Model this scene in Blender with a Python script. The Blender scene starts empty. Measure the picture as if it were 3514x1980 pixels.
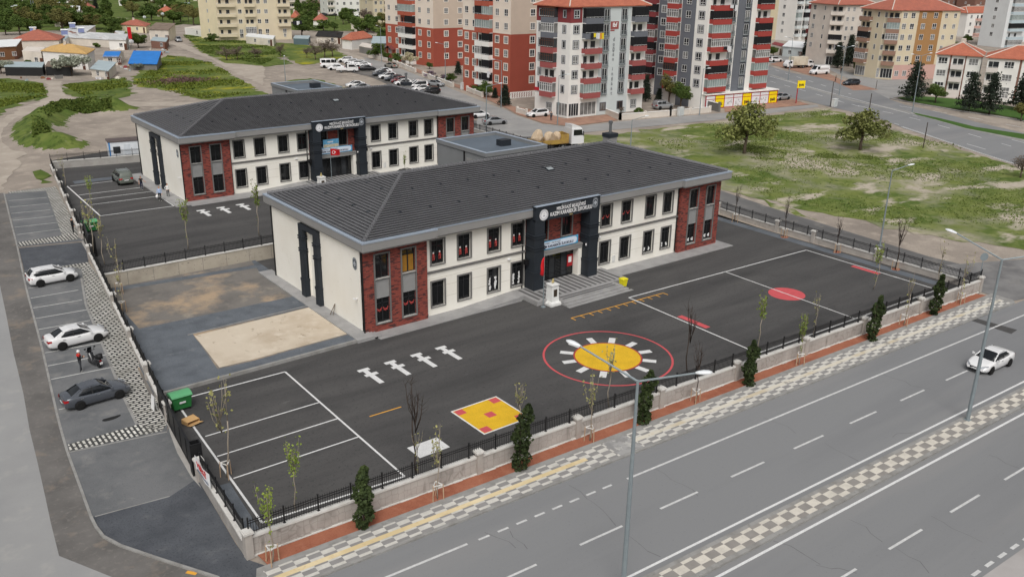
import bpy, bmesh, math, random
import numpy as np
from mathutils import Vector, Matrix
from mathutils.geometry import delaunay_2d_cdt
random.seed(7); RNG = np.random.default_rng(7)
PI = math.pi
scene = bpy.context.scene
COL = scene.collection
# ------------------------------------------------------------------ camera
F_PX, YAW, PITCH, ROLL, HC = 3076.2, math.radians(38.18), math.radians(20.3747), math.radians(0.9342), 30.0
_sy, _cy, _sp, _cp = math.sin(YAW), math.cos(YAW), math.sin(PITCH), math.cos(PITCH)
FW = Vector((_sy*_cp, _cy*_cp, -_sp)); _r = Vector((_cy, -_sy, 0)); _u = _r.cross(FW)
RT = math.cos(ROLL)*_r + math.sin(ROLL)*_u; UP = -math.sin(ROLL)*_r + math.cos(ROLL)*_u
cam_d = bpy.data.cameras.new('camera'); cam = bpy.data.objects.new('camera', cam_d); COL.objects.link(cam)
cam_d.sensor_width = 36; cam_d.lens = F_PX/3514*36; cam_d.clip_end = 5000; cam_d.clip_start = 0.5
mw = Matrix((RT, UP, -FW)).transposed().to_4x4(); mw.translation = (0, 0, HC); cam.matrix_world = mw
scene.camera = cam
# ------------------------------------------------------------------ sky, sun, exposure (overcast)
SUN_EL, SUN_AZ = math.radians(52), math.radians(218)      # azimuth clockwise from +Y
world = bpy.data.worlds.new('World'); scene.world = world; world.use_nodes = True
wt = world.node_tree; bg = wt.nodes['Background']
sky = wt.nodes.new('ShaderNodeTexSky'); sky.sky_type = 'NISHITA'; sky.sun_disc = False
sky.sun_elevation = SUN_EL; sky.sun_rotation = SUN_AZ; sky.dust_density = 6.0; sky.air_density = 1.0; sky.ozone_density = 1.0
hs = wt.nodes.new('ShaderNodeHueSaturation'); hs.inputs['Saturation'].default_value = 0.22
wt.links.new(sky.outputs[0], hs.inputs['Color']); wt.links.new(hs.outputs[0], bg.inputs[0]); bg.inputs[1].default_value = 0.15
sun_d = bpy.data.lights.new('sun', 'SUN'); sun_d.energy = 1.5; sun_d.angle = math.radians(28); sun_d.color = (1, 0.965, 0.92)
sun = bpy.data.objects.new('sun', sun_d); COL.objects.link(sun)
sdir = Vector((math.sin(SUN_AZ)*math.cos(SUN_EL), math.cos(SUN_AZ)*math.cos(SUN_EL), math.sin(SUN_EL)))
sun.rotation_euler = (-sdir).to_track_quat('-Z', 'Y').to_euler()
scene.view_settings.view_transform = 'Standard'; scene.view_settings.look = 'None'
scene.view_settings.exposure = -0.38; scene.view_settings.gamma = 1.0; scene.view_settings.use_curve_mapping = False
scene.render.resolution_x = 1024; scene.render.resolution_y = 576

# ------------------------------------------------------------------ terrain height, survey helper
def sm(a, b, x):
    t = min(1, max(0, (x-a)/(b-a))); return t*t*(3-2*t)
def T(x, y):
    return 1.2*sm(58, 94, y)
S_ = 900/2576
ORG = {1:(0,0),2:(870,0),3:(1740,0),4:(2614,0),5:(0,490),6:(870,490),7:(1740,490),8:(2614,490),9:(0,980),10:(870,980),11:(1740,980),12:(2614,980),13:(0,1473),14:(870,1473),15:(1740,1473),16:(2614,1473)}
def ray(sx, sy): return FW + RT*((sx-1757)/F_PX) - UP*((sy-990)/F_PX)
def gs(sx, sy, z=None, dz=0.0):
    """survey: ground position of a point measured on the photograph (flat height z, or on the terrain)"""
    d = ray(sx, sy); zz = z if z is not None else 0.0
    for _ in range(1 if z is not None else 12):
        t = (zz-HC)/d.z; p = Vector((0, 0, HC)) + d*t
        if z is None: zz = T(p.x, p.y)+dz
    return Vector((p.x, p.y, zz))
def g(k, x, y, z=None, dz=0.0): return gs(ORG[k][0]+x*S_, ORG[k][1]+y*S_, z, dz)
def g2(*a, **k): p = g(*a, **k); return (p.x, p.y)

# ------------------------------------------------------------------ materials
MATS = {}
def srgb(r, g_, b): return tuple(((c/255)/12.92 if c/255 <= .04045 else ((c/255+.055)/1.055)**2.4) for c in (r, g_, b))
def _new(name):
    m = bpy.data.materials.new(name); m.use_nodes = True; nt = m.node_tree
    return m, nt, nt.nodes['Principled BSDF']
def N(nt, t, **kw):
    n = nt.nodes.new(t)
    for k, v in kw.items():
        if k.startswith('i_'): n.inputs[k[2:].replace('_', ' ')].default_value = v
        else: setattr(n, k, v)
    return n
def c4(c): return (c[0], c[1], c[2], 1)
def scl(c, s): return tuple(min(1, x*s) for x in c)
def mixn(nt, fac, a, b):
    n = N(nt, 'ShaderNodeMix', data_type='RGBA')
    if isinstance(fac, (int, float)): n.inputs[0].default_value = fac
    else: nt.links.new(fac, n.inputs[0])
    for i, v in ((6, a), (7, b)):
        if isinstance(v, tuple): n.inputs[i].default_value = c4(v)
        else: nt.links.new(v, n.inputs[i])
    return n.outputs[2]
def coords(nt, scale=(1,1,1), rot=(0,0,0), loc=(0,0,0)):
    tc = N(nt, 'ShaderNodeTexCoord'); mp = N(nt, 'ShaderNodeMapping')
    mp.inputs['Scale'].default_value = scale; mp.inputs['Rotation'].default_value = rot; mp.inputs['Location'].default_value = loc
    nt.links.new(tc.outputs['Object'], mp.inputs[0]); return mp.outputs[0]
def noise(nt, vec, scale, detail=4, rough=.55):
    n = N(nt, 'ShaderNodeTexNoise'); n.inputs['Scale'].default_value = scale; n.inputs['Detail'].default_value = detail; n.inputs['Roughness'].default_value = rough
    nt.links.new(vec, n.inputs['Vector']); return n.outputs['Fac']
def ramp(nt, fac, lo, hi):
    n = N(nt, 'ShaderNodeMapRange'); n.inputs[1].default_value = lo; n.inputs[2].default_value = hi
    nt.links.new(fac, n.inputs[0]); return n.outputs[0]
def bump(nt, bsdf, h, strength=.3, dist=.02):
    b = N(nt, 'ShaderNodeBump'); b.inputs['Strength'].default_value = strength; b.inputs['Distance'].default_value = dist
    nt.links.new(h, b.inputs['Height']); nt.links.new(b.outputs[0], bsdf.inputs['Normal'])
def mat(name, col, rough=.8, var=.1, vs=1.5, fine=0, bmp=0, metal=0, spec=.3, coat=0):
    """painted / mineral surface with patchy tone (vs) and fine grain"""
    if name in MATS: return MATS[name]
    m, nt, b = _new(name); v = coords(nt)
    f = ramp(nt, noise(nt, v, vs), .3, .7)
    c = mixn(nt, f, scl(col, 1-var), scl(col, 1+var))
    if fine:
        f2 = ramp(nt, noise(nt, v, 14, 3), .25, .75); c = mixn(nt, f2, mixn(nt, fine, c, (0.0,0.0,0.0)), c)
    nt.links.new(c, b.inputs['Base Color'])
    b.inputs['Roughness'].default_value = rough; b.inputs['Metallic'].default_value = metal
    b.inputs['Specular IOR Level'].default_value = spec; b.inputs['Coat Weight'].default_value = coat
    if bmp: bump(nt, b, noise(nt, v, 9, 4), bmp)
    MATS[name] = m; return m
def gmat(name, layers, rough=.95, bmp=.25, bs=3.0):
    """ground: layers = [base colour, (colour, scale, lo, hi[, stretch(x,y), rot, detail]) ...] mixed by thresholded noise"""
    if name in MATS: return MATS[name]
    m, nt, b = _new(name); c = layers[0]
    for i, L in enumerate(layers[1:]):
        st = L[4] if len(L) > 4 else (1, 1); rt = L[5] if len(L) > 5 else 0; de = L[6] if len(L) > 6 else 6
        v = coords(nt, (st[0], st[1], 1), (0, 0, rt), (i*17.3, i*5.1, 0))
        c = mixn(nt, ramp(nt, noise(nt, v, L[1], de, .6), L[2], L[3]), c, L[0])
    nt.links.new(c, b.inputs['Base Color']); b.inputs['Roughness'].default_value = rough; b.inputs['Specular IOR Level'].default_value = .2
    if bmp: bump(nt, b, noise(nt, coords(nt), bs, 8, .65), bmp, .05)
    MATS[name] = m; return m

# ------------------------------------------------------------------ mesh builder
class MB:
    def __init__(s, base=None):
        s.v = []; s.f = []; s.mi = []; s.x = base or Matrix.Identity(4)
    def add(s, vs, fs, m=0):
        o = len(s.v); s.v += [tuple(s.x @ Vector(p)) for p in vs]
        for f in fs: s.f.append(tuple(i+o for i in f)); s.mi.append(m)
    def quad(s, a, b, c, d, m=0): s.add([a, b, c, d], [(0, 1, 2, 3)], m)
    def box(s, x0, x1, y0, y1, z0, z1, m=0):
        s.add([(x0,y0,z0),(x1,y0,z0),(x1,y1,z0),(x0,y1,z0),(x0,y0,z1),(x1,y0,z1),(x1,y1,z1),(x0,y1,z1)],
              [(0,3,2,1),(4,5,6,7),(0,1,5,4),(1,2,6,5),(2,3,7,6),(3,0,4,7)], m)
    def prism(s, poly, z0, z1, m=0):
        n = len(poly); s.add([(p[0],p[1],z0) for p in poly]+[(p[0],p[1],z1) for p in poly],
              [tuple(range(n-1,-1,-1)), tuple(range(n,2*n))]+[(i,(i+1)%n,n+(i+1)%n,n+i) for i in range(n)], m)
    def ring(s, pts, nrm_axes, m=0): pass
    def tube(s, pts, rad, n=8, m=0, cap=True):
        pts = [Vector(p) for p in pts]; R = rad if isinstance(rad, (list, tuple)) else [rad]*len(pts)
        vs = []; fs = []; pr = None
        for i, p in enumerate(pts):
            d = (pts[min(i+1, len(pts)-1)]-pts[max(i-1, 0)]).normalized()
            if pr is None: a = d.orthogonal().normalized()
            else:
                a = pr-d*pr.dot(d); a = a.normalized() if a.length > 1e-6 else d.orthogonal().normalized()
            pr = a; bb = d.cross(a)
            for k in range(n):
                t = 2*PI*k/n; vs.append(p+(a*math.cos(t)+bb*math.sin(t))*R[i])
        for i in range(len(pts)-1):
            for k in range(n): fs.append((i*n+k, i*n+(k+1)%n, (i+1)*n+(k+1)%n, (i+1)*n+k))
        if cap: fs += [tuple(range(n-1, -1, -1)), tuple(range((len(pts)-1)*n, len(pts)*n))]
        s.add(vs, fs, m)
    def lathe(s, prof, n=16, m=0, cx=0, cy=0):
        vs = []; fs = []
        for r, z in prof:
            for k in range(n): vs.append((cx+r*math.cos(2*PI*k/n), cy+r*math.sin(2*PI*k/n), z))
        for i in range(len(prof)-1):
            for k in range(n): fs.append((i*n+k, i*n+(k+1)%n, (i+1)*n+(k+1)%n, (i+1)*n+k))
        fs += [tuple(range(n-1, -1, -1)), tuple(range((len(prof)-1)*n, len(prof)*n))]
        s.add(vs, fs, m)
    def loft(s, secs, m=0, cap=True, closed=True):
        n = len(secs[0]); vs = [p for c in secs for p in c]; fs = []
        for i in range(len(secs)-1):
            for k in range(n if closed else n-1):
                fs.append((i*n+k, i*n+(k+1)%n, (i+1)*n+(k+1)%n, (i+1)*n+k))
        if cap: fs += [tuple(range(n-1, -1, -1)), tuple(range((len(secs)-1)*n, len(secs)*n))]
        s.add(vs, fs, m)
    def disc(s, c, ax, ay, r0, r1, n=32, m=0, th=0):
        """flat ring (r0 inner, 0 = disc) spanned by axes ax, ay round c"""
        c = Vector(c); ax = Vector(ax); ay = Vector(ay)
        o = [c+(ax*math.cos(2*PI*k/n)+ay*math.sin(2*PI*k/n))*r1 for k in range(n)]
        if r0 <= 0: s.add(o, [tuple(range(n))], m)
        else:
            i = [c+(ax*math.cos(2*PI*k/n)+ay*math.sin(2*PI*k/n))*r0 for k in range(n)]
            s.add(o+i, [(k, (k+1)%n, n+(k+1)%n, n+k) for k in range(n)], m)
    def mesh(s, name, mats, smooth=False, fix=True):
        me = bpy.data.meshes.new(name); me.from_pydata(s.v, [], s.f)
        for m in (mats if isinstance(mats, (list, tuple)) else [mats]): me.materials.append(m)
        me.polygons.foreach_set('material_index', s.mi)
        if fix:
            bm = bmesh.new(); bm.from_mesh(me); bmesh.ops.recalc_face_normals(bm, faces=bm.faces); bm.to_mesh(me); bm.free()
        if smooth: me.polygons.foreach_set('use_smooth', [True]*len(me.polygons))
        me.update(); return me
    def build(s, name, mats, parent=None, loc=None, smooth=False, rz=0, fix=True):
        return obj(name, s.mesh(name, mats, smooth, fix), parent, loc, rz)
def obj(name, me, parent=None, loc=None, rz=0):
    o = bpy.data.objects.new(name, me); COL.objects.link(o)
    if parent is not None: o.parent = parent
    if loc is not None: o.location = loc
    if rz: o.rotation_euler = (0, 0, rz)
    return o
def tag(o, label, cat, group=None):
    o['label'] = label; o['category'] = cat
    if group: o['group'] = group
    return o
def thing(name, label, cat, loc=(0,0,0), rz=0, group=None):
    o = bpy.data.objects.new(name, None); COL.objects.link(o); o.location = loc; o.rotation_euler = (0, 0, rz); o.empty_display_size = .3
    return tag(o, label, cat, group)
def struct(o): o['kind'] = 'structure'; return o
def stuff(o, label): o['kind'] = 'stuff'; o['label'] = label; return o
def kids(o): return [c for c in bpy.data.objects if c.parent is o]
def dup(root, loc, rz=0, label=None, scale=None, group=None):
    r = root.copy(); COL.objects.link(r); r.location = loc; r.rotation_euler = (0, 0, rz)
    if scale is not None: r.scale = (scale,)*3 if isinstance(scale, (int, float)) else scale
    if label: r['label'] = label
    if group: r['group'] = group
    for ch in KIDS.setdefault(root.name, kids(root)):
        c = ch.copy(); COL.objects.link(c); c.parent = r
        for gc in KIDS.setdefault(ch.name, kids(ch)):
            d = gc.copy(); COL.objects.link(d); d.parent = c
    return r
KIDS = {}
def text(txt, size, m, parent, loc, rot, name='lettering', bold=.0, ext=.01, align='CENTER', width=None, sp=1.0):
    cu = bpy.data.curves.new(name, 'FONT'); cu.body = txt; cu.size = size; cu.extrude = ext; cu.offset = bold; cu.align_x = align; cu.align_y = 'CENTER'; cu.space_character = sp
    cu.resolution_u = 3
    o = bpy.data.objects.new(name, cu); COL.objects.link(o)
    bpy.context.view_layer.update()
    me = bpy.data.meshes.new_from_object(o.evaluated_get(bpy.context.evaluated_depsgraph_get()))
    w = o.dimensions.x; bpy.data.objects.remove(o); bpy.data.curves.remove(cu)
    if width and w > 0:
        s = width/w
        for v in me.vertices: v.co.x *= s
    me.materials.clear(); me.materials.append(m); me.name = name
    t = obj(name, me, parent, loc); t.rotation_euler = rot; return t
# ground sheets (follow the terrain) -------------------------------------------------
CUTS = [58, 63, 68, 73, 78, 83, 88, 94]
def sheet(name, pts, dz, m, parent=None, flat=None, th=None):
    bm = bmesh.new(); n_ = len(pts); o_ = Vector(pts[0][:2])
    vs_, _, fs_ = delaunay_2d_cdt([Vector(p[:2])-o_ for p in pts], [(i, (i+1) % n_) for i in range(n_)], [], 1, 1e-4)[:3]
    bv = [bm.verts.new((v.x+o_.x, v.y+o_.y, 0)) for v in vs_]
    for f in fs_: bm.faces.new([bv[i] for i in f])
    if flat is None:
        ys = [p[1] for p in pts]
        for c in CUTS:
            if min(ys) < c < max(ys):
                bmesh.ops.bisect_plane(bm, geom=bm.verts[:]+bm.edges[:]+bm.faces[:], plane_co=(0, c, 0), plane_no=(0, 1, 0))
    for v in bm.verts: v.co.z = (T(v.co.x, v.co.y) if flat is None else flat)+dz
    if th:
        r = bmesh.ops.extrude_face_region(bm, geom=bm.faces[:]); 
        for e in r['geom']:
            if isinstance(e, bmesh.types.BMVert): e.co.z += th
    bmesh.ops.recalc_face_normals(bm, faces=bm.faces)
    if not th:
        for f in bm.faces:
            if f.normal.z < 0: f.normal_flip()
    me = bpy.data.meshes.new(name); bm.to_mesh(me); bm.free(); me.materials.append(m)
    o = obj(name, me, parent)
    if parent is None: struct(o)
    return o
def offs(pts, d):
    """polyline shifted sideways by d (left of travel positive)"""
    out = []
    for i, p in enumerate(pts):
        a = Vector(pts[max(0, i-1)][:2]); b = Vector(pts[min(len(pts)-1, i+1)][:2]); t = (b-a).normalized()
        out.append((p[0]-t.y*d, p[1]+t.x*d))
    return out
def ribbon(name, pts, w0, w1, dz, m, parent=None, flat=None, th=None):
    return sheet(name, offs(pts, w0)+offs(pts, w1)[::-1], dz, m, parent, flat, th)
def smooth_line(pts, n=6):
    out = []
    P = [pts[0]]+list(pts)+[pts[-1]]
    for i in range(1, len(P)-2):
        p0, p1, p2, p3 = (np.array(P[j][:2], float) for j in (i-1, i, i+1, i+2))
        for k in range(n):
            t = k/n; out.append(tuple(.5*((2*p1)+(-p0+p2)*t+(2*p0-5*p1+4*p2-p3)*t*t+(-p0+3*p1-3*p2+p3)*t**3)))
    out.append(tuple(P[-1][:2])); return out
def line_marks(mb, a, b, w, z=0, m=0, dash=None):
    a = Vector((a[0], a[1])); b = Vector((b[0], b[1])); d = (b-a); L = d.length; d.normalize(); n = Vector((-d.y, d.x))*w/2
    segs = [(0, L)] if not dash else [(t, min(L, t+dash[0])) for t in np.arange(0, L, dash[0]+dash[1])]
    for s0, s1 in segs:
        p, q = a+d*s0, a+d*s1
        mb.quad(*[(v.x, v.y, z+T(v.x, v.y) if z < 1 else z) for v in (p-n, q-n, q+n, p+n)], m)
# ================================================================== GROUND
DUST = srgb(158,148,137); DUST2 = srgb(136,127,118); GRASS = srgb(80,98,42); GRASS2 = srgb(108,118,60); GRASS3 = srgb(48,66,24)
m_dirt = gmat('dry_earth', [DUST, (DUST2, .12, .4, .65), (srgb(176,165,152), .5, .5, .75), (srgb(112,102,94), 6, .55, .8)], bmp=.4)
m_field = gmat('field', [srgb(172,162,147), (GRASS, .045, .38, .52, (1,1), 0, 9), (GRASS2, .2, .42, .62), (srgb(128,134,84), .5, .5, .7), (srgb(178,168,153), .13, .55, .63, (.7,1.4), .3, 10), (GRASS3, .9, .58, .74), (srgb(120,128,66), 2.5, .6, .75)], bmp=.8, bs=2)
m_grass = gmat('grass_ground', [GRASS, (GRASS2, .3, .4, .7), (GRASS3, .7, .5, .7), (DUST, .16, .62, .74, (1,1), 0, 8)], bmp=.9, bs=2.5)
m_yard = gmat('yard_asphalt', [(.074,.072,.071), ((.100,.097,.094), .25, .42, .75, (.25,1.6), .05), ((.050,.049,.049), .15, .5, .75, (.3,2.2), .04), ((.052,.051,.051), .09, .55, .7, (1,1), .4), ((.17,.165,.16), 1.1, .66, .92, (.35,1), .2, 9), ((.036,.036,.036), 4.5, .56, .75), ((.145,.142,.138), 9, .6, .8)], rough=.85, bmp=.45, bs=14)
ROADC = srgb(129,130,131)
m_road = gmat('worn_asphalt', [ROADC, (srgb(117,118,120), .12, .45, .7, (.12,1), -.045), (srgb(139,138,137), .2, .5, .8, (.1,1), -.045), (srgb(108,108,109), 7, .6, .85)], rough=.85, bmp=.15, bs=10)
m_street = gmat('pale_asphalt', [srgb(150,150,149), (srgb(140,140,140), .15, .4, .7), (srgb(162,160,156), .6, .55, .8), (srgb(120,119,118), 8, .64, .85)], rough=.9, bmp=.15, bs=10)
m_shoulder = gmat('dirty_shoulder', [srgb(112,109,106), (srgb(88,86,84), .25, .42, .7), (srgb(146,132,117), .35, .56, .76), (srgb(128,124,118), 3, .55, .8)], bmp=.3)
m_lot = gmat('lot_asphalt', [srgb(114,115,116), (srgb(98,100,102), .3, .4, .65), (srgb(138,137,134), .5, .55, .8), (srgb(80,82,84), 8, .58, .8)], bmp=.5, bs=9)
m_lot2 = gmat('dark_millings', [srgb(88,91,96), (srgb(74,77,82), .4, .4, .65), (srgb(114,115,116), .6, .58, .85), (srgb(56,58,62), 7, .55, .75)], bmp=.8, bs=8)
m_garden = gmat('grey_gravel', [srgb(120,116,111), (srgb(104,101,98), .4, .42, .7), (srgb(168,148,124), .13, .50, .60, (1,1), 0, 9), (srgb(150,142,130), .5, .56, .75), (srgb(88,86,84), 7, .58, .8)], bmp=.5, bs=8)
m_blue = gmat('blue_gravel', [srgb(104,109,115), (srgb(88,93,99), .6, .4, .7), (srgb(134,136,138), .8, .6, .85), (srgb(70,74,80), 9, .55, .78)], bmp=.7, bs=10)
m_sand = gmat('sand', [srgb(198,186,168), (srgb(164,146,124), .12, .5, .72), (srgb(210,200,184), .8, .52, .8), (srgb(150,136,118), 2.2, .62, .74, (1,.6)), (srgb(134,122,106), 6, .66, .85)], bmp=.4, bs=6)
m_red = gmat('red_gravel', [srgb(158,102,80), (srgb(142,86,66), .5, .42, .7), (srgb(174,122,98), 1.2, .56, .85), (srgb(200,170,150), .35, .7, .85), (srgb(120,66,48), 12, .55, .8)], bmp=.7, bs=14)
m_conc = gmat('concrete', [srgb(168,165,160), (srgb(150,147,142), .7, .4, .7), (srgb(128,125,120), 1.5, .58, .85, (1,1), .3), (srgb(186,183,178), 5, .6, .9)], bmp=.25, bs=6)
m_kerb = gmat('kerb_stone', [srgb(150,149,146), (srgb(128,126,122), 1.2, .42, .7), (srgb(100,98,95), 4, .6, .85)], bmp=.3)
m_slab = gmat('granite_slab', [srgb(158,157,156), (srgb(140,139,138), .8, .4, .7), (srgb(112,112,112), 18, .55, .8)], bmp=.05, rough=.6)
m_white = mat('road_paint_white', (.78,.78,.77), .75, .06, 2, fine=.3)
m_faded = mat('road_paint_faded', (.62,.62,.61), .8, .14, 3, fine=.2)
m_yellow = mat('yard_paint_yellow', (.80,.49,.025), .75, .10, .9, fine=.3)
m_orange = mat('yard_paint_orange', (.72,.36,.05), .7, .05, 2)
m_redp = mat('yard_paint_red', (.55,.09,.10), .7, .08, 2)
m_redd = mat('yard_paint_brick', (.42,.06,.05), .7, .08, 2)
def checker_mat(name, a, b, sx, sy, rz):
    m, nt, p = _new(name)
    v = coords(nt, (1/sx, 1/sy, 0), (0, 0, 0), (0, 0, .5)); ck = N(nt, 'ShaderNodeTexChecker'); ck.inputs['Scale'].default_value = 1
    tc = N(nt, 'ShaderNodeTexCoord'); mp = N(nt, 'ShaderNodeMapping', vector_type='POINT')
    vr = N(nt, 'ShaderNodeVectorRotate', rotation_type='Z_AXIS'); vr.inputs['Angle'].default_value = -rz
    nt.links.new(tc.outputs['Object'], vr.inputs['Vector']); nt.links.new(vr.outputs[0], mp.inputs[0]); mp.inputs['Scale'].default_value = (1/sx, 1/sy, 0); mp.inputs['Location'].default_value = (0, .02, .5)
    nt.links.new(mp.outputs[0], ck.inputs['Vector'])
    vv = coords(nt); f = ramp(nt, noise(nt, vv, 1.3, 5), .35, .75); f2 = ramp(nt, noise(nt, vv, 10, 4), .45, .8)
    ca = mixn(nt, f, a, scl(a, .8)); cb = mixn(nt, f, b, scl(b, 1.25))
    ck.inputs['Color1'].default_value = c4(a); nt.links.new(ca, ck.inputs['Color1']); nt.links.new(cb, ck.inputs['Color2'])
    c = mixn(nt, f2, ck.outputs['Color'], scl(b, .9)); c = mixn(nt, .8, c, ck.outputs['Color'])
    nt.links.new(c, p.inputs['Base Color']); p.inputs['Roughness'].default_value = .85
    return m
RA = -.0415                                                     # heading of the avenue
m_tile = checker_mat('checkered_paving', srgb(206,203,195), srgb(132,130,128), .76, .36, RA)
m_tile2 = checker_mat('median_paving', srgb(210,204,192), srgb(134,130,125), .78, .55, RA)
m_guide = gmat('guide_paving', [srgb(208,188,146), (srgb(222,206,170), .25, .45, .6), (srgb(190,168,128), 3, .55, .8)], bmp=.2)
def paver_mat(name, rz=0):
    m, nt, p = _new(name); v = coords(nt, (1, 1, 1), (0, 0, rz))
    b = N(nt, 'ShaderNodeTexBrick'); b.inputs['Color1'].default_value = c4(srgb(222,220,212)); b.inputs['Color2'].default_value = c4(srgb(190,188,180)); b.inputs['Mortar'].default_value = c4(srgb(58,58,58))
    b.inputs['Scale'].default_value = 1; b.inputs['Brick Width'].default_value = .62; b.inputs['Row Height'].default_value = .30; b.inputs['Mortar Size'].default_value = .078; b.inputs['Mortar Smooth'].default_value = .1
    nt.links.new(v, b.inputs['Vector']); f = ramp(nt, noise(nt, coords(nt), .6, 6), .45, .75)
    nt.links.new(mixn(nt, f, b.outputs[0], mixn(nt, .55, b.outputs[0], srgb(110,108,100))), p.inputs['Base Color']); p.inputs['Roughness'].default_value = .85
    return m
m_paver = paver_mat('lot_pavers'); m_paver2 = paver_mat('lot_pavers_cross', PI/2)

# base ground: a ring round the school plot (the plot itself is levelled at 0)
LF = [(13.45, 39.35), (14.85, 56.0), (18.35, 85.2)]           # left boundary of the plot
FRX = 86.6                                                      # right boundary
def front_y(x): return 39.2-.0425*(x-13.4)                      # front face of the front wall
base = []
R_ = 2600
for nm, pts in (('ground', [(-R_, -R_), (R_, -R_), (R_, 20), (-R_, 20)]), ('ground', [(-R_, 85.25), (R_, 85.25), (R_, R_), (-R_, R_)]),
                ('ground', [(-R_, 20), (13.5, 20), (13.5, 39.3), LF[1], (18.35, 85.25), (-R_, 85.25)]), ('ground', [(13.5, 20), (R_, 20), (R_, front_y(FRX)), (FRX, front_y(FRX)), (13.5, 39.3)]), ('ground', [(FRX, front_y(FRX)), (R_, front_y(FRX)), (R_, 85.25), (FRX, 85.25)])):
    sheet(nm, pts, -.03, m_dirt)
# ---- the plot of the front school
yard = sheet('school_yard', [LF[0], (FRX, front_y(FRX)), (FRX, 86), (18.5, 86), LF[1]], 0.0, m_yard, flat=0.0)
# ---- the raised yard of the rear school
YB = 1.22
yardb = sheet('upper_school_yard', [(18.35, 85.35), (92, 85.35), (92, 160), (26.5, 141.5), (24.9, 136)], .03, m_yard)
# avenue
def av(t, off):                                                 # avenue frame: t metres along from x=16, off metres to the right of the near kerb
    o = Vector((16, 35.6)); d = Vector((math.cos(RA), math.sin(RA))); n = Vector((d.y, -d.x))
    p = o+d*t+n*off; return (p.x, p.y)
sheet('avenue_road', [av(-220, -.02), av(78, -.02), av(82, 1.5), av(86, 1.5), av(90, 0), av(420, 0), av(420, 24), av(-220, 24)], 0.004, m_road)
sheet('avenue_far_shoulder', [av(-220, 19.3), av(420, 19.3), av(420, 40), av(-220, 40)], 0.010, gmat('pale_shoulder', [srgb(172,168,166), (srgb(158,154,151), .3, .4, .7)], bmp=.2))
mk = MB()
SX, SX2 = srgb, None
line_marks(mk, av(-14, 1.82), av(7.6, 1.82), .16, .0085); 
for t in np.arange(8.3, 18.2, 1.28): line_marks(mk, av(t, 1.86), av(t+.72, 1.86), .15, .0085)
line_marks(mk, av(19.2, 1.9), av(73, 1.9), .16, .0085)
mk.build('edge_line', m_faded).__setitem__('kind', 'structure')
mk = MB(); line_marks(mk, av(-6, 8.85), av(400, 8.85), .16, .0085); line_marks(mk, av(-10, 11.45), av(400, 11.45), .17, .0085)
mk.build('median_line', m_white).__setitem__('kind', 'structure')
mk = MB()
for t in np.arange(12.6-6.05*4, 400, 6.05): line_marks(mk, av(t, 5.35), av(t+3.1, 5.35), .15, .0085)
for t in np.arange(26.3-6.15*6, 400, 6.15): line_marks(mk, av(t, 15.15), av(t+3.2, 15.15), .15, .0085)
for t in np.arange(0, 300, 1.33): line_marks(mk, av(t, 18.95), av(t+.72, 18.95), .2, .0125)
mk.build('lane_dashes', m_faded).__setitem__('kind', 'structure')
# median: kerb, paving
sheet('median_kerb', [av(-8, 9.35), av(400, 9.35), av(400, 11.0), av(-8, 11.0)], 0.0, m_kerb, th=.13)
sheet('median_paving', [av(-7.9, 9.62), av(399, 9.62), av(399, 10.72), av(-7.9, 10.72)], .135, m_tile2)
# near pavement
kline = [av(-3.9, .1), av(0, 0), av(69.2, 0), av(70.4, -.35), av(70.8, -1.0)]
sheet('pavement', [av(-3.6, -.02)]+[av(70.0, -.02), av(70.6, -.5), av(70.6, -2.6), av(-2.6, -2.45)], 0, m_kerb, th=.11)
for a_, b_ in ((-2.4, 20.6), (22.6, 69.6)):
    sheet('checkered_pavement', [av(a_, -.26), av(b_, -.26), av(b_, -2.06), av(a_, -2.06)], .115, m_tile)
sheet('pavement_patch', [av(20.6, -.26), av(22.6, -.26), av(22.6, -2.06), av(20.6, -2.06)], .1145, gmat('grey_tiles', [srgb(158,157,155), (srgb(138,137,136), .9, .45, .55), (srgb(176,174,170), 2, .55, .6)], bmp=.2))
sheet('guide_strip', [av(-2.4, -.98), av(18.5, -.98), av(18.5, -1.34), av(-2.4, -1.34)], .119, m_guide)
sheet('guide_strip', [av(22.6, -.98), av(69.6, -.98), av(69.6, -1.34), av(22.6, -1.34)], .119, gmat('worn_guide_paving', [srgb(206,200,186), (srgb(196,184,160), .4, .5, .6), (srgb(150,146,139), 1.5, .58, .68)], bmp=.3))
sheet('red_gravel_bed', [av(-2.0, -2.43), av(69.8, -2.5), (85.4, front_y(85.4)+.05), (14.0, front_y(14)+.05)], .09, m_red)
cr_ = MB(); rr_ = random.Random(5)
def crack(p, q, w=.028):
    p, q = Vector(p), Vector(q); n = max(3, int((q-p).length/.7)); pts = [p.lerp(q, i/n)+Vector((rr_.gauss(0,.11), rr_.gauss(0,.11))) for i in range(n+1)]
    for a, b in zip(pts, pts[1:]): line_marks(cr_, a, b, w*rr_.uniform(.5, 1.3), .0078)
for a, b in (((15,610,530),(15,1080,940)), ((15,1190,1040),(15,1480,1265)), ((15,1440,385),(15,1890,660)), ((15,5,1005),(15,220,1180)), ((16,610,145),(16,950,310)), ((16,880,900),(16,1200,1090)), ((16,1660,850),(16,2150,1110)), ((16,1330,1180),(16,1650,1400)), ((16,130,1090),(16,560,1320)), ((12,1180,870),(12,1620,1010)), ((12,30,1300),(12,330,1440)), ((16,1250,65),(16,1560,5)), ((14,2300,1000),(14,2576,1160)), ((16,560,1320),(16,900,1390)), ((16,2200,230),(16,2500,380))): crack(g2(*a, 0), g2(*b, 0))
cr_.build('road_cracks', mat('crack_tar', srgb(96,96,97), .9))['kind'] = 'structure'
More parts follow.
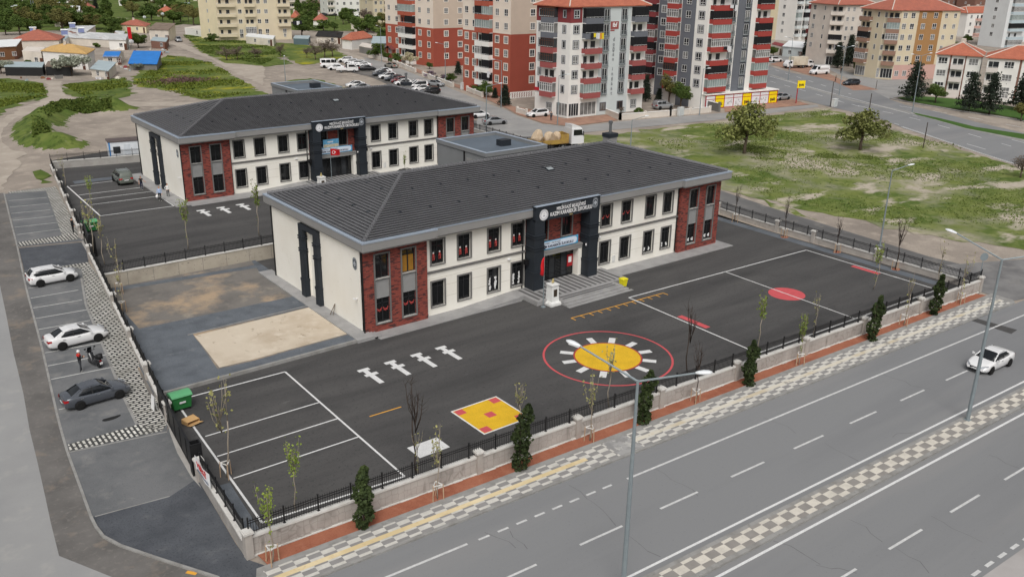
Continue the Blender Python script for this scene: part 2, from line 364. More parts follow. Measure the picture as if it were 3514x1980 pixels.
mk = MB(); mk.disc((*g2(9,1095,1300), T(*g2(9,1095,1300))+.021), (.62,.1,0), (-.06,.3,0), 0, 1, 24); mk.build('oil_stain', mat('oil', (.02,.02,.02), .6))['kind'] = 'structure'
mk = MB(); line_marks(mk, g2(13,1832,1398,0), g2(13,1930,1418,0), .22, .01); mk.build('yellow_road_mark', m_orange)['kind'] = 'structure'
pt = [g2(12,2060,345,0), g2(12,2120,325,0), g2(12,2510,435,0), g2(12,2450,475,0)]
sheet('asphalt_patch', pt, .0065, m_yard)
# left street, shoulder, forecourt --------------------------------------------------
se = [g2(13,1130,1460), g2(13,580,1240), g2(13,500,920), g2(13,440,640), g2(13,370,330), g2(13,290,0), g2(9,230,1060), g2(9,130,650), g2(9,60,280), g2(9,0,0)]
se2 = [g2(5,-60,1250), g2(5,-150,900), g2(5,-260,500)]
kb = [g2(13,2160,1455), g2(13,1580,1270), g2(13,1200,1140), g2(13,1030,1050), g2(13,960,960), g2(13,910,860), g2(13,790,530), g2(13,690,260), g2(13,640,100), g2(9,570,1250), g2(9,430,640), g2(9,340,300), g2(5,260,1400), g2(5,180,1030), g2(5,110,760), g2(5,45,495)]
sheet('side_street', [se[0]]+se[1:]+se2+[(-12, 140), (-40, 140), (-14, 60), (-14, 30), av(-24, 0.3), av(-6.5, 0.6)], .006, m_street)
sheet('side_street_shoulder', se[0:]+se2+[g2(5,-120,500), kb[-1]]+kb[::-1][1:]+[av(-3.2, .06), av(-4.3, .7)], .002, m_shoulder)
ribbon('side_street_kerb', kb[:6], 0, .16, -.02, m_kerb, th=.12)
ribbon('side_street_kerb', smooth_line(kb[5:], 3), 0, .15, -.02, m_kerb, th=.055)
wl = [g2(9,1500,1180), g2(9,1240,500), g2(9,1090,200), g2(5,1000,1420), g2(5,870,1100), g2(5,690,720), g2(5,540,430)]
inner = offs(kb, .16)
sheet('forecourt', [av(-2.4, -.05)]+inner[0:5]+[inner[5], g2(13,1660,665), (14.1, 48.5), (13.5, 41), (13.45, 39.3), av(-2.0, -2.4)], .012, m_lot2)
sheet('forecourt_entry', [inner[5], inner[6], inner[7], g2(13,690,225), g2(13,1640,20), (15.2, 56.5), (14.5, 52), (14.0, 47.5), g2(13,1660,665)], .011, m_lot)
ribbon('forecourt_seam', [g2(13,935,860), g2(13,1670,660)], 0, .09, .016, m_kerb)
lotL = [g2(13,690,222), g2(13,640,100), g2(9,570,1250), g2(9,430,640), g2(9,340,300), g2(5,260,1400), g2(5,230,1240)]
sheet('parking_lot', [inner[8]]+inner[9:12]+[inner[12], g2(5,235,1255), g2(5,870,1175), (18.0, 80.5), (14.95, 56.5), g2(13,1640,20), g2(13,690,222)], .010, m_lot)
sheet('lot_paver_path', [g2(5,800,1240), g2(9,860,190), g2(9,1030,600), g2(9,1220,1070), g2(9,1360,1360), g2(9,1600,1420), (15.0, 56.6), (16.5, 69.5), (18.0, 81), g2(5,870,1180), g2(5,650,1215)], .016, m_paver)
sheet('lot_paver_path', [g2(13,690,215), g2(13,668,150), g2(9,1360,1362), g2(9,1600,1425)], .018, m_paver2)
sheet('lot_paver_path', [g2(5,245,1320), g2(5,240,1275), g2(5,860,1175), g2(5,860,1200), g2(5,560,1240)], .019, m_paver2)
ribbon('lot_paver_kerb', [g2(5,800,1330), g2(9,845,190), g2(9,1015,600), g2(9,1205,1070), g2(9,1345,1360)], -.1, .08, .0, m_kerb, th=.03)
ribbon('lot_paver_kerb', [g2(13,680,225), g2(13,1640,25)], -.06, .06, .0, m_kerb, th=.03)
sheet('upper_entry', [g2(5,185,1035), g2(5,240,1270), g2(5,870,1172), g2(5,830,975)], .009, m_lot2)
sheet('upper_parking_lot', [g2(5,50,505), g2(5,180,1025), g2(5,830,965), g2(5,540,440), g2(5,450,445)], .008, m_lot)
sheet('upper_paver_path', [g2(5,455,480), g2(5,610,915), g2(5,770,880), g2(5,700,740), g2(5,560,450)], .014, m_paver)
sheet('upper_paver_path', [g2(5,185,1018), g2(5,175,980), g2(5,610,912), g2(5,770,880), g2(5,770,945)], .016, m_paver2)
sheet('upper_paver_path', [g2(5,80,500), g2(5,85,485), g2(5,545,432), g2(5,560,450), g2(5,455,475)], .016, m_paver2)
mk = MB()
for a, b in (((9,620,1380),(9,1235,1240)), ((9,578,1218),(9,1230,1075)), ((9,540,1064),(9,1160,945)), ((9,502,922),(9,1110,800)), ((9,470,790),(9,1045,680)), ((9,440,662),(9,1000,560)), ((9,408,545),(9,950,440)), ((9,380,432),(9,885,343)), ((9,350,325),(9,858,238)), ((9,325,222),(9,805,143)), ((9,302,125),(9,770,45)), ((5,278,1432),(5,740,1345)),
             ((5,165,905),(5,590,850)), ((5,145,832),(5,565,785)), ((5,125,765),(5,525,722)), ((5,110,697),(5,495,660)), ((5,98,635),(5,480,600)), ((5,85,572),(5,460,540))):
    line_marks(mk, g2(*a), g2(*b), .12, .019)
mk.build('parking_lines', mat('lot_line', (.55,.55,.53), .85, .2, 2, fine=.3)).__setitem__('kind', 'structure')
# dirt roads, grass areas of the back land ------------------------------------------
# garden beside the front school
sheet('garden_corner', [(30.5, 80.8), (33.2, 80.8), (33.2, 85.15), (30.5, 85.15)], .17, m_blue, flat=0)
ga = sheet('side_garden', [(15.2, 60.7), (32.0, 60.9), (32.0, 80.9), (32.8, 85.1), (18.2, 85.1), (15.3, 62)], 0.0, m_garden, flat=.0, th=.18)
sheet('blue_gravel_path', [(15.4, 60.9), (31.9, 61.1), (31.9, 62.3), (23.4, 62.1), (20.6, 62.2), (21.4, 69.9), (31.9, 69.9), (31.9, 73.2), (18.2, 73.6), (18.3, 79), (17.4, 79), (16.0, 66.5)], .19, m_blue, flat=0)
ribbon('blue_gravel_path', [(18.4, 84.6), (32.6, 83.2)], -.5, .45, .19, m_blue, flat=0)
sheet('sand_pit', [(20.8, 62.4), (23.4, 62.3), (31.8, 62.5), (31.8, 69.8), (21.4, 69.5)], .195, m_sand, flat=0)
0 and sheet('sand_patch', [g2(9,1900,310,.2), g2(9,1890,240,.2), g2(9,1960,190,.2), g2(9,1830,140,.2), g2(9,1880,80,.2), g2(9,2080,20,.2), g2(9,2140,40,.2), g2(9,2560,60,.2), g2(10,200,60,.2), g2(10,330,60,.2), g2(10,420,120,.2), g2(9,2560,190,.2)], .193, m_sand, flat=0)
ribbon('garden_edging', [(21.0, 69.9), (31.9, 70.2)], 0, .12, .1, m_kerb, flat=0, th=.12)
ribbon('garden_edging', [(15.4, 60.65), (32.0, 60.85)], -.1, .12, 0, m_kerb, flat=0, th=.25)
# walkways round the front school
sheet('school_walkway', [(31.7, 60.6), (33.3, 60.6), (33.3, 81.2), (31.9, 81.2)], 0, m_slab, flat=0, th=.28)
sheet('school_walkway', [(33.6, 60.2), (48.6, 60.3), (49.5, 62.4), (33.3, 62.4)], 0, m_slab, flat=0, th=.06)
sheet('school_walkway', [(60.6, 60.0), (78.4, 59.9), (78.4, 64), (60.6, 62.4)], 0, m_slab, flat=0, th=.06)
for k in range(3): sheet('walkway_step', [(33.3, 60.6+.0), (33.3+.3*(3-k), 60.6), (33.3+.3*(3-k), 61.9), (33.3, 61.9)], 0, m_slab, flat=0, th=.07+.07*k)
ribbon('school_walkway', [(34.0, 106.3), (80, 106.6)], -.9, 1.6, .03, m_slab, flat=1.2, th=.06)
ribbon('school_walkway', [(33.2, 106), (33.2, 126)], -.9, .9, .03, m_slab, flat=1.2, th=.1)
ribbon('upper_planting_bed', [(25.5, 125.6), (34, 125.2)], -.8, .9, .04, m_blue)
# painted games on the front yard ---------------------------------------------------
def paint(name, mb, m, label, par=yard):
    o = mb.build(name, m, par); o['label'] = label; return o
Z1, Z2, Z3, Z4 = .005, .009, .013, .017
mb = MB(); sc = Vector((46.55, 46.65, 0))
mb.disc(sc+Vector((0,0,Z3)), (1,0,0), (0,1,0), 0, 2.62, 64, 0)
paint('sun_disc', mb, m_yellow, 'big yellow sun disc painted on the asphalt')
mb = MB(); mb.disc(sc+Vector((0,0,Z3)), (1,0,0), (0,1,0), 2.62, 2.75, 64, 0); paint('sun_rim', mb, m_redd, 'thin red rim of the painted sun')
mb = MB(); mb.disc(sc+Vector((0,0,Z2)), (1,0,0), (0,1,0), 5.05, 5.22, 96, 0); paint('outer_ring', mb, m_redp, 'wide red ring painted round the sun')
mb = MB()
for k in range(12):
    a = 2*PI*(k+.35)/12; d = Vector((math.cos(a), math.sin(a), 0)); n = Vector((-d.y, d.x, 0))*.27
    p, q = sc+d*2.78, sc+d*3.85; mb.quad(*[(v.x, v.y, Z2) for v in (p-n, q-n, q+n, p+n)])
paint('sun_rays', mb, m_white, 'twelve white rays round the painted sun')
mb = MB()
ct = [g2(11,1195,113,0), g2(8,450,1055,0), g2(8,1690,1420,0), g2(12,940,332,0)]
ct = [(57.35, 55.15), (83.85, 54.2), (83.6, 39.05), (56.95, 39.95)]
for i in range(4): line_marks(mb, ct[i], ct[(i+1)%4], .14, Z3)
line_marks(mb, (70.7, 54.7), (70.2, 39.5), .12, Z3)
paint('court_lines', mb, m_white, 'white boundary lines of the ball court')
mb = MB(); mb.disc((70.45, 47.0, Z2), (1,0,0), (0,1,0), 0, 1.72, 48, 0); paint('court_circle', mb, m_redp, 'red centre circle of the ball court')
mb = MB(); mb.box(57.5, 58.1, 45.9, 49.2, .002, Z2); mb.box(82.9, 83.5, 45.0, 48.1, .002, Z2); paint('goal_marks', mb, m_redp, 'red goal bars on the court ends')
mb = MB()
sq = [g2(10,1960,1228,0), g2(10,2385,1092,0), g2(11,185,1295,0), g2(14,2285,52,0)]
cx, cy = sum(p[0] for p in sq)/4, sum(p[1] for p in sq)/4
mb.box(cx-2.0, cx+2.0, cy-2.0, cy+2.0, .002, Z1); paint('square_border', mb, m_white, 'white border of the yellow square')
mb = MB(); mb.box(cx-1.88, cx+1.88, cy-1.88, cy+1.88, .003, Z2); paint('square_field', mb, m_yellow, 'yellow painted square with red corners')
mb = MB()
for a, b in ((-1.5,-1.5),(1.5,-1.5),(1.5,1.5),(-1.5,1.5),(0,0)): mb.box(cx+a-.34, cx+a+.34, cy+b-.34, cy+b+.34, .004, Z3)
paint('square_corners', mb, m_redp, 'red squares in the yellow square')
mb = MB(); mb.box(26.2, 28.5, 42.5, 44.05, .002, Z2); paint('white_square', mb, m_white, 'plain white rectangle near the front fence')
mb = MB(); line_marks(mb, g2(10,1140,1285,0), g2(10,1450,1190,0), .11, Z2); paint('orange_line', mb, m_orange, 'short orange line on the asphalt')
mb = MB(); a, b = Vector((49.55, 54.5)), Vector((60.9, 54.1)); line_marks(mb, a, b, .11, Z2)
for k in range(12):
    p = a.lerp(b, k/11); line_marks(mb, (p.x, p.y), (p.x+.03, p.y-.62), .1, Z4)
paint('orange_comb', mb, m_orange, 'orange jumping scale with twelve short ticks')
def eff(x0, y0, s=1.0):
    mb = MB()
    for bx in ((0,.95,-.42,0), (.3,.7,-1.0,-.42), (.05,1.12,-1.42,-1.0), (.3,.72,-2.95,-1.42)): mb.box(x0+bx[0]*s, x0+bx[1]*s, y0+bx[2]*s, y0+bx[3]*s, .002, Z2)
    return mb
for k, x in enumerate((29.15, 31.5, 33.9, 36.25)):
    paint('hopscotch_mark', eff(x, 56.15), m_white, 'white cross shaped hopscotch mark, number %d from the left gate' % (k+1))
mb = MB()
pl = [(16.9, 59.3), (24.65, 59.15), (24.3, 41.25), (15.4, 41.9)]
for i in range(3): line_marks(mb, pl[i], pl[i+1], .14, Z3)
line_marks(mb, pl[3], (16.3, 57.8), .14, Z3)
for yy, x0 in ((53.1, 16.3), (50.2, 16.0), (47.15, 15.85)): line_marks(mb, (x0, yy+.05), (24.45, yy), .12, Z4)
paint('bay_lines', mb, m_white, 'white parking bays beside the front gate')
mb = MB()
bl = [(24.2, 124.5), (24.0, 106.9), (32.2, 106.9), (32.2, 123.5)]
bl = [tuple(g(5,660,430)[:2]), tuple(g(5,985,722)[:2]), tuple(g(5,1710,625)[:2]), tuple(g(5,1305,350)[:2])]
for i in range(3): line_marks(mb, bl[i], bl[i+1], .16, .036)
for a, b in (((5,690,430),(5,1130,378)), ((5,775,518),(5,1410,440)), ((5,820,565),(5,1490,482)), ((5,890,613),(5,1545,530))): line_marks(mb, g2(*a), g2(*b), .14, .040)
paint('bay_lines', mb, m_white, 'white parking bays beside the rear school', yardb)
for k, (x, y) in enumerate(((1925,670), (2120,642), (2312,612))):
    p = g(5, x, y); mb = eff(p.x, p.y, 1.05); 
    for i in range(len(mb.v)): v = mb.v[i]; mb.v[i] = (v[0], v[1], v[2]+1.23)
    paint('hopscotch_mark', mb, m_white, 'white cross shaped hopscotch mark on the rear yard', yardb)
# ================================================================== SCHOOLS
m_cream = gmat('cream_render', [srgb(239,236,227), (srgb(232,228,217), .25, .4, .7), (srgb(214,209,198), .5, .66, .85, (1,1), 0, 8), (srgb(222,217,206), 2.2, .62, .8)], rough=.85, bmp=.05)
m_groove = mat('groove', srgb(196,190,178), .9)
m_band = mat('grey_band', srgb(112,110,108), .8, .05)
m_cornice = mat('cornice_grey', srgb(138,137,135), .8, .05, .5)
m_metal = mat('zinc_trim', srgb(170,182,196), .35, .06, 1, metal=.3)
m_anth = mat('anthracite_panel', srgb(42,47,53), .55, .1, 1.2)
m_black = mat('black_metal', (.012,.012,.013), .45, .1)
m_surround = mat('window_surround', srgb(112,111,109), .8, .05)
m_sash = mat('dark_sash', srgb(38,39,41), .5)
m_sill = mat('marble_sill', srgb(170,168,164), .5, .25, 9)
m_glass = mat('dark_glass', (.010,.011,.012), .06, .3, .4, spec=.5)
m_glass2 = mat('paler_glass', (.03,.033,.036), .08, .5, .5, spec=.5)  # slightly paler tint than the dark glass
m_louver = mat('louver_grey', srgb(142,142,141), .6, .04)
m_text = mat('white_letters', (.82,.82,.82), .5)
m_ink = mat('dark_letters', srgb(60,66,84), .6)
m_boardw = mat('sign_board_white', srgb(214,224,236), .5, .02)
m_boardb = mat('sign_board_blue', srgb(52,96,160), .5, .1)
m_flag = mat('flag_red', (.55,.012,.018), .7, .12)
m_paperr = mat('red_paper', srgb(176,72,68), .8, .3, 6); m_paperw = mat('white_paper', (.75,.75,.74), .8); m_blind = mat('ochre_blind', srgb(150,108,40), .8)
m_gold = mat('gilded', (.62,.50,.22), .4, .1, metal=.4); m_marble = mat('white_marble', (.74,.74,.72), .5, .06)
def brick_mat():
    m, nt, p = _new('slip_brick'); tc = N(nt, 'ShaderNodeTexCoord'); sx = N(nt, 'ShaderNodeSeparateXYZ'); nt.links.new(tc.outputs['Object'], sx.inputs[0])
    ad = N(nt, 'ShaderNodeMath', operation='ADD'); nt.links.new(sx.outputs[0], ad.inputs[0]); nt.links.new(sx.outputs[1], ad.inputs[1])
    cb = N(nt, 'ShaderNodeCombineXYZ'); nt.links.new(ad.outputs[0], cb.inputs[0]); nt.links.new(sx.outputs[2], cb.inputs[1])
    b = N(nt, 'ShaderNodeTexBrick'); b.inputs['Color1'].default_value = (0,0,0,1); b.inputs['Color2'].default_value = (1,1,1,1); b.inputs['Mortar'].default_value = (.4,.4,.4,1)
    b.inputs['Scale'].default_value = 1; b.inputs['Brick Width'].default_value = .34; b.inputs['Row Height'].default_value = .078; b.inputs['Mortar Size'].default_value = .008; b.offset = .37; b.offset_frequency = 2
    nt.links.new(cb.outputs[0], b.inputs['Vector'])
    r = N(nt, 'ShaderNodeValToRGB'); e = r.color_ramp.elements; e[0].position = .0; e[0].color = c4(srgb(138,66,56)); e[1].position = .77; e[1].color = c4(srgb(118,54,48))
    for p_, c_ in ((.45, srgb(148,72,60)), (.82, srgb(78,44,42)), (1.0, srgb(58,38,39))): x = e.new(p_); x.color = c4(c_)
    nt.links.new(b.outputs[0], r.inputs[0]); c = mixn(nt, b.outputs['Fac'], r.outputs[0], srgb(96,56,50))
    nt.links.new(c, p.inputs['Base Color']); p.inputs['Roughness'].default_value = .9; return m
m_brick = brick_mat()
def tile_mat(name, axis):
    m, nt, p = _new(name); v = coords(nt)
    w = N(nt, 'ShaderNodeTexWave', bands_direction=axis, wave_profile='SIN'); w.inputs['Scale'].default_value = 1.05; nt.links.new(v, w.inputs['Vector'])
    f = ramp(nt, noise(nt, v, .5), .35, .7); f2 = ramp(nt, noise(nt, v, 11, 3), .3, .8)
    c = mixn(nt, f, srgb(99,99,101), srgb(110,110,112)); c = mixn(nt, f2, c, srgb(90,90,93)); nt.links.new(c, p.inputs['Base Color'])
    p.inputs['Roughness'].default_value = .65; bump(nt, p, w.outputs['Fac'], .6, .04); return m
m_tilex = tile_mat('roof_tile_long', 'X'); m_tiley = tile_mat('roof_tile_hip', 'Y')
_wc = {}
def win_meshes(w, h, style):
    k = (round(w, 3), round(h, 3), style)
    if k in _wc: return _wc[k]
    fr = MB(); pn = MB(); si = MB()
    if style == 'school':       # origin: left-bottom-front of opening; x right, y into the wall
        t = .13
        for b in ((-t, 0, -t, h+t), (w, w+t, -t, h+t)): fr.box(b[0], b[1], -.09, .0, b[2], b[3], 0)
        fr.box(0, w, -.09, 0, h, h+t, 0); fr.box(0, w, -.09, 0, -t, -.03, 0)
        for b in ((.0, .07, 0, h), (w-.07, w, 0, h)): fr.box(b[0], b[1], .14, .20, b[2], b[3], 1)
        fr.box(.07, w-.07, .14, .2, 0, .07, 1); fr.box(.07, w-.07, .14, .2, h-.07, h, 1); fr.box(.07, w-.07, .14, .2, h*.76, h*.76+.06, 1); fr.box(w/2-.05, w/2+.05, .135, .2, .07, h-.07, 1)
        pn.quad((.02, .18, .02), (w-.02, .18, .02), (w-.02, .18, h-.02), (.02, .18, h-.02))
        si.box(-.03, w+.03, -.16, .14, -.03, .0)
        me = (fr.mesh('window', [m_surround, m_sash]), pn.mesh('pane', m_glass, fix=False), si.mesh('sill', m_sill))
    _wc[k] = me; return me
def wall_open(mb, u0, u1, z0, z1, holes, y, d=.2, m=0, mr=None, off=0):
    """vertical wall in the x/z plane at y with rectangular openings (u0,u1,z0,z1) and reveals d deep"""
    us = sorted({u0, u1}|{h[0] for h in holes}|{h[1] for h in holes}); zs = sorted({z0, z1}|{h[2] for h in holes}|{h[3] for h in holes})
    for a, b in zip(us, us[1:]):
        for c, e in zip(zs, zs[1:]):
            mu, mz = (a+b)/2, (c+e)/2
            if any(h[0] < mu < h[1] and h[2] < mz < h[3] for h in holes): continue
            mb.quad((a,y,c), (b,y,c), (b,y,e), (a,y,e), m)
    r = m if mr is None else mr
    for h in holes:
        a, b, c, e = h
        mb.quad((a,y,c),(a,y+d,c),(a,y+d,e),(a,y,e), r); mb.quad((b,y,c),(b,y,e),(b,y+d,e),(b,y+d,c), r)
        mb.quad((a,y,c),(b,y,c),(b,y+d,c),(a,y+d,c), r); mb.quad((a,y,e),(a,y+d,e),(b,y+d,e),(b,y,e), r)
def emblem_round(par, c, r, name='round_emblem', rot=None):
    mb = MB(); mb.disc((0,0,0), (1,0,0), (0,0,1), 0, r, 40, 0)
    mb.disc((0,-.004,0), (1,0,0), (0,0,1), r*.88, r*.93, 40, 1); mb.disc((0,-.004,0), (1,0,0), (0,0,1), r*.60, r*.63, 40, 1)
    for k in range(22):
        a = 2*PI*k/22; x, z = math.cos(a)*r*.75, math.sin(a)*r*.75; mb.box(x-.035, x+.035, -.006, -.003, z-.045, z+.045, 1)
    mb.box(-.02, .02, -.006, -.003, -.12*r, .42*r, 1); mb.box(-.3*r, .3*r, -.006, -.003, -.3*r, -.2*r, 1); mb.box(-.2*r, .2*r, -.006, -.003, -.2*r, -.1*r, 1)
    return mb.build(name, [m_boardw if 0 else m_text, mat('emblem_grey', srgb(168,170,178), .6)], par, c, fix=False)
def emblem_oval(par, c, r, rz=0, name='oval_emblem'):
    def st(k0, n=40):  # stadium outline
        out = []
        for k in range(n):
            a = 2*PI*k/n; x = math.cos(a)*.72; z = math.sin(a)*.72+(.36 if math.sin(a) >= 0 else -.36); out.append((x*k0*r, z*k0*r))
        return out
    mb = MB()
    for k0, y, m in ((1, 0, 0), (.93, -.004, 1), (.80, -.008, 0), (.70, -.012, 2)):
        mb.add([(x, y, z) for x, z in st(k0)], [tuple(range(40))], m)
    # two-headed bird: body, wings, tail
    for b in ((-.1,.1,-.3,.35), (-.34,-.12,-.12,.28), (.12,.34,-.12,.28), (-.42,-.3,-.3,.1), (.3,.42,-.3,.1), (-.2,.2,-.48,-.3), (-.16,-.04,.35,.5), (.04,.16,.35,.5)):
        mb.box(b[0]*r, b[1]*r, -.02, -.013, b[2]*r, b[3]*r, 0)
    o = mb.build(name, [mat('emblem_silver', srgb(176,182,188), .5), m_anth, mat('emblem_dark', srgb(40,44,52), .5)], par, c, rz=rz); return o
RH = 8.35; RX0, RX1, RY0, RY1 = -.4, 45.1, -1.15, 18.15      # roof rim in school coordinates (origin: front left wall corner)
def school(label, loc, title, board, decor, scale=1):
    S = thing('school_building', label, 'school', loc); S.scale = (scale,)*3
    W_, D_ = 44.5, 17.3; HW = 7.45
    # ---------- walls
    wu = [(6.75+.13, 1.34), (9.57+.13, 1.34), (12.86+.13, 1.34), (15.6+.13, 1.34), (26.83+.13, 1.36), (29.68+.13, 1.36), (33.1+.13, 1.36), (35.75+.13, 1.36)]
    rows = ((.88, 2.27), (4.78, 2.14))
    wx0, wx1 = 6.22, 38.2                                        # brick wing limits
    px0, px1 = 17.3, 25.6                                       # portal
    holes = [(u, u+w, z, z+h) for u, w in wu for z, h in rows]
    mb = MB()
    wall_open(mb, wx0-.02, px0, 0, HW, [h for h in holes if h[0] < px0], .1)
    wall_open(mb, px1-.1, wx1+.02, 0, HW, [h for h in holes if h[0] > px0], .1)
    mb.quad((0,-.3,0),(0,-.3,HW),(0,7.95,HW),(0,7.95,0)); mb.quad((0,10.1,0),(0,10.1,HW),(0,D_,HW),(0,D_,0))
    mb.quad((0,7.95,6.9),(0,7.95,HW),(0,10.1,HW),(0,10.1,6.9))
    mb.quad((W_,-.3,0),(W_,D_,0),(W_,D_,HW),(W_,-.3,HW)); mb.quad((0,D_,0),(0,D_,HW),(W_,D_,HW),(W_,D_,0))
    mb.quad((0,7.95,0),(0,7.95,6.9),(.35,7.95,6.9),(.35,7.95,0)); mb.quad((0,10.1,0),(.35,10.1,0),(.35,10.1,6.9),(0,10.1,6.9)); mb.quad((.35,7.95,0),(.35,7.95,6.9),(.35,10.1,6.9),(.35,10.1,0)); mb.quad((0,7.95,6.9),(0,10.1,6.9),(.35,10.1,6.9),(.35,7.95,6.9))
    for z in (1.55, 2.62, 3.42):
        for a, b in ((wx0, px0), (px1, wx1)): 
            cuts = sorted([h for h in holes if h[2] < z < h[3] and a < h[0] < b]); x = a
            for h in cuts+[(b+.13, 0, 0, 0)]:
                if h[0]-.13 > x: mb.box(x, h[0]-.13, .094, .1, z, z+.025, 1)
                x = h[1]+.13
    mb.build('walls', [m_cream, m_groove], S, fix=False)
    for a, b in ((wx0, px0-.02), (px1, wx1)): mb = MB(); mb.box(a, b, .0, .1, 4.0, 4.2); mb.box(a, b, -.05, .0, 4.05, 4.15); mb.build('string_course', m_band, S)
    # ---------- brick wings with tall window strips
    for a, b, ws in ((0, wx0, (1.03+.1, 3.6+.1)), (wx1, W_, (39.4+.1-38.2+38.2, 42.1+.1))):
        mb = MB(); hs = [(u, u+1.3, .8, 6.85) for u in ws]
        wall_open(mb, a, b, .0, HW, hs, -.3)
        mb.quad((a,-.3,0),(a,-.3,HW),(a,.1,HW),(a,.1,0)); mb.quad((b,-.3,0),(b,.1,0),(b,.1,HW),(b,-.3,HW))
        if a > 0: mb.quad((b+.003,-.3,0),(b+.003,1.2,0),(b+.003,1.2,HW),(b+.003,-.3,HW))
        wing = mb.build('brick_wing', m_brick, S, fix=False)
        for u in ws:
            w = 1.3; fr = MB()
            for x in (-.12, w): fr.box(x, x+.12, -.1, 0, -.12, 6.17)
            fr.box(0, w, -.1, 0, 6.05, 6.17); fr.box(0, w, -.1, 0, -.12, -.02)
            strip = fr.build('window_strip', m_surround, S, (u, -.3, .8))
            lv = MB(); lv.box(0, w, .06, .1, 2.2, 3.95)
            for k in range(17): z = 2.22+k*.1; lv.add([(0,.0,z),(w,.0,z),(w,.06,z+.09),(0,.06,z+.09)], [(0,1,2,3)])
            lv.build('louver_panel', m_louver, strip)
            for z, h in ((0, 2.2), (3.95, 2.1)):
                sh = MB()
                for bx in ((0, .07, 0, h), (w-.07, w, 0, h), (.07, w-.07, 0, .07), (.07, w-.07, h-.07, h), (w/2-.05, w/2+.05, .07, h-.07), (.07, w-.07, h*.76, h*.76+.06)): sh.box(bx[0], bx[1], .12, .18, z+bx[2], z+bx[3])
                sh.build('sash', m_sash, strip)
                pn = MB(); pn.quad((.02,.165,z), (w-.02,.165,z), (w-.02,.165,z+h), (.02,.165,z+h)); pn.build('pane', m_glass, strip, fix=False)
                s2 = MB(); s2.box(-.03, w+.03, -.14, .12, z-.02, z+.02); s2.build('sill', m_sill, strip)
                if decor and z == 0:
                    for cx_ in (.35, .95):
                        dm = MB()
                        if a == 0:
                            for k in range(7): t = (k-3)/3; dm.box(cx_+t*.22-.03, cx_+t*.22+.03, .10, .115, 1.02+.16*t*t-(.08 if k % 2 else 0), 1.16+.16*t*t)
                        else: dm.box(cx_-.1, cx_+.02, .1, .115, .3, .55, 1); dm.box(cx_+.06, cx_+.2, .1, .115, .25, .62, 1)
                        dm.build('paper_garland', [m_paperr, m_paperw], strip)
            if decor and a == 0 and u > 2:
                dm = MB(); dm.box(.09, w/2-.07, .13, .15, 3.98+.05, 3.95+1.5); dm.box(w/2+.07, w-.09, .13, .15, 3.98+.05, 3.95+1.5); dm.build('blind', m_blind, strip)
    # ---------- ordinary windows
    for i, (u, w) in enumerate(wu):
        for j, (z, h) in enumerate(rows):
            me = win_meshes(w, h, 'school'); wo = obj('window', me[0], S, (u, .1, z)); obj('pane', me[1], wo); obj('sill', me[2], wo)
            if not decor: continue
            r_ = random.Random(i+3)
            for cx_ in (.32, .98):
                dm = MB()
                if j == 1 and i < 4: z0 = .25+.12*r_.random(); dm.box(cx_-.07, cx_+.07, .125, .135, z0+.6, z0+.76, 1); dm.box(cx_-.09, cx_+.09, .12, .13, z0+.3, z0+.62, 0); dm.box(cx_-.15, cx_+.15, .122, .132, z0+.36, z0+.42, 0); dm.box(cx_-.11, cx_-.04, .121, .131, z0, z0+.32, 0); dm.box(cx_+.03, cx_+.12, .121, .131, z0+.03, z0+.32, 0)
                elif j == 1 and i in (4, 5):
                    for k in range(7): t = (k-3)/3; dm.box(cx_+t*.19-.035, cx_+t*.19+.035, .12, .135, .74+.22*t*t, .86+.22*t*t)
                elif j == 0 and i in (2, 3, 6, 7):
                    z = .12
                    for k in range(7 if i < 4 else 3): w_ = r_.uniform(.03, .13); h_ = r_.uniform(.12, .22); dx_ = r_.uniform(-.05, .05); dm.box(cx_+dx_-w_, cx_+dx_+w_, .125+.002*(k % 2), .14, z, z+h_, 1); z += h_-.01
                if dm.v: dm.build('paper_decoration', [m_paperr, m_paperw], wo)
    # ---------- portal
    FY = -1.2                                                   # front of the portal
    ca = [(17.4, 18.55), (24.25, 25.4)]
    for a, b in ca:
        mb = MB(); mb.box(a, b, FY, .1, .3, 7.3)
        for z in (5.5, 5.72, 4.35, 4.57): mb.box(a-.09, b+.09, FY-.09, .12, z, z+.12)
        mb.box(a-.07, b+.07, FY-.07, .12, 1.9, 2.15); mb.box(a-.04, b+.04, FY-.04, .12, .3, 1.9)
        mb.box(a-.1, b+.1, FY-.1, .12, 2.15, 2.22)
        mb.build('portal_column', m_anth, S)
    mb = MB(); mb.box(17.4, 25.4, FY-.03, FY+.35, 7.15, 8.5); 
    for x in np.arange(17.9, 25.3, 1.0): mb.box(x, x+.015, FY-.036, FY-.03, 7.15, 8.5, 1)
    pan = mb.build('portal_sign', [m_anth, m_black], S)
    mb = MB(); mb.box(17.3, 25.5, FY-.1, FY+.4, 8.5, 8.56); mb.box(17.4, 25.4, FY-.12, FY+.3, 8.56, 8.6, 1); mb.build('portal_capping', [m_anth, m_metal], S)
    fr = (PI/2, 0, 0); yy = FY-.05
    text('TÜRKİYE CUMHURİYETİ', .17, mat('grey_sign_letters', srgb(150,152,156), .6), pan, (21.7, yy, 8.34), fr, width=2.4, ext=.006)
    text('MELİKGAZİ BELEDİYESİ', .42, m_text, pan, (21.7, yy, 8.05), fr, width=3.6, bold=.004)
    text(title, .52, m_text, pan, (21.75, yy, 7.6), fr, width=5.2, bold=.006)
    text('2022', .2, m_gold, pan, (21.7, yy, 7.27), fr, width=.4)
    emblem_round(pan, (18.35, yy-.02, 7.72), .52); emblem_oval(pan, (24.75, yy-.01, 7.92), .46)
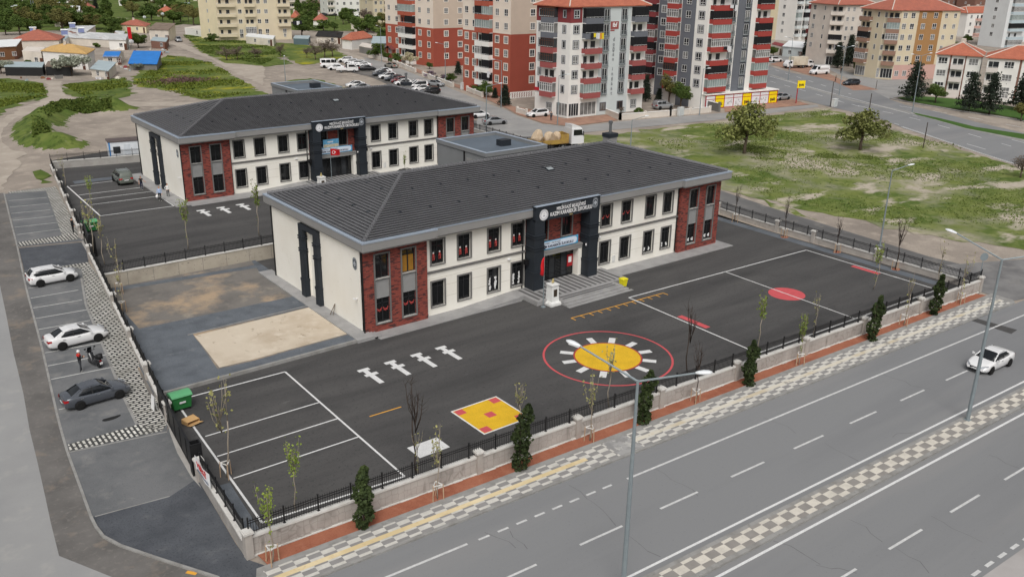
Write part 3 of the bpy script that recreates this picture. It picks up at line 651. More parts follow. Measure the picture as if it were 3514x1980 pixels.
    mb = MB(); wall_open(mb, px0, px1, 3.75, HW, [(19.0, 20.1, 4.7, 7.0), (21.9, 23.15, 4.7, 7.0)], .25); mb.build('portal_brick', m_brick, S, fix=False)
    for x, w in ((19.0, 1.1), (21.9, 1.25)):
        me = win_meshes(w, 2.3, 'school'); wo = obj('window', me[0], S, (x, .25, 4.7)); obj('pane', me[1], wo); obj('sill', me[2], wo)
    mb = MB(); mb.box(18.3, 24.5, -.25, .25, 3.25, 3.75); mb.box(18.3, 24.5, -.3, -.25, 3.6, 3.75); mb.build('door_lintel', m_cornice, S)
    mb = MB(); x0, x1 = 18.45, 23.7                               # board with the school's name
    mb.box(x0, x1, .16, .2, 3.78, 4.62, 1); mb.box(x0+.05, x1-.5, .145, .16, 3.86, 4.54, 0); 
    for k in range(8):
        a0, a1 = -PI/2+PI*k/8, -PI/2+PI*(k+1)/8; cx_, cz = x1-.5, 4.2
        mb.add([(cx_, .145, cz), (cx_+.34*math.cos(a0), .145, cz+.34*math.sin(a0)), (cx_+.34*math.cos(a1), .145, cz+.34*math.sin(a1))], [(0, 1, 2)], 0)
    bd = mb.build('name_board', [m_boardw, mat('board_sky_blue', srgb(84,164,206) if decor else srgb(52,84,160), .5, .1)], S, (0, -.35, .05))
    text('KAYSERİ - MELİKGAZİ', .2, mat('grey_letters', srgb(120,128,140), .6), bd, (20.35, .135, 4.38), fr, width=2.1)
    text(board, .34, m_ink, bd, (20.95, .135, 4.06), fr, width=4.2, bold=.008)
    mb = MB(); mb.disc((18.75, .138, 4.2), (.26,0,0), (0,0,.26), .8, 1, 24, 0); mb.disc((18.75, .138, 4.2), (.26,0,0), (0,0,.26), 0, .5, 24, 0); mb.build('board_emblem', mat('emblem_grey2', srgb(150,160,178), .6), bd, fix=False)
    # glazed entrance
    mb = MB()
    for k in range(8): x = 18.4+k*.76; mb.box(x, x+.08, .55, .63, .45, 3.25)
    mb.box(18.4, 23.8, .56, .62, 2.55, 2.63); mb.box(18.4, 23.8, .56, .62, .45, .55)
    for k in range(7): x = 18.48+k*.76; mb.box(x+.03, x+.65, .57, .61, .95, 1.0)
    dr = mb.build('entrance_frame', m_sash, S)
    for k in range(7):
        x = 18.48+k*.76; pn = MB(); pn.quad((x,.6,.55),(x+.68,.6,.55),(x+.68,.6,2.55),(x,.6,2.55)); pn.quad((x,.6,2.63),(x+.68,.6,2.63),(x+.68,.6,3.25),(x,.6,3.25)); pn.build('door_leaf' if k in (2, 3) else 'glass_panel', m_glass2 if k % 2 else m_glass, dr, fix=False)
    mb = MB(); mb.box(18.4, 23.8, .595, .60, .55, 1.5); mb.build('frosted_panel', mat('frosted', srgb(120,124,126), .5), dr, (0, .0, 0)) if 0 else None
    mb = MB(); mb.quad((23.8,-.2,.3),(24.3,-.2,.3),(24.3,-.2,3.3),(23.8,-.2,3.3)); mb.quad((23.8,-.2,.3),(23.8,.7,.3),(23.8,.7,3.3),(23.8,-.2,3.3)); mb.build('entrance_side_wall', m_cream, S, fix=False)
    if decor: mb = MB(); mb.box(23.0, 23.72, .5, .54, 1.3, 2.5, 0); mb.box(23.15, 23.55, .49, .5, 1.7, 2.3, 1); mb.build('notice_board', [mat('notice_red', srgb(168,32,40), .6), m_text], S)
    for x, dx in ((18.62, 1), (24.2, -1)):
        mb = MB(); mb.box(x-.13, x+.13, FY+.35, FY+.55, 3.6, 3.85, 0); mb.box(x-.11, x+.11, FY+.34, FY+.35, 3.62, 3.83, 1); mb.build('floodlight', [m_black, m_text], S)
    mb = MB(); mb.box(16.95, 17.35, -.5, -.15, 2.9, 3.4); mb.build('loudspeaker', m_black, S)
    mb = MB(); mb.box(25.42, 25.75, -.9, -.6, 3.7, 4.15); mb.build('loudspeaker', m_black, S)
    # steps
    mb = MB(); px_ = [(16.2, .1), (16.2, -3.4), (18.2, -4.2), (25.6, -4.2), (27.4, -2.6), (27.4, .1)]
    mb.box(15.9, 27.3, -3.6, .4, .02, .45); mb.box(18.0, 25.4, -4.6, -3.6, .02, .44); 
    for k in range(3): mb.box(18.0-.02, 25.3+.3*k+.3, -4.6-.36*(k+1), -4.6-.36*k, .02, .3-.145*k+.02); mb.box(25.4+.3*k, 25.4+.3*(k+1), -4.6, -3.6, .02, .3-.145*k+.02)
    for k in range(4): mb.box(27.3+.22*k, 27.3+.22*(k+1), -1.2, .1, .02, .45-.1*(k+1))
    st = mb.build('entrance_steps', m_slab, S)
    mb = MB()
    for k in range(17): x = 16.3+k*.64; mb.box(x, x+.26, -3.3, -.15 if (x < 17.1 or x > 25.4) else (-1.5 if (x < 18.3 or x > 24) else .4), .451, .457)
    for k in range(2): mb.box(18.3, 25.0, -4.45+.42*k, -4.25+.42*k, .441, .449)
    mb.build('anti_slip_strips', mat('dark_granite', srgb(84,83,83), .7), st)
    # ramp on the left side
    mb = MB(); mb.prism([(9.5, .1), (16.0, .1), (16.0, -1.55), (15.0, -1.65), (9.5, -1.6)], .01, .02); mb.v = [(x, y, z if z < .015 else .03+.42*max(0, (x-9.5)/6.5)) for x, y, z in mb.v]; mb.build('ramp', m_slab, S)
    # ---------- gable portal
    for a in (7.2, 10.1):
        mb = MB(); mb.box(-.36, .12, a, a+.75, .2, 7.2)
        for z in (5.75, 5.97, 4.55, 4.77): mb.box(-.43, .14, a-.07, a+.82, z, z+.12)
        mb.box(-.42, .14, a-.06, a+.81, 1.75, 2.0); mb.box(-.39, .13, a-.03, a+.78, .2, 1.75); mb.build('gable_column', m_anth, S)
    mb = MB(); mb.box(-.36, .1, 7.95, 10.1, 6.75, 7.2); mb.build('gable_lintel', m_anth, S)
    emblem_oval(S, (-.03, .95, 6.0), .5, rz=-PI/2)
    mb = MB(); mb.box(-.25, 0, .75, .83, 2.95, 3.03); mb.tube([(-.3,.55,3.05), (-.3,.95,3.0)], .06, 8); mb.build('security_camera', m_text, S)
    for x, y in ((-.08, -.35), (-.08, D_+.03), (wx0+.12, .02), (px0-.35, .02), (wx1-.14, .02)):
        mb = MB(); mb.tube([(x, y, .35), (x, y, 7.5)], .065, 8); mb.tube([(x, y, .36), (x, y-.12, .2)], .065, 8); mb.build('downpipe', m_black, S)
    mb = MB(); mb.box(28.75, 29.15, .04, .1, .75, 1.45); mb.build('meter_box', mat('pale_box', srgb(214,214,210), .6), S)
    for x, z in ((15.2, 3.62), (26.6, 3.75)): mb = MB(); mb.box(x, x+.3, -.02, .1, z, z+.1); mb.tube([(x, -.1, z+.05), (x+.3, -.06, z+.05)], .05, 8); mb.build('security_camera', m_text, S)
    # ---------- cornice, gutter
    def ringpoly(i):   # rim outline with the two wing projections
        return [(RX0+i, RY0+i), (wx0+.55-i, RY0+i), (wx0+.55-i, RY0+.38+i), (wx1-.55+i, RY0+.38+i), (wx1-.55+i, RY0+i), (RX1-i, RY0+i), (RX1-i, RY1-i), (RX0+i, RY1-i)]
    mb = MB()
    def band(i0, z0, i1, z1, m=0):
        a, b = ringpoly(i0), ringpoly(i1)
        for k in range(8): mb.quad((*a[k], z0), (*a[(k+1)%8], z0), (*b[(k+1)%8], z1), (*b[k], z1), m)
    band(.9, 7.42, .12, 7.42); band(.12, 7.42, .12, 7.5); band(.12, 7.5, .05, 7.56); band(.05, 7.56, .0, 7.56); band(0, 7.56, 0, 8.22)
    co = mb.build('cornice', m_cornice, S)
    mb = MB(); band(-.03, 8.22, -.03, RH); band(-.03, RH, .32, RH); band(.32, RH, .4, 8.2); band(-.03, 8.22, .0, 8.22)
    mb.build('gutter', m_metal, S)
    mb = MB(); a = ringpoly(.35); mb.add([(x, y, 8.2) for x, y in a], [tuple(range(8))]); mb.build('gutter_floor', m_metal, S)
    # ---------- roof: stepped tile courses on four slopes
    ym = (RY0+RY1)/2; hd = ym-RY0; x0, x1, y0, y1 = RX0+.36, RX1-.36, RY0+.36, RY1-.36; zr = 10.95; ze = RH-.02; h2 = ym-y0
    mx = MB(); n = 28
    for k in range(n):
        t0, t1 = k/n, (k+1)/n+.002; z0, z1 = ze+(zr-ze)*t0+.12, ze+(zr-ze)*t1-.01; i0, i1 = h2*t0, h2*min(1, t1)
        for sgn in (0, 1):
            ya, yb_ = (y0+i0, y0+i1) if not sgn else (y1-i0, y1-i1)
            fy = y0 if (not sgn) else y1; 
            rs = -1 if not sgn else 1; lip = .05; gy = ya-rs*.13
            mx.quad((x0+i0, ya+rs*lip, z0), (x1-i0, ya+rs*lip, z0), (x1-i1, yb_, z1), (x0+i1, yb_, z1), 0); mx.quad((x0+i0, ya+rs*lip, z0-.03), (x1-i0, ya+rs*lip, z0-.03), (x1-i0, ya+rs*lip, z0), (x0+i0, ya+rs*lip, z0), 0); mx.quad((x0+i0, ya+rs*lip, z0-.03), (x1-i0, ya+rs*lip, z0-.03), (x1-i0, gy, z0-.01), (x0+i0, gy, z0-.01), 0); mx.quad((x0+i0, gy, z0-.16), (x1-i0, gy, z0-.16), (x1-i0, gy, z0), (x0+i0, gy, z0), 0)
            xa, xb = (x0+i0, x0+i1) if not sgn else (x1-i0, x1-i1); gx = xa-rs*.13
            mx.quad((xa+rs*lip, y0+i0, z0), (xa+rs*lip, y1-i0, z0), (xb, y1-i1, z1), (xb, y0+i1, z1), 1); mx.quad((xa+rs*lip, y0+i0, z0-.03), (xa+rs*lip, y1-i0, z0-.03), (xa+rs*lip, y1-i0, z0), (xa+rs*lip, y0+i0, z0), 1); mx.quad((xa+rs*lip, y0+i0, z0-.03), (xa+rs*lip, y1-i0, z0-.03), (gx, y1-i0, z0-.01), (gx, y0+i0, z0-.01), 1); mx.quad((gx, y0+i0, z0-.16), (gx, y1-i0, z0-.16), (gx, y1-i0, z0), (gx, y0+i0, z0), 1)
    # strip of roof over the middle projection edge is covered by the gutter floor
    roof = mx.build('roof', [m_tilex, m_tiley], S, fix=False)
    xa, xb = x0+h2, x1-h2
    mb = MB()
    def caps(p, q):
        p, q = Vector(p), Vector(q); L = (q-p).length; k = int(L/.42)
        for i in range(k):
            a, b = p.lerp(q, i/k), p.lerp(q, (i+1.12)/k); mb.tube([a, b], [.20, .15], 8)
    caps((x0, y0, ze+.04), (xa, ym, zr+.05)); caps((x0, y1, ze+.08), (xa, ym, zr+.05)); caps((x1, y0, ze+.08), (xb, ym, zr+.05)); caps((x1, y1, ze+.08), (xb, ym, zr+.05)); caps((xa, ym, zr+.05), (xb, ym, zr+.05))
    mb.build('ridge_tiles', m_tilex, roof)
    vm = MB(); vm.add([(-.12,-.16,0),(.12,-.16,0),(0,-.16,.12),(-.12,.2,.05),(.12,.2,.05)], [(0,1,2),(0,2,3),(1,4,2),(3,2,4)]); vme = vm.mesh('roof_vent', m_anth)
    for fr_ in (.33, .68):
        for k in range(13):
            i = h2*fr_; x = x0+i+2.2+k*3.05
            if x > x1-i-1: break
            obj('roof_vent', vme, roof, (x, y0+i, ze+(zr-ze)*fr_+.06))
        for k in range(5):
            i = h2*fr_; y = y0+i+1.6+k*2.6
            if y > y1-i-1: break
            obj('roof_vent', vme, roof, (x0+i, y, ze+(zr-ze)*fr_+.06), -PI/2)
    i = h2*.62; hm = MB(); hm.box(-.42, .42, -.3, .3, 0, .1, 0); hm.box(-.35, .35, -.24, .24, .1, .12, 1)
    ho = hm.build('roof_hatch', [m_anth, mat('skylight', srgb(150,156,158), .2)], roof, (24.2, y0+i, ze+(zr-ze)*.62+.1)); ho.rotation_euler = (math.atan((zr-ze)/h2), 0, 0)
    # chimney on the rear slope
    mb = MB(); mb.box(41.2, 42.5, 14.2, 15.3, 8.6, 9.9, 0); mb.box(41.12, 42.58, 14.12, 15.38, 9.9, 10.35, 1)
    ch = mb.build('chimney', [m_cornice, m_anth], S)
    mb = MB(); mb.tube([(41.85, 14.75, 10.3), (41.85, 14.75, 11.5)], .17, 12); mb.tube([(41.85, 14.75, 11.5), (41.85, 14.75, 11.8)], .25, 12); mb.build('flue', mat('steel_flue', srgb(120,122,124), .4, metal=.5), ch)
    # low block behind with a flat membrane roof
    bx0, bx1, by0, by1, bz = 12.0, 29.0, 17.3, 26.5, 8.0
    return S
A_ORG = Vector((33.0, 62.0, 0)); B_ORG = Vector((34.05, 107.95, 1.23)); B_SC = .965
school('long cream two storey school with four red paper window decorations, nearest the avenue', A_ORG, 'KAZIM KARABEKİR İLKOKULU', 'KAZIM KARABEKİR İLKOKULU', True)
school('cream two storey school with a Turkish flag before its portal, behind the nearer school', B_ORG, 'KAZIM KARABEKİR ORTAOKULU', 'KAZIM KARABEKİR ORTAOKULU', False, B_SC)
# ================================================================== KIT: fences, lamps, plants, vehicles, people
m_wallc = gmat('cast_wall', [srgb(176,170,163), (srgb(158,152,146), .6, .42, .7), (srgb(132,127,121), 1.1, .58, .8, (1,1), .4), (srgb(196,191,184), 4, .6, .85)], bmp=.5, bs=5)
m_coping = gmat('coping', [srgb(206,204,199), (srgb(190,187,181), 1.5, .45, .7)], bmp=.1)
m_galv = mat('galvanised_steel', srgb(138,148,152), .5, .1, 2, metal=.3)
m_lampw = mat('lamp_head_white', srgb(226,230,232), .4, .03)
m_bark = mat('bark', srgb(104,92,80), .9, .25, 6, bmp=.3); m_barkl = mat('pale_bark', srgb(150,140,126), .9, .2, 6); m_barkd = mat('dark_bark', srgb(66,56,50), .9, .2, 6)
m_wood = mat('stake_wood', srgb(176,150,124), .85, .15, 3)
def leafmat(name, a, b):
    m, nt, p = _new(name); v = coords(nt); gi = N(nt, 'ShaderNodeObjectInfo')
    f = ramp(nt, noise(nt, v, 2.2, 4), .3, .72); c = mixn(nt, f, a, b)
    h = N(nt, 'ShaderNodeHueSaturation'); mr = N(nt, 'ShaderNodeMapRange'); mr.inputs[3].default_value = .82; mr.inputs[4].default_value = 1.18
    nt.links.new(gi.outputs['Random'], mr.inputs[0]); nt.links.new(mr.outputs[0], h.inputs['Value']); nt.links.new(c, h.inputs['Color'])
    nt.links.new(h.outputs[0], p.inputs['Base Color']); p.inputs['Roughness'].default_value = .75; p.inputs['Specular IOR Level'].default_value = .2; return m
L_fresh = leafmat('leaf_fresh', srgb(106,126,52), srgb(142,152,70)); L_bud = leafmat('leaf_budding', srgb(140,140,84), srgb(160,156,104))
L_dark = leafmat('leaf_evergreen', srgb(38,50,28), srgb(68,80,44)); L_mid = leafmat('leaf_mid', srgb(64,84,38), srgb(98,114,52)); L_olive = leafmat('leaf_olive', srgb(92,92,50), srgb(124,118,68))
L_silver = leafmat('leaf_silver', srgb(132,138,122), srgb(168,170,154)); L_pine = leafmat('leaf_pine', srgb(34,44,36), srgb(58,66,52)); L_brown = leafmat('twigs_brown', srgb(96,84,74), srgb(128,116,104)); L_blossom = leafmat('blossom', srgb(196,184,160), srgb(150,152,110)); L_lilac = leafmat('lilac', srgb(128,98,132), srgb(98,104,70))
def leafcloud(P, size, nrm=None, mat_=None, name='crown', flat=.0, seed=0):
    """one small bent quad per point of P"""
    r = np.random.default_rng(seed); n = len(P); P = np.asarray(P, float)
    d = r.normal(size=(n, 3)); d /= np.linalg.norm(d, axis=1)[:, None]; e = r.normal(size=(n, 3)); e -= d*(e*d).sum(1)[:, None]; e /= np.linalg.norm(e, axis=1)[:, None]
    s = (size*r.uniform(.6, 1.35, n))[:, None]
    V = np.stack([P-d*s*.5-e*s*.35, P+d*s*.5-e*s*.35, P+d*s*.5+e*s*.35, P-d*s*.5+e*s*.35], 1).reshape(-1, 3)
    me = bpy.data.meshes.new(name); me.vertices.add(4*n); me.vertices.foreach_set('co', V.ravel()); me.loops.add(4*n); me.polygons.add(n)
    me.loops.foreach_set('vertex_index', np.arange(4*n, dtype=np.int32)); me.polygons.foreach_set('loop_start', np.arange(0, 4*n, 4, dtype=np.int32)); me.polygons.foreach_set('loop_total', np.full(n, 4, np.int32))
    me.update(); me.validate(); me.materials.append(mat_); return me
def sapling_meshes(kind, seed):
    r = random.Random(seed); tr = MB(); P = []
    pts = [(0,0,0)]; 
    for k in range(1, 6): pts.append((pts[-1][0]+r.uniform(-.02,.02), pts[-1][1]+r.uniform(-.02,.02), .11*k))
    tr.tube(pts, [.0085-.0006*k for k in range(6)], 6)
    top = Vector(pts[-1]); nb = {'leafy': 9, 'bud': 9, 'bare': 11, 'thin': 5}[kind]
    for b in range(nb):
        a = r.uniform(0, 2*PI); zs = r.uniform(.42, .6); s = Vector((0, 0, zs)) if b else top; L = r.uniform(.22, .42)*(1 if b else 1.05); tilt = r.uniform(.15, .45) if b else .04
        p0 = s; p1 = s+Vector((math.cos(a)*math.sin(tilt), math.sin(a)*math.sin(tilt), math.cos(tilt)))*L*.5; p2 = p1+Vector((math.cos(a)*tilt*.35, math.sin(a)*tilt*.35, 1)).normalized()*L*.5
        p2.z = min(p2.z, 1.0); tr.tube([p0, p1, p2], [.0042, .003, .0012], 4)
        nl = {'leafy': 26, 'bud': 9, 'bare': 0, 'thin': 5}[kind]
        for q in range(nl):
            t = r.uniform(.1, 1.05); c = p0.lerp(p1, t*2) if t < .5 else p1.lerp(p2, t*2-1); P.append(c+Vector((r.gauss(0,.018), r.gauss(0,.018), r.gauss(0,.022))))
        if kind == 'bare':
            for q in range(4): c = p1.lerp(p2, r.random()); e = c+Vector((r.uniform(-.06,.06), r.uniform(-.06,.06), r.uniform(.03,.12))); tr.tube([c, e], [.002, .0008], 3)
    if kind in ('leafy', 'thin'):
        for q in range(12): P.append((r.gauss(0,.012), r.gauss(0,.012), r.uniform(.15,.45)))
    return tr, P
SAP = {}
def sapling(label, p, h, kind, seed, stakes=False, group=None):
    k = (kind, seed % 3)
    if k not in SAP:
        tr, P = sapling_meshes(kind, 100+seed % 3*7+len(kind)); SAP[k] = (tr.mesh('trunk', m_barkd if kind == 'bare' else m_barkl, True), leafcloud(P, .022, mat_=L_fresh if kind == 'leafy' else L_bud, seed=seed, name='crown') if P else None)
    t = thing('sapling', label, 'young tree', p, seed*1.3, group)
    for nm, me in (('trunk', SAP[k][0]), ('crown', SAP[k][1])):
        if me: o = obj(nm, me, t); o.scale = (h, h, h)
    if stakes:
        mb = MB(); pts = [(.38*math.cos(a), .38*math.sin(a)) for a in (0, 2.1, 4.2)]
        for x, y in pts: b = MB(); b.tube([(x, y, -.05), (x*.9, y*.9, 1.05)], .035, 6); b.build('stake', m_wood, t)
        for i in range(3): a, b = pts[i], pts[(i+1) % 3]; mb.tube([(a[0]*.9, a[1]*.9, 1.0), (b[0]*.9, b[1]*.9, 1.0)], .035, 5)
        mb.build('stake_tie', m_coping, t)
    return t
def cypress(label, p, h, seed, lean=0):
    r = np.random.default_rng(seed); n = 1500; z = r.uniform(.01, 1, n)**.9; rad = .108*np.minimum(1, (1.06-z)*3.2)*np.minimum(1, .7+z*2)*(1+.28*np.sin(z*17+seed)+.15*np.sin(z*41)); a = r.uniform(0, 2*PI, n); q = np.sqrt(r.uniform(.35, 1.15, n))
    cx = lean*(z**1.5)*.12+.025*np.sin(z*9+seed); P = np.stack([cx+np.cos(a)*rad*q, np.sin(a)*rad*q, z*.98], 1)*h
    t = thing('columnar_conifer', label, 'conifer', p, 0, 'narrow conifers along the avenue wall')
    obj('crown', leafcloud(P, .16, mat_=L_dark, seed=seed), t); mb = MB(); mb.tube([(0,0,0), (0,0,h*.8)], [.06, .03], 6); mb.build('trunk', m_barkd, t); return t
TREES = {}
def tree_mesh(kind, seed):
    """unit-height tree: (trunk MB mesh, crown mesh)"""
    k = (kind, seed)
    if k in TREES: return TREES[k]
    r = random.Random(seed*31+len(kind)); rn = np.random.default_rng(seed+5); tr = MB(); P = []
    if kind in ('round', 'olive', 'silver', 'bushy', 'blossom', 'lilac', 'bare'):
        low = .14 if kind in ('bushy', 'lilac', 'silver') else .24
        tr.tube([(0,0,0), (.01,.01,low*.6), (.02,-.01,low+.1)], [.034, .028, .022], 7)
        nb = 9 if kind != 'bare' else 14; blobs = []
        for b in range(nb):
            a = 2*PI*b/nb+r.uniform(-.4,.4); el = r.uniform(.25, 1.3); L = r.uniform(.28, .5); s = Vector((0, 0, low+r.uniform(0, .14)))
            d = Vector((math.cos(a)*math.cos(el), math.sin(a)*math.cos(el), math.sin(el))); m1 = s+d*L*.5+Vector((0,0,.03)); e = s+d*L; e.z = min(e.z, .93)
            tr.tube([s, m1, e], [.014, .009, .003], 5); blobs.append((e, r.uniform(.12, .21))); blobs.append((m1, r.uniform(.08, .14)))
            for q in range(5 if kind == 'bare' else 2):
                c = m1.lerp(e, r.random()); f = c+Vector((r.uniform(-.12,.12), r.uniform(-.12,.12), r.uniform(.02,.15))); tr.tube([c, f], [.005, .0015], 3); blobs.append((f, .07))
        npt = {'round': 210, 'olive': 140, 'silver': 170, 'bushy': 230, 'blossom': 150, 'lilac': 150, 'bare': 26}[kind]
        for c, R in blobs:
            m = int(npt*(R/.15)**1.6); q = rn.normal(size=(m, 3)); q /= np.linalg.norm(q, axis=1)[:, None]; q *= (R*rn.uniform(.25, 1.08, m)**.6)[:, None]; q[:, 2] *= .78; q = q+np.array(c); P.append(q[(q[:, 2] > low*.55) & (q[:, 2] < 1.02)])
        P = np.concatenate(P); sz = .040 if kind != 'bare' else .03
        lm = {'round': L_mid, 'olive': L_olive, 'silver': L_silver, 'bushy': L_mid, 'blossom': L_blossom, 'lilac': L_lilac, 'bare': L_brown}[kind]
    elif kind in ('pine', 'cedar'):
        tr.tube([(0,0,0), (.005,0,.5), (0,0,.97)], [.022, .014, .003], 7); P = []
        n_l = 15 if kind == 'pine' else 12
        for l in range(n_l):
            f = l/(n_l-1); z = .16+.80*f; R = (.26 if kind == 'pine' else .34)*(1-f)**.8+.02; nb = 7 if kind == 'pine' else 6
            for b in range(nb):
                a = 2*PI*b/nb+l*.9+r.uniform(-.3,.3); rr = R*r.uniform(.7, 1.15); tip = Vector((math.cos(a)*rr, math.sin(a)*rr, z-rr*(.25 if kind == 'pine' else .05)+r.uniform(-.015,.015)))
                tr.tube([(0,0,z), tip], [.005, .0015], 3); m = int(16+130*rr); t = rn.uniform(.15, 1.03, m)[:, None]; base = np.array((0,0,z))+t*(np.array(tip)-np.array((0,0,z)))
                w = .03+.045*(1-t); P.append(base+rn.normal(size=(m, 3))*w*np.array((1,1,.45)))
        P = np.concatenate(P); sz = .032; lm = L_pine
    elif kind == 'poplar':
        tr.tube([(0,0,0), (0,0,.9)], [.03, .008], 6); n = 2600; z = rn.uniform(.06, 1, n); rad = .16*np.minimum(1, (1.04-z)*2.2)*np.minimum(1, .35+z*2.4)*(1+.2*np.sin(z*23)); a = rn.uniform(0, 2*PI, n); q = np.sqrt(rn.uniform(.2, 1.1, n)); P = np.stack([np.cos(a)*rad*q, np.sin(a)*rad*q, z], 1); sz = .036; lm = L_mid
    elif kind == 'shrub':
        tr.tube([(0,0,0), (.05,.02,.5)], [.03, .01], 5); P = []
        for b in range(8): c = np.array((r.uniform(-.55,.55), r.uniform(-.55,.55), r.uniform(.25,.7))); m = 130; q = rn.normal(size=(m, 3)); q /= np.linalg.norm(q, axis=1)[:, None]; P.append(c+q*(.34*rn.uniform(.3,1,m)**.5)[:, None]*np.array((1,1,.75)))
        P = np.concatenate(P); P = P[P[:, 2] > .02]; sz = .14; lm = L_mid
    TREES[k] = (tr.mesh('trunk', m_barkd if kind in ('pine', 'cedar') else m_bark, True), leafcloud(P, sz, mat_=lm, seed=seed)); return TREES[k]
def tree(kind, label, p, h, seed=0, wide=1.0, name=None, cat='tree', group=None, lm=None):
    a, b = tree_mesh(kind, seed % 3); nm = name or {'pine': 'conifer_tree', 'cedar': 'cedar_tree', 'poplar': 'poplar_tree', 'shrub': 'shrub', 'lilac': 'lilac_bush', 'silver': 'oleaster_tree', 'bare': 'bare_tree'}.get(kind, 'broadleaf_tree')
    t = thing(nm, label, 'shrub' if kind == 'shrub' else cat, p, seed*2.1, group)
    for n_, me in (('trunk', a), ('crown', b)):
        if lm and n_ == 'crown':
            kk = (me.name, lm.name)
            if kk not in TREES: c = me.copy(); c.materials[0] = lm; TREES[kk] = c
            me = TREES[kk]
        o = obj(n_, me, t); o.scale = (h*wide, h*wide, h)
    return t
# ------------------------------------------------------------------ railings
_pan = {}
def panel(L, h=.95, gap=.135):
    k = (round(L, 2), h)
    if k not in _pan:
        mb = MB()
        for z in (.12, h-.28, h-.14): mb.box(.04, L-.04, -.016, .016, z, z+.04)
        n = int(L/gap)
        for i in range(1, n): x = L*i/n; mb.box(x-.011, x+.011, -.011, .011, .06, h-.04); mb.add([(x-.02,0,h-.04),(x+.02,0,h-.04),(x,0,h+.03),(x,.012,h-.04)], [(0,1,2),(1,3,2),(3,0,2)])
        _pan[k] = mb.mesh('rail_panel', m_black, fix=False)
    return _pan[k]
_pst = MB(); _pst.box(-.035, .035, -.035, .035, 0, 1.02); _pst.box(-.045, .045, -.045, .045, 1.02, 1.05); _pst.box(-.07, .07, -.07, .07, 0, .03)
def railing(root, a, b, z, bay=1.95, h=.95):
    a = Vector((a[0], a[1], z if not callable(z) else z(*a))); b = Vector((b[0], b[1], z if not callable(z) else z(*b)))
    L = (b-a).to_2d().length; n = max(1, round(L/bay)); ang = math.atan2(b.y-a.y, b.x-a.x); base = root.location
    if 'pm' not in _pan: _pan['pm'] = _pst.mesh('post', m_black)
    for i in range(n+1):
        p = a.lerp(b, i/n)
        if callable(z): p.z = z(p.x, p.y)
        obj('post', _pan['pm'], root, p-base, ang)
        if i < n:
            q = a.lerp(b, (i+1)/n); 
            if callable(z): q.z = z(q.x, q.y)
            o = obj('rail_panel', panel(L/n, h), root, p-base, ang); o.rotation_euler = (0, -math.atan2(q.z-p.z, L/n), ang)
def wallbox(mb, a, b, off0, off1, z0, z1, m=0):
    """straight wall from a to b; off = left side positive; z callable for the top follows terrain"""
    a = Vector(a[:2]); b = Vector(b[:2]); t = (b-a).normalized(); n = Vector((-t.y, t.x)); k = 8 if callable(z1) else 1
    for i in range(k):
        p, q = a.lerp(b, i/k), a.lerp(b, (i+1)/k); c = [p+n*off0, q+n*off0, q+n*off1, p+n*off1]
        f = (lambda zz, v: zz(v.x, v.y) if callable(zz) else zz)
        lo = [f(z0, p), f(z0, q), f(z0, q), f(z0, p)]; hi = [f(z1, p), f(z1, q), f(z1, q), f(z1, p)]
        mb.add([(v.x, v.y, z) for v, z in zip(c, lo)]+[(v.x, v.y, z) for v, z in zip(c, hi)], [(0,3,2,1),(4,5,6,7),(0,1,5,4),(1,2,6,5),(2,3,7,6),(3,0,4,7)], m)
# ------------------------------------------------------------------ street lamps
def street_lamp(label, p, h, arms, pole_r=.11, group='street lamps'):
    t = thing('street_lamp', label, 'street lamp', p, 0, group)
    mb = MB(); mb.tube([(0,0,0), (0,0,h*.5), (0,0,h)], [pole_r, pole_r*.8, pole_r*.5], 10); mb.box(-.2, .2, -.2, .2, 0, .04); mb.build('pole', m_galv, t, smooth=False)
    for ang, L, rise in arms:
        c, s = math.cos(ang), math.sin(ang); e = Vector((c*L, s*L, h+rise))
        mb = MB(); mb.tube([(0,0,h-.05), e], [.055, .045], 7); ar = mb.build('arm', m_galv, t)
        hb = MB(); d = Vector((c, s, rise/L*.5)).normalized(); n = Vector((-s, c, 0)); secs = []
        for f, w, th in ((-.05, .05, .05), (.1, .12, .08), (.32, .16, .10), (.55, .15, .08), (.7, .05, .04)):
            q = e+d*f; secs.append([q-n*w, q-n*w*.6+Vector((0,0,th)), q+n*w*.6+Vector((0,0,th)), q+n*w, q+n*w*.7-Vector((0,0,th*.5)), q-n*w*.7-Vector((0,0,th*.5))])
        hb.loft(secs); hb.build('lamp_head', m_lampw, t, smooth=True)
    return t
# ------------------------------------------------------------------ vehicles
def paintmat(n, c, metal=0): 
    m = mat('car_paint_'+n, c, .25, .02, .5, metal=metal, spec=.5, coat=.6); return m
P_white = paintmat('white', (.74,.74,.74)); P_grey = paintmat('grey', srgb(86,90,97), .3); P_silver = paintmat('silver', srgb(160,162,164), .4); P_black = paintmat('black', (.012,.012,.014)); P_dark = paintmat('dark_blue_grey', srgb(48,54,62), .2); P_red = paintmat('dark_red', srgb(112,24,30)); P_green = paintmat('grey_green', srgb(112,118,110), .3); P_beige = paintmat('beige_silver', srgb(150,146,136), .4)
m_cglass = mat('car_glass', (.008,.010,.012), .05, .1, .5, spec=.6); m_tyre = mat('tyre', (.010,.010,.010), .85); m_rim = mat('alloy_rim', srgb(150,152,154), .35, .1, metal=.6); m_rimd = mat('dark_rim', srgb(52,53,55), .4, metal=.3); m_lens = mat('headlight_lens', (.35,.37,.40), .1, .2, 3); m_tail = mat('tail_light', (.35,.012,.015), .25); m_plate = mat('number_plate', (.7,.7,.7), .5); m_trim = mat('black_trim', (.014,.014,.015), .6)
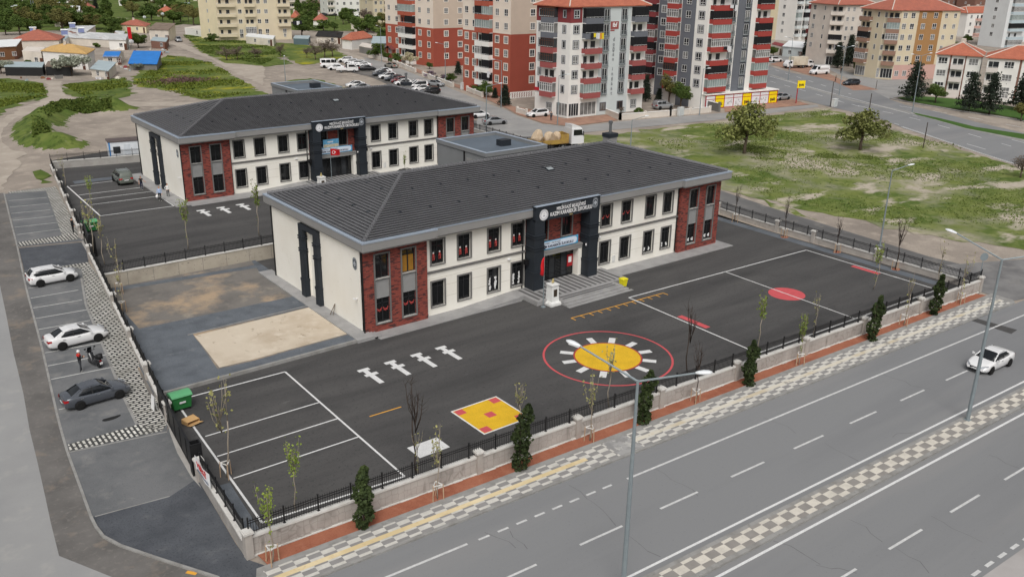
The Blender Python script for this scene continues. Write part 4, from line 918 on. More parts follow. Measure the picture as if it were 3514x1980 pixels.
SEDAN = dict(L=4.55, top=[(-2.27,.62,.66),(-2.22,.92,.76),(-2.05,1.02,.83),(-1.7,1.03,.87),(-.9,.97,.9),(.0,.93,.905),(.98,.95,.9),(1.45,.90,.89),(1.9,.78,.84),(2.15,.64,.74),(2.27,.48,.60)],
             gh=[(-1.78,1.01,.72,.68),(-1.05,1.37,.78,.58),(-.55,1.45,.79,.58),(.0,1.44,.79,.58),(.22,1.40,.79,.59),(1.05,.95,.78,.74)], wheels=(-1.33, 1.36), r=.32, bx=-.38)
HATCH = dict(L=4.05, top=[(-2.02,.60,.68),(-1.98,.92,.78),(-1.85,.98,.83),(-1.4,.97,.87),(-.7,.95,.88),(.0,.93,.88),(.85,.95,.88),(1.3,.90,.87),(1.7,.79,.82),(1.93,.64,.72),(2.02,.48,.58)],
             gh=[(-1.93,.98,.72,.66),(-1.55,1.40,.75,.58),(-.9,1.47,.77,.58),(.0,1.45,.77,.58),(.2,1.41,.77,.59),(1.0,.95,.76,.72)], wheels=(-1.2, 1.25), r=.32, bx=-.42)
WAGON = dict(L=4.5, top=[(-2.25,.62,.68),(-2.2,.95,.78),(-2.05,1.02,.84),(-1.6,1.0,.87),(-.8,.97,.89),(.0,.94,.9),(.95,.96,.89),(1.45,.92,.88),(1.9,.80,.83),(2.15,.66,.73),(2.25,.48,.60)],
             gh=[(-2.12,1.0,.74,.70),(-1.85,1.40,.76,.60),(-1.2,1.50,.78,.60),(.0,1.48,.78,.60),(.2,1.44,.78,.60),(1.0,.97,.77,.73)], wheels=(-1.32, 1.36), r=.32, bx=-.45)
SUV = dict(L=4.45, top=[(-2.22,.70,.70),(-2.18,1.05,.80),(-2.0,1.10,.86),(-1.5,1.09,.9),(-.8,1.06,.91),(.0,1.03,.92),(.95,1.05,.91),(1.45,1.02,.90),(1.9,.92,.85),(2.12,.74,.76),(2.22,.5,.62)],
           gh=[(-2.08,1.08,.76,.70),(-1.75,1.52,.78,.62),(-1.1,1.62,.80,.62),(.0,1.61,.80,.62),(.2,1.57,.80,.62),(1.0,1.06,.79,.75)], wheels=(-1.3, 1.34), r=.36, bx=-.42)
CADDY = dict(L=4.45, top=[(-2.22,.62,.76),(-2.2,1.02,.84),(-2.1,1.06,.86),(-1.5,1.06,.89),(-.8,1.05,.9),(.0,1.04,.9),(1.0,1.06,.89),(1.5,1.0,.88),(1.9,.88,.84),(2.12,.72,.75),(2.22,.5,.62)],
             gh=[(-2.16,1.04,.84,.82),(-2.0,1.70,.82,.68),(-1.4,1.82,.82,.68),(.0,1.80,.82,.68),(.3,1.72,.81,.68),(1.3,1.04,.80,.76)], wheels=(-1.35, 1.36), r=.33, bx=-.5)
VAN = dict(L=5.6, top=[(-2.8,.62,.88),(-2.78,1.25,.94),(-2.6,1.3,.96),(-1.5,1.3,.98),(-.8,1.3,.98),(.3,1.3,.98),(1.5,1.3,.97),(2.0,1.18,.95),(2.5,1.02,.88),(2.75,.8,.78),(2.8,.5,.66)],
           gh=[(-2.76,1.28,.94,.92),(-2.7,2.35,.9,.82),(-2.0,2.42,.92,.84),(.8,2.42,.92,.84),(1.2,2.30,.92,.80),(2.1,1.2,.88,.82)], wheels=(-1.75, 1.8), r=.36, bx=.45)
MINIBUS = dict(VAN, L=5.0)
_cars = {}
def car(name, label, paint, spec, p, rz, group=None, cat='car', rim=None, panel=False, scale=1.0, rails=False, slant=0):
    key = (id(spec), paint.name, panel, rails)
    if key in _cars:
        o = dup(_cars[key], p, rz, label, (scale,)*3, group); o['category'] = cat; o.name = name
        if slant: o.rotation_euler = (0, slant, rz)
        return o
    t = thing(name, label, cat, p, rz, group); rim = rim or m_rim
    _cars[key] = t; t.scale = (scale,)*3
    mb = MB(); secs = []
    for x, zt, w in spec['top']:
        e = abs(x)/(spec['L']/2); zb = .20+.12*max(0, e-.8)/.2; zl = zb+.14
        h = [(w*.90, zb), (w, min(zl, zt-.1)), (w*1.005, (zl+zt)/2), (w*.985, zt-.10), (w*.93, zt-.035), (w*.72, zt)]
        secs.append([(x, y, z) for y, z in h]+[(x, 0, zt+.012)]+[(x, -y, z) for y, z in h[::-1]])
    mb.loft(secs); body = mb.build('body', paint, t, smooth=True)
    gm = MB(); G = spec['gh']; gs_ = []
    for x, zt, wb, wt in G:
        zb = .9 if zt > 1.2 else zt-.08
        zb = np.interp(x, [q[0] for q in spec['top']], [q[1] for q in spec['top']])-.05
        gs_.append([(x, wb, zb), (x, (wb+wt)/2+.01, (zb+zt)/2), (x, wt, zt-.03), (x, wt*.7, zt), (x, -wt*.7, zt), (x, -wt, zt-.03), (x, -(wb+wt)/2-.01, (zb+zt)/2), (x, -wb, zb)])
    gm.loft(gs_, closed=True); gl = gm.build('cabin_glass', m_cglass if not panel else paint, t, smooth=True)
    rm = MB(); c = .012
    top_idx = [i for i, q in enumerate(G) if q[1] > max(r_[1] for r_ in G)-.14]
    for a, b in zip(top_idx, top_idx[1:]):
        A, B = G[a], G[b]
        for pa, pb in (((A[3], A[1]-.03), (A[3]*.7, A[1])), ((A[3]*.7, A[1]), (-A[3]*.7, A[1])), ((-A[3]*.7, A[1]), (-A[3], A[1]-.03))):
            fa = [(A[0], pa[0]*1.01, pa[1]+c), (A[0], pb[0]*1.01, pb[1]+c)]
            k = B[3]/A[3]; dz = B[1]-A[1]; rm.quad(fa[0], fa[1], (B[0], pb[0]*k*1.01, pb[1]+dz+c), (B[0], pa[0]*k*1.01, pa[1]+dz+c))
    first, last = G[0], G[-1]; i0, i1 = G[top_idx[0]], G[top_idx[-1]]
    for s in (1, -1):
        rm.tube([(last[0], s*last[2], last[1]-.0), (i1[0], s*i1[3], i1[1]-.02)], .045, 6); rm.tube([(i1[0], s*i1[3], i1[1]-.02), (i0[0], s*i0[3], i0[1]-.02)], .035, 6)
        cz = np.interp(first[0]+.25, [q[0] for q in spec['top']], [q[1] for q in spec['top']])
        rm.add([(first[0]-.02, s*(first[2]+.012), first[1]-.04), (first[0]+.42, s*(first[2]+.035), cz-.05), (i0[0]+.16, s*(i0[3]+.018), i0[1]-.02), (i0[0]-.04, s*(i0[3]+.012), i0[1]+.0)], [(0,1,2,3)])
        rm.add([(first[0]-.02, s*(first[2]+.012), first[1]-.04), (first[0]-.02, s*(first[2]-.1), first[1]+.015), (i0[0]-.04, s*(i0[3]-.1), i0[1]+.02), (i0[0]-.04, s*(i0[3]+.012), i0[1])], [(0,1,2,3)])
        b = spec['bx']; hb = .85; rm2 = None
    rm.build('roof', paint, t, smooth=False)
    for s in (1, -1):
        pm = MB(); b = spec['bx']; A = min(G, key=lambda q: abs(q[0]-b)); zb = .92
        pm.add([(b-.05, s*(A[2]+.012), zb), (b+.05, s*(A[2]+.012), zb), (b+.03, s*(A[3]+.012), A[1]-.04), (b-.05, s*(A[3]+.012), A[1]-.04)], [(0,1,2,3)]); pm.build('door_pillar', m_trim, t)
    if panel:       # van: glazing set on painted sides
        A = G[2]; B = G[-2]; C = G[-1]
        def sidepane(x0, x1, nm='side_window'):
            for s in (1, -1):
                q = MB(); zb0 = .9+.45 if spec['L'] > 5 else 1.05
                f = lambda z: A[2]+(A[3]-A[2])*(z-1.2)/(A[1]-1.2)+.028
                z1 = A[1]-.25; z0 = max(1.15, z1-.72); q.quad((x0, s*f(z0), z0), (x1, s*f(z0), z0), (x1, s*f(z1), z1), (x0, s*f(z1), z1)); q.build(nm, m_cglass, t, fix=False)
        for x0, x1 in ([(.55, 1.35)] if panel == 'cargo' else [(-2.45,-1.35), (-1.2,-.1), (.05,.95), (1.0,1.45)] if spec['L'] > 5 or spec is MINIBUS else [(-1.9,-1.0), (-.85,.1)]): sidepane(x0, x1)
        q = MB(); f = lambda k: (B[0]+(C[0]-B[0])*k+.03, B[3]+(C[3]-B[3])*k, B[1]+(C[1]-B[1])*k+.03); a, b_ = f(.05), f(.85); q.quad((a[0], -a[1]*.93, a[2]), (a[0], a[1]*.93, a[2]), (b_[0], b_[1]*.96, b_[2]), (b_[0], -b_[1]*.96, b_[2])); q.build('windscreen', m_cglass, t, fix=False)
        q = MB(); x = G[1][0]-.06; q.quad((x, -.62, 1.35), (x, .62, 1.35), (x+.03, .58, G[1][1]-.2), (x+.03, -.58, G[1][1]-.2)); q.build('rear_window', m_cglass, t, fix=False)
    xf, xr = spec['top'][-1][0], spec['top'][0][0]; hw = spec['top'][5][2]; zf = spec['top'][-2][1]; zr_ = spec['top'][1][1]
    R = spec['r']; wm = MB(); wm.lathe([(R*.62, -.1), (R*.92, -.105), (R, -.07), (R, .07), (R*.92, .105), (R*.62, .1)], 18); wm.v = [(x, z, y) for x, y, z in wm.v]
    rmb = MB(); rmb.lathe([(R*.63, -.085), (R*.63, .085)], 16); rmb.v = [(x, z, y) for x, y, z in rmb.v]; rmb.mi = [0]*len(rmb.f)
    for k in range(7):
        a0 = 2*PI*k/7
        for s in (-.09, .09): rmb.add([(math.cos(a0-.13)*R*.2, s, math.sin(a0-.13)*R*.2), (math.cos(a0+.13)*R*.2, s, math.sin(a0+.13)*R*.2), (math.cos(a0+.1)*R*.6, s, math.sin(a0+.1)*R*.6), (math.cos(a0-.1)*R*.6, s, math.sin(a0-.1)*R*.6)], [(0,1,2,3)], 1)
        for s in (-.088, .088): rmb.disc((0, s, 0), (R*.24,0,0), (0,0,R*.24), 0, 1, 10, 1)
    wme, rme = wm.mesh('tyre', m_tyre, True), rmb.mesh('rim', [m_rimd, rim])
    for x in spec['wheels']:
        for s in (1, -1):
            am = MB(); am.disc((x, s*(hw*1.0+.008), R+.02), (R*1.17,0,0), (0,0,R*1.17), 0, 1, 20); am.build('wheel_arch', m_trim, t, fix=False)
            w = obj('wheel', wme, t, (x, s*(hw-.055), R)); obj('rim', rme, w)
    for s in (1, -1):
        hm = MB(); y0, y1 = spec['top'][-1][2]*.98, spec['top'][-3][2]*.995; hm.add([(xf-.05, s*y0*.72, zf+.02), (xf-.38, s*y1, zf+.17), (xf-.42, s*y1*.99, zf+.04), (xf-.08, s*y0*.98, zf-.09), (xf-.015, s*y0*.7, zf-.09)], [(0,1,2,3,4)]); hm.v = [(x+.02, y*1.02, z+.015) for x, y, z in hm.v]; hm.build('headlight', m_lens, t, fix=False)
        tm = MB(); y0, y1 = spec['top'][0][2], spec['top'][2][2]; 
        tm.add([(xr-.02, s*y0*.62, zr_-.02), (xr-.0, s*y0*1.10, zr_-.03), (xr+.25, s*(y1+.015), zr_-.02), (xr+.25, s*(y1+.02), zr_-.17), (xr-.02, s*y0*1.12, zr_-.22), (xr-.04, s*y0*.66, zr_-.18)], [(0,1,4,5),(1,2,3,4)]); tm.build('tail_light', m_tail, t, fix=False)
        mm = MB(); x = last[0]-.18; mm.loft([[(x-.07, s*(hw+.0), .98), (x+.05, s*(hw+.0), .98), (x+.05, s*(hw+.0), 1.08), (x-.07, s*(hw), 1.08)], [(x-.08, s*(hw+.2), .96), (x+.04, s*(hw+.19), .96), (x+.04, s*(hw+.19), 1.11), (x-.08, s*(hw+.2), 1.11)]]); mm.build('mirror', paint, t)
        for dx in (.35, -.75):
            dm = MB(); dm.box(spec['bx']+dx-.1, spec['bx']+dx+.1, s*hw-.005 if s > 0 else -hw-.02, s*hw+.02 if s > 0 else -hw+.005, .80, .835); dm.build('door_handle', m_rim, t)
    gm = MB(); gm.add([(xf+.005, -.42, zf-.06), (xf+.005, .42, zf-.06), (xf+.03, .38, zf-.2), (xf+.03, -.38, zf-.2)], [(0,1,2,3)]); gm.add([(xf+.01, -.5, .38), (xf+.01, .5, .38), (xf+.005, .5, .28), (xf+.005, -.5, .28)], [(0,1,2,3)]); gm.build('grille', m_trim, t, fix=False)
    pm = MB(); pm.box(xf+.02, xf+.035, -.26, .26, .40, .50); pm.build('number_plate', m_plate, t)
    pm = MB(); pm.box(xr-.05, xr-.03, -.26, .26, zr_-.36, zr_-.25); pm.build('number_plate', m_plate, t)
    if rails:
        for s in (1, -1): q = MB(); q.tube([(G[1][0]+.2, s*.6, G[2][1]+.0), (G[1][0]+.35, s*.6, G[2][1]+.07), (.0, s*.6, G[2][1]+.06), (.15, s*.6, G[2][1])], .025, 6); q.build('roof_rail', m_rim, t)
    if slant: t.rotation_euler = (0, slant, rz)
    return t
# ------------------------------------------------------------------ people
SKIN = mat('skin', srgb(196,150,124), .7, .05)
def cloth(n, c): return mat('cloth_'+n, c, .9, .1, 6)
def skinned(pts, edges, rad, root=0, sub=1):
    me = bpy.data.meshes.new('tmp'); me.from_pydata(pts, edges, []); o = bpy.data.objects.new('tmp', me); COL.objects.link(o)
    sk = o.modifiers.new('s', 'SKIN'); sk.use_smooth_shade = True
    for i, r in enumerate(rad): d = me.skin_vertices[0].data[i]; d.radius = (r, r) if not isinstance(r, tuple) else r; d.use_root = (i == root)
    if sub: o.modifiers.new('d', 'SUBSURF').levels = sub
    bpy.context.view_layer.update(); r = bpy.data.meshes.new_from_object(o.evaluated_get(bpy.context.evaluated_depsgraph_get()))
    bpy.data.objects.remove(o); bpy.data.meshes.remove(me); return r
def person(label, p, rz, top, legs, shoes, hair, arms=('down', 'down'), stride=.12, h=1.74, sleeve=True, helmet=None, head_turn=0, group=None):
    """faces +x before rotation; arms: down / phone / carry / out"""
    t = thing('person', label, 'person', p, rz, group); s = h/1.75
    V = [(0,0,.96), (0,0,1.10), (-.01,0,1.28), (-.01,0,1.43), (.005,0,1.52), (.02,0,1.60), (.02,0,1.70)]; R = [(.135,.15), (.12,.145), (.13,.165), (.09,.13), .052, .088, .075]; E = [(0,1),(1,2),(2,3),(3,4),(4,5),(5,6)]
    hands = []
    for sd, pose in ((1, arms[0]), (-1, arms[1])):
        i = len(V); sh = (-.01, .185*sd, 1.41)
        el, wr = {'down': ((-.03, .24*sd, 1.13), (.03, .25*sd, .89)), 'phone': ((.03, .22*sd, 1.14), (.27, .10*sd, 1.16)), 'carry': ((-.02, .25*sd, 1.12), (.02, .29*sd, .86)), 'out': ((.0, .30*sd, 1.16), (.12, .47*sd, 1.05)), 'hip': ((-.08, .34*sd, 1.18), (.06, .2*sd, 1.02))}[pose]
        V += [sh, el, wr]; R += [.062, .047, .034]; E += [(3, i), (i, i+1), (i+1, i+2)]; d = (Vector(wr)-Vector(el)).normalized(); hands.append((Vector(wr), d, sd))
    for sd in (1, -1):
        i = len(V); st = stride*sd
        V += [(0, .095*sd, .90), (st*.5+.02, .10*sd, .50), (st, .10*sd, .09), (st+.13, .115*sd, .045)]; R += [.095, .064, .044, .042]; E += [(0, i), (i, i+1), (i+1, i+2), (i+2, i+3)]
    me = skinned([(x*s, y*s, z*s) for x, y, z in V], E, [((r[0]*s, r[1]*s) if isinstance(r, tuple) else r*s) for r in R])
    for m in (SKIN, top, legs, shoes): me.materials.append(m)
    for f in me.polygons:
        c = f.center/s; arm = abs(c.y) > .2 or (c.x > .14 and c.z > 1.0); f.use_smooth = True
        f.material_index = 0 if c.z > 1.475 else 3 if c.z < .085 else (2 if c.z < .97 and not (arm and abs(c.y) > .19) else 1)
        if arm and c.z < (1.0 if sleeve else 1.3) and c.z > .8 and abs(c.y) > .19 : f.material_index = 1 if sleeve and c.z > .93 else 0
    me.name = 'body'; body = obj('body', me, t)
    for wr, d, sd in hands:     # palm, four fingers and thumb
        up = Vector((0,0,1)) if abs(d.z) < .7 else Vector((1,0,0)); side = d.cross(up).normalized(); V2 = [wr, wr+d*.05, wr+d*.09]; R2 = [.026, .036, .034]; E2 = [(0,1),(1,2)]
        for k in range(4):
            o_ = (k-1.5)*.019; L = (.07, .082, .076, .058)[k]; i = len(V2); b = wr+d*.095+side*o_; V2 += [b, b+d*L*.55, b+d*L*.9+Vector((.02,0,-.01))]; R2 += [.0095, .009, .0075]; E2 += [(2, i), (i, i+1), (i+1, i+2)]
        i = len(V2); b = wr+d*.04+side*.035*sd; V2 += [b, b+d*.035+side*.02*sd]; R2 += [.011, .009]; E2 += [(1, i), (i, i+1)]
        hm = skinned([tuple(v*s) for v in V2], E2, [r*s for r in R2], 0, 0); hm.materials.append(SKIN); obj('hand', hm, t).name = 'hand'
    hd = MB(); cz = 1.655*s; cx = .022*s
    def ell(mb, c, r, n=10, m=0, z0=-1, z1=1):
        secs = []
        for k in range(n+1): f = z0+(z1-z0)*k/n; q = math.sqrt(max(.0004, 1-f*f)); secs.append([(c[0]+r[0]*q*math.cos(2*PI*j/14), c[1]+r[1]*q*math.sin(2*PI*j/14), c[2]+r[2]*f) for j in range(14)])
        mb.loft(secs, m)
    fm = MB(); ell(fm, (cx, 0, cz), (.098*s, .08*s, .118*s)); fm.add([(cx+.09*s, -.014*s, cz-.03*s), (cx+.09*s, .014*s, cz-.03*s), (cx+.122*s, 0, cz-.03*s), (cx+.094*s, 0, cz+.02*s)], [(0,1,2),(0,2,3),(1,3,2)])
    for sd in (1, -1): ell(fm, (cx-.005*s, sd*.082*s, cz-.005*s), (.018*s, .010*s, .03*s), 4)
    for sd in (1, -1): fm.box(cx+.086*s, cx+.094*s, sd*.034*s-.013*s, sd*.034*s+.013*s, cz+.008*s, cz+.022*s, 1)
    fm.box(cx+.083*s, cx+.092*s, -.024*s, .024*s, cz-.062*s, cz-.052*s, 2)
    he = fm.build('face', [SKIN, m_trim, mat('lips', srgb(160,96,84), .7)], t, smooth=False); 
    if helmet:
        hb = MB(); ell(hb, (cx-.005*s, 0, cz+.03*s), (.135*s, .118*s, .125*s), 8, 0, -.45, 1); hb.build('helmet', helmet, t, smooth=True)
    else:
        hb = MB(); ell(hb, (cx-.018*s, 0, cz+.018*s), (.1*s, .088*s, .112*s), 8, 0, -.15, 1); hb.build('hair', hair, t, smooth=True)
    return t
# ================================================================== SITE: walls, fences, gates
def pillar(par, x, y, z0, h, w=.42):
    mb = MB(); b = par.location; mb.box(x-w/2-b.x, x+w/2-b.x, y-w/2-b.y, y+w/2-b.y, z0-b.z, z0+h-b.z, 0)
    c = w/2+.07; mb.box(x-c-b.x, x+c-b.x, y-c-b.y, y+c-b.y, z0+h-b.z, z0+h+.12-b.z, 1); mb.box(x-c+.05-b.x, x+c-.05-b.x, y-c+.05-b.y, y+c-.05-b.y, z0+h+.12-b.z, z0+h+.17-b.z, 1)
    return mb.build('pillar', [m_wallc, m_coping], par)
def hexwall():
    m, nt, p = _new('hexagon_patterned_wall'); v = coords(nt, (1, 1, 1)); vo = N(nt, 'ShaderNodeTexVoronoi', feature='DISTANCE_TO_EDGE'); vo.inputs['Scale'].default_value = 2.4; vo.inputs['Randomness'].default_value = .35; nt.links.new(v, vo.inputs['Vector'])
    f = ramp(nt, vo.outputs['Distance'], .0, .05); f2 = ramp(nt, noise(nt, v, .7, 6), .35, .75); c = mixn(nt, f2, srgb(176,171,165), srgb(150,145,139)); c = mixn(nt, f, mixn(nt, .45, c, srgb(110,104,98)), c)
    f3 = ramp(nt, noise(nt, coords(nt, (1,1,.25)), 1.7, 6), .58, .8); c = mixn(nt, f3, c, srgb(116,111,105)); nt.links.new(c, p.inputs['Base Color']); p.inputs['Roughness'].default_value = .95; bump(nt, p, f, .4, .02); return m
m_hex = hexwall()
def rnd(p): return Vector((p[0], p[1], 0))
# front wall and fence
FA, FB = Vector((13.45, 39.35, 0)), Vector((86.45, front_y(86.45)+.12, 0))
W1 = thing('boundary_wall', 'long low hexagon patterned concrete wall between the red gravel bed and the school yard', 'wall', FA)
mb = MB(); wallbox(mb, (0,0), (FB-FA), 0, .3, -.02, 1.18); mb.build('wall', m_hex, W1)
mb = MB(); wallbox(mb, (0,0), (FB-FA), -.06, .36, 1.18, 1.30); mb.build('coping', m_coping, W1)
mb = MB(); 
for k in range(120):
    t0 = k/120; p = (FB-FA)*t0; q = (FB-FA)*((k+1)/120); w = random.uniform(.06, .16)
    wallbox(mb, p, q, -w, 0, .0, .13+random.uniform(-.03, .03))
mb.build('footing', m_coping, W1)
for x in (13.62, 28.1, 35.9, 43.5, 51.4, 59.6, 67.4, 75.9, 86.2): pillar(W1, x, front_y(x)+.2, 0, 1.52)
F1 = thing('railing_fence', 'black picket railing along the avenue on top of the patterned wall', 'fence', (FA.x, FA.y+.17, 1.3), group='black railings round the schools')
railing(F1, (FA.x+.3, FA.y+.14), (FB.x-.2, FB.y+.16), 1.3)
# left side
L1_, L2_ = (14.1, 48.4), (14.95, 56.35); L3 = g2(5,868,1120); L4 = g2(5,795,950); L5 = (24.9, 135.6)
W2 = thing('boundary_wall', 'short stone clad corner wall between the front gate and the avenue', 'wall', FA)
mb = MB(); wallbox(mb, (0,.35), Vector(L1_)-FA.to_2d(), -.3, 0, -.02, .95); mb.build('wall', m_hex, W2)
mb = MB(); wallbox(mb, (0,.35), Vector(L1_)-FA.to_2d(), -.36, .06, .95, 1.06); mb.build('coping', m_coping, W2); pillar(W2, L1_[0]+.1, L1_[1]-.2, 0, 1.35)
F2 = thing('railing_fence', 'short black railing on the corner wall before the front gate', 'fence', (FA.x, FA.y, 1.06), group='black railings round the schools'); railing(F2, (FA.x+.2, FA.y+.6), (L1_[0]+.1, L1_[1]-.6), 1.06, 1.7)
def leftwall(label, flabel, a, b, h, pil):
    W = thing('boundary_wall', label, 'wall', (a[0], a[1], 0)); o = Vector(a)
    f = lambda x, y: T(x+o.x, y+o.y); d = Vector(b)-o
    mb = MB(); wallbox(mb, (0,0), d, -.28, 0, lambda x, y: f(x, y)-.2, lambda x, y: f(x, y)+h); mb.build('wall', m_wallc, W)
    L = d.length; n = int(L/1.15); td = d.normalized(); cm = MB()
    for k in range(n):       # separate coping slabs, slightly uneven
        p, q = d*((k+.02)/n), d*((k+.97)/n); j = random.uniform(-.015, .015); wallbox(cm, p, q, -.36, .06+j, lambda x, y: f(x, y)+h+.0, lambda x, y: f(x, y)+h+.1)
    cm.build('coping', m_coping, W)
    for t in pil: p = o+d*t; pillar(W, p.x+.1, p.y, T(p.x, p.y)-.05, h+.75, .4)
    Fz = thing('railing_fence', flabel, 'fence', (a[0], a[1], 0), group='black railings round the schools')
    nrm = Vector((td.y, -td.x))*.14; railing(Fz, o+nrm, Vector(b)+nrm, lambda x, y: T(x, y)+h+.1, 1.7)
leftwall('low concrete wall with white coping slabs between the parking lot and the gravel garden', 'black railing between the nearer parking lot and the gravel garden', L2_, L3, .62, (0.01, .2, .385, .6, .98))
leftwall('low wall with white coping beside the upper paver path and empty bays', 'black railing beside the upper paver path and the rear parking bays', L4, L5, .62, (.02, .2, .4, .6, .8))
# retaining wall between the two yards
W3 = thing('retaining_wall', 'pale board marked concrete retaining wall between the two school levels', 'wall', (18.25, 85.2, 0))
mb = MB(); mb.box(0, 68, 0, .28, -.1, 1.5, 0)
for k in range(28): mb.box(k*2.4+.02, k*2.4+.05, -.004, 0, 0, 1.5, 1)
rr = random.Random(3)
for k in range(50): x, z = rr.uniform(.3, 17), rr.choice((.4, .8, 1.15)); mb.box(x-.03, x+.03, -.005, 0, z, z+.06, 1)
mb.build('wall', [gmat('board_concrete', [srgb(176,168,154), (srgb(158,150,137), .5, .42, .7), (srgb(140,133,121), 1.2, .6, .85, (1,1), .2)], bmp=.3), m_band], W3)
mb = MB(); mb.box(-.05, 68, -.06, .34, 1.5, 1.58); mb.build('coping', m_coping, W3)
F3 = thing('railing_fence', 'black railing on the retaining wall above the gravel garden', 'fence', (18.4, 85.35, 1.58), group='black railings round the schools'); railing(F3, (18.5, 85.35), (40, 85.35), 1.58, 2.0)
# back wall of the rear yard
b0, b1 = (25.0, 135.4), (37.5, 133.2)
W4 = thing('retaining_wall', 'low stained concrete wall with railing behind the rear parking bays', 'wall', (b0[0], b0[1], 1.2))
mb = MB(); wallbox(mb, (0,0), (12.5,-2.2), 0, .3, -.1, 1.0); mb.build('wall', m_conc, W4); mb = MB(); wallbox(mb, (0,0), (12.5,-2.2), -.05, .35, 1.0, 1.1); mb.build('coping', m_coping, W4)
F4 = thing('railing_fence', 'black railing above the back wall near the white cabin', 'fence', (b0[0], b0[1], 2.3), group='black railings round the schools'); railing(F4, b0, b1, 2.3, 2.0)
# right side
W5 = thing('boundary_wall', 'low grey wall between the ball court and the unfinished lane', 'wall', (86.5, 36.4, 0)); 
RB = (87.6, 84); RC = (91.5, 150)
f_ = lambda x, y: 1.2*sm(62, 96, y+36.4)
mb = MB(); wallbox(mb, (0,0), (RB[0]-86.5, RB[1]-36.4), -.28, 0, -.1, lambda x, y: f_(x, y)+.62); wallbox(mb, (RB[0]-86.5, RB[1]-36.4), (RC[0]-86.5, RC[1]-36.4), -.28, 0, 0, lambda x, y: f_(x, y)+.62); mb.build('wall', m_wallc, W5)
mb = MB(); wallbox(mb, (0,0), (RB[0]-86.5, RB[1]-36.4), -.33, .05, lambda x, y: f_(x, y)+.62, lambda x, y: f_(x, y)+.72); wallbox(mb, (RB[0]-86.5, RB[1]-36.4), (RC[0]-86.5, RC[1]-36.4), -.33, .05, lambda x, y: f_(x, y)+.62, lambda x, y: f_(x, y)+.72); mb.build('coping', m_coping, W5)
for y in (47.5, 55.5, 60.5, 69.5, 79): pillar(W5, 86.5+(y-36.4)*.023, y, 1.2*sm(62, 96, y), 1.3, .4)
F5 = thing('railing_fence', 'black railing between the ball court and the grassy lot', 'fence', (86.5, 36.4, .7), group='black railings round the schools'); railing(F5, (86.5, 36.6), RB, lambda x, y: 1.2*sm(62, 96, y)+.72, 2.0)
F6 = thing('railing_fence', 'black railing beyond the nearer school towards the truck', 'fence', (87.6, 84, 1.9), group='black railings round the schools'); railing(F6, RB, RC, lambda x, y: 1.2*sm(62, 96, y)+.72, 2.0)
ribbon('blue_gravel_strip', [(86.0, 40), (86.9, 84)], .1, 1.3, .006, m_blue, flat=0)
ribbon('blue_gravel_strip', [(14.0, 41), (14.5, 47)], -1.0, -.35, .006, m_blue, flat=0)
# gates
def gate(label, a, b, h, post):
    t = thing('sliding_gate', label, 'gate', (a[0], a[1], T(*a))); d = Vector(b)-Vector(a); L = d.length; ang = math.atan2(d.y, d.x); t.rotation_euler = (0, 0, ang)
    mb = MB(); mb.box(0, L, -.03, .03, .12, h); n = int(L/1.5)
    for k in range(n+1): mb.box(L*k/n-.05, L*k/n+.05, -.06, .06, .08, h+.02)
    mb.box(0, L, -.06, .06, h-.04, h+.03); mb.box(0, L, -.06, .06, .06, .16); mb.build('gate_leaf', m_black, t)
    mb = MB(); 
    for c in (post,): mb.box(c-.3, c+.3, -.5, -.42, 0, 2.15); mb.box(c-.3, c+.3, .10, .18, 0, 2.15); mb.box(c-.3, c-.22, -.42, .10, 0, 2.15); mb.box(c+.22, c+.3, -.42, .10, 0, 2.15)
    mb.build('gate_tower', m_black, t)
    mb = MB(); mb.box(-.2, L+.2, -.12, .12, 0, .05); mb.build('rail', m_conc, t); return t
gate('tall black sliding gate beside the near green bin', (14.2, 49.2), (15.2, 58.9), 1.75, -.1)
p = g2(5,870,1130); q = g2(5,770,830); gate('black sliding gate by the far green bin on the rear yard', (p[0]+.35, p[1]), (q[0]+.35, q[1]), 1.75, .2)
sheet('gate_threshold', [g2(13,1665,25,0), g2(13,1740,230,0), g2(13,1880,470,0), g2(13,1975,575,0), (14.0,48.2), (14.9, 56.2)], .018, m_conc)
sheet('gate_threshold', [g2(5,800,980), g2(5,845,1060), g2(5,862,1080), (L3[0]+.3, L3[1]), (L4[0]+.3, L4[1])], .02, m_conc)
# plot outside the railing on the right: unfinished lane
sheet('unfinished_lane', [(86.9, 36), (87.2, 60), (88, 84), (93, 150), (97.5, 150), (96, 90), (94.6, 60), (93.0, 45), (94, 34.5), (90, 33.0), (87.5, 33.4)], .004, gmat('lane_asphalt', [srgb(110,109,108), (srgb(88,87,87), .12, .45, .65, (1,.25)), (srgb(136,132,126), .5, .56, .8)], bmp=.3))
ribbon('dark_lane_strip', [(87.2, 42), (87.9, 70), (88.6, 90)], -1.6, -.3, .009, m_yard)
sheet('junction_mouth', [g2(12,2130,60,0), g2(12,2480,150,0), g2(12,2576,130,0), (110, 32.5), (104, 37), (95, 41), (88, 44)], .007, gmat('junction_asphalt', [srgb(126,125,124), (srgb(106,105,105), .3, .45, .65), (srgb(146,143,138), .6, .56, .8)], bmp=.2))
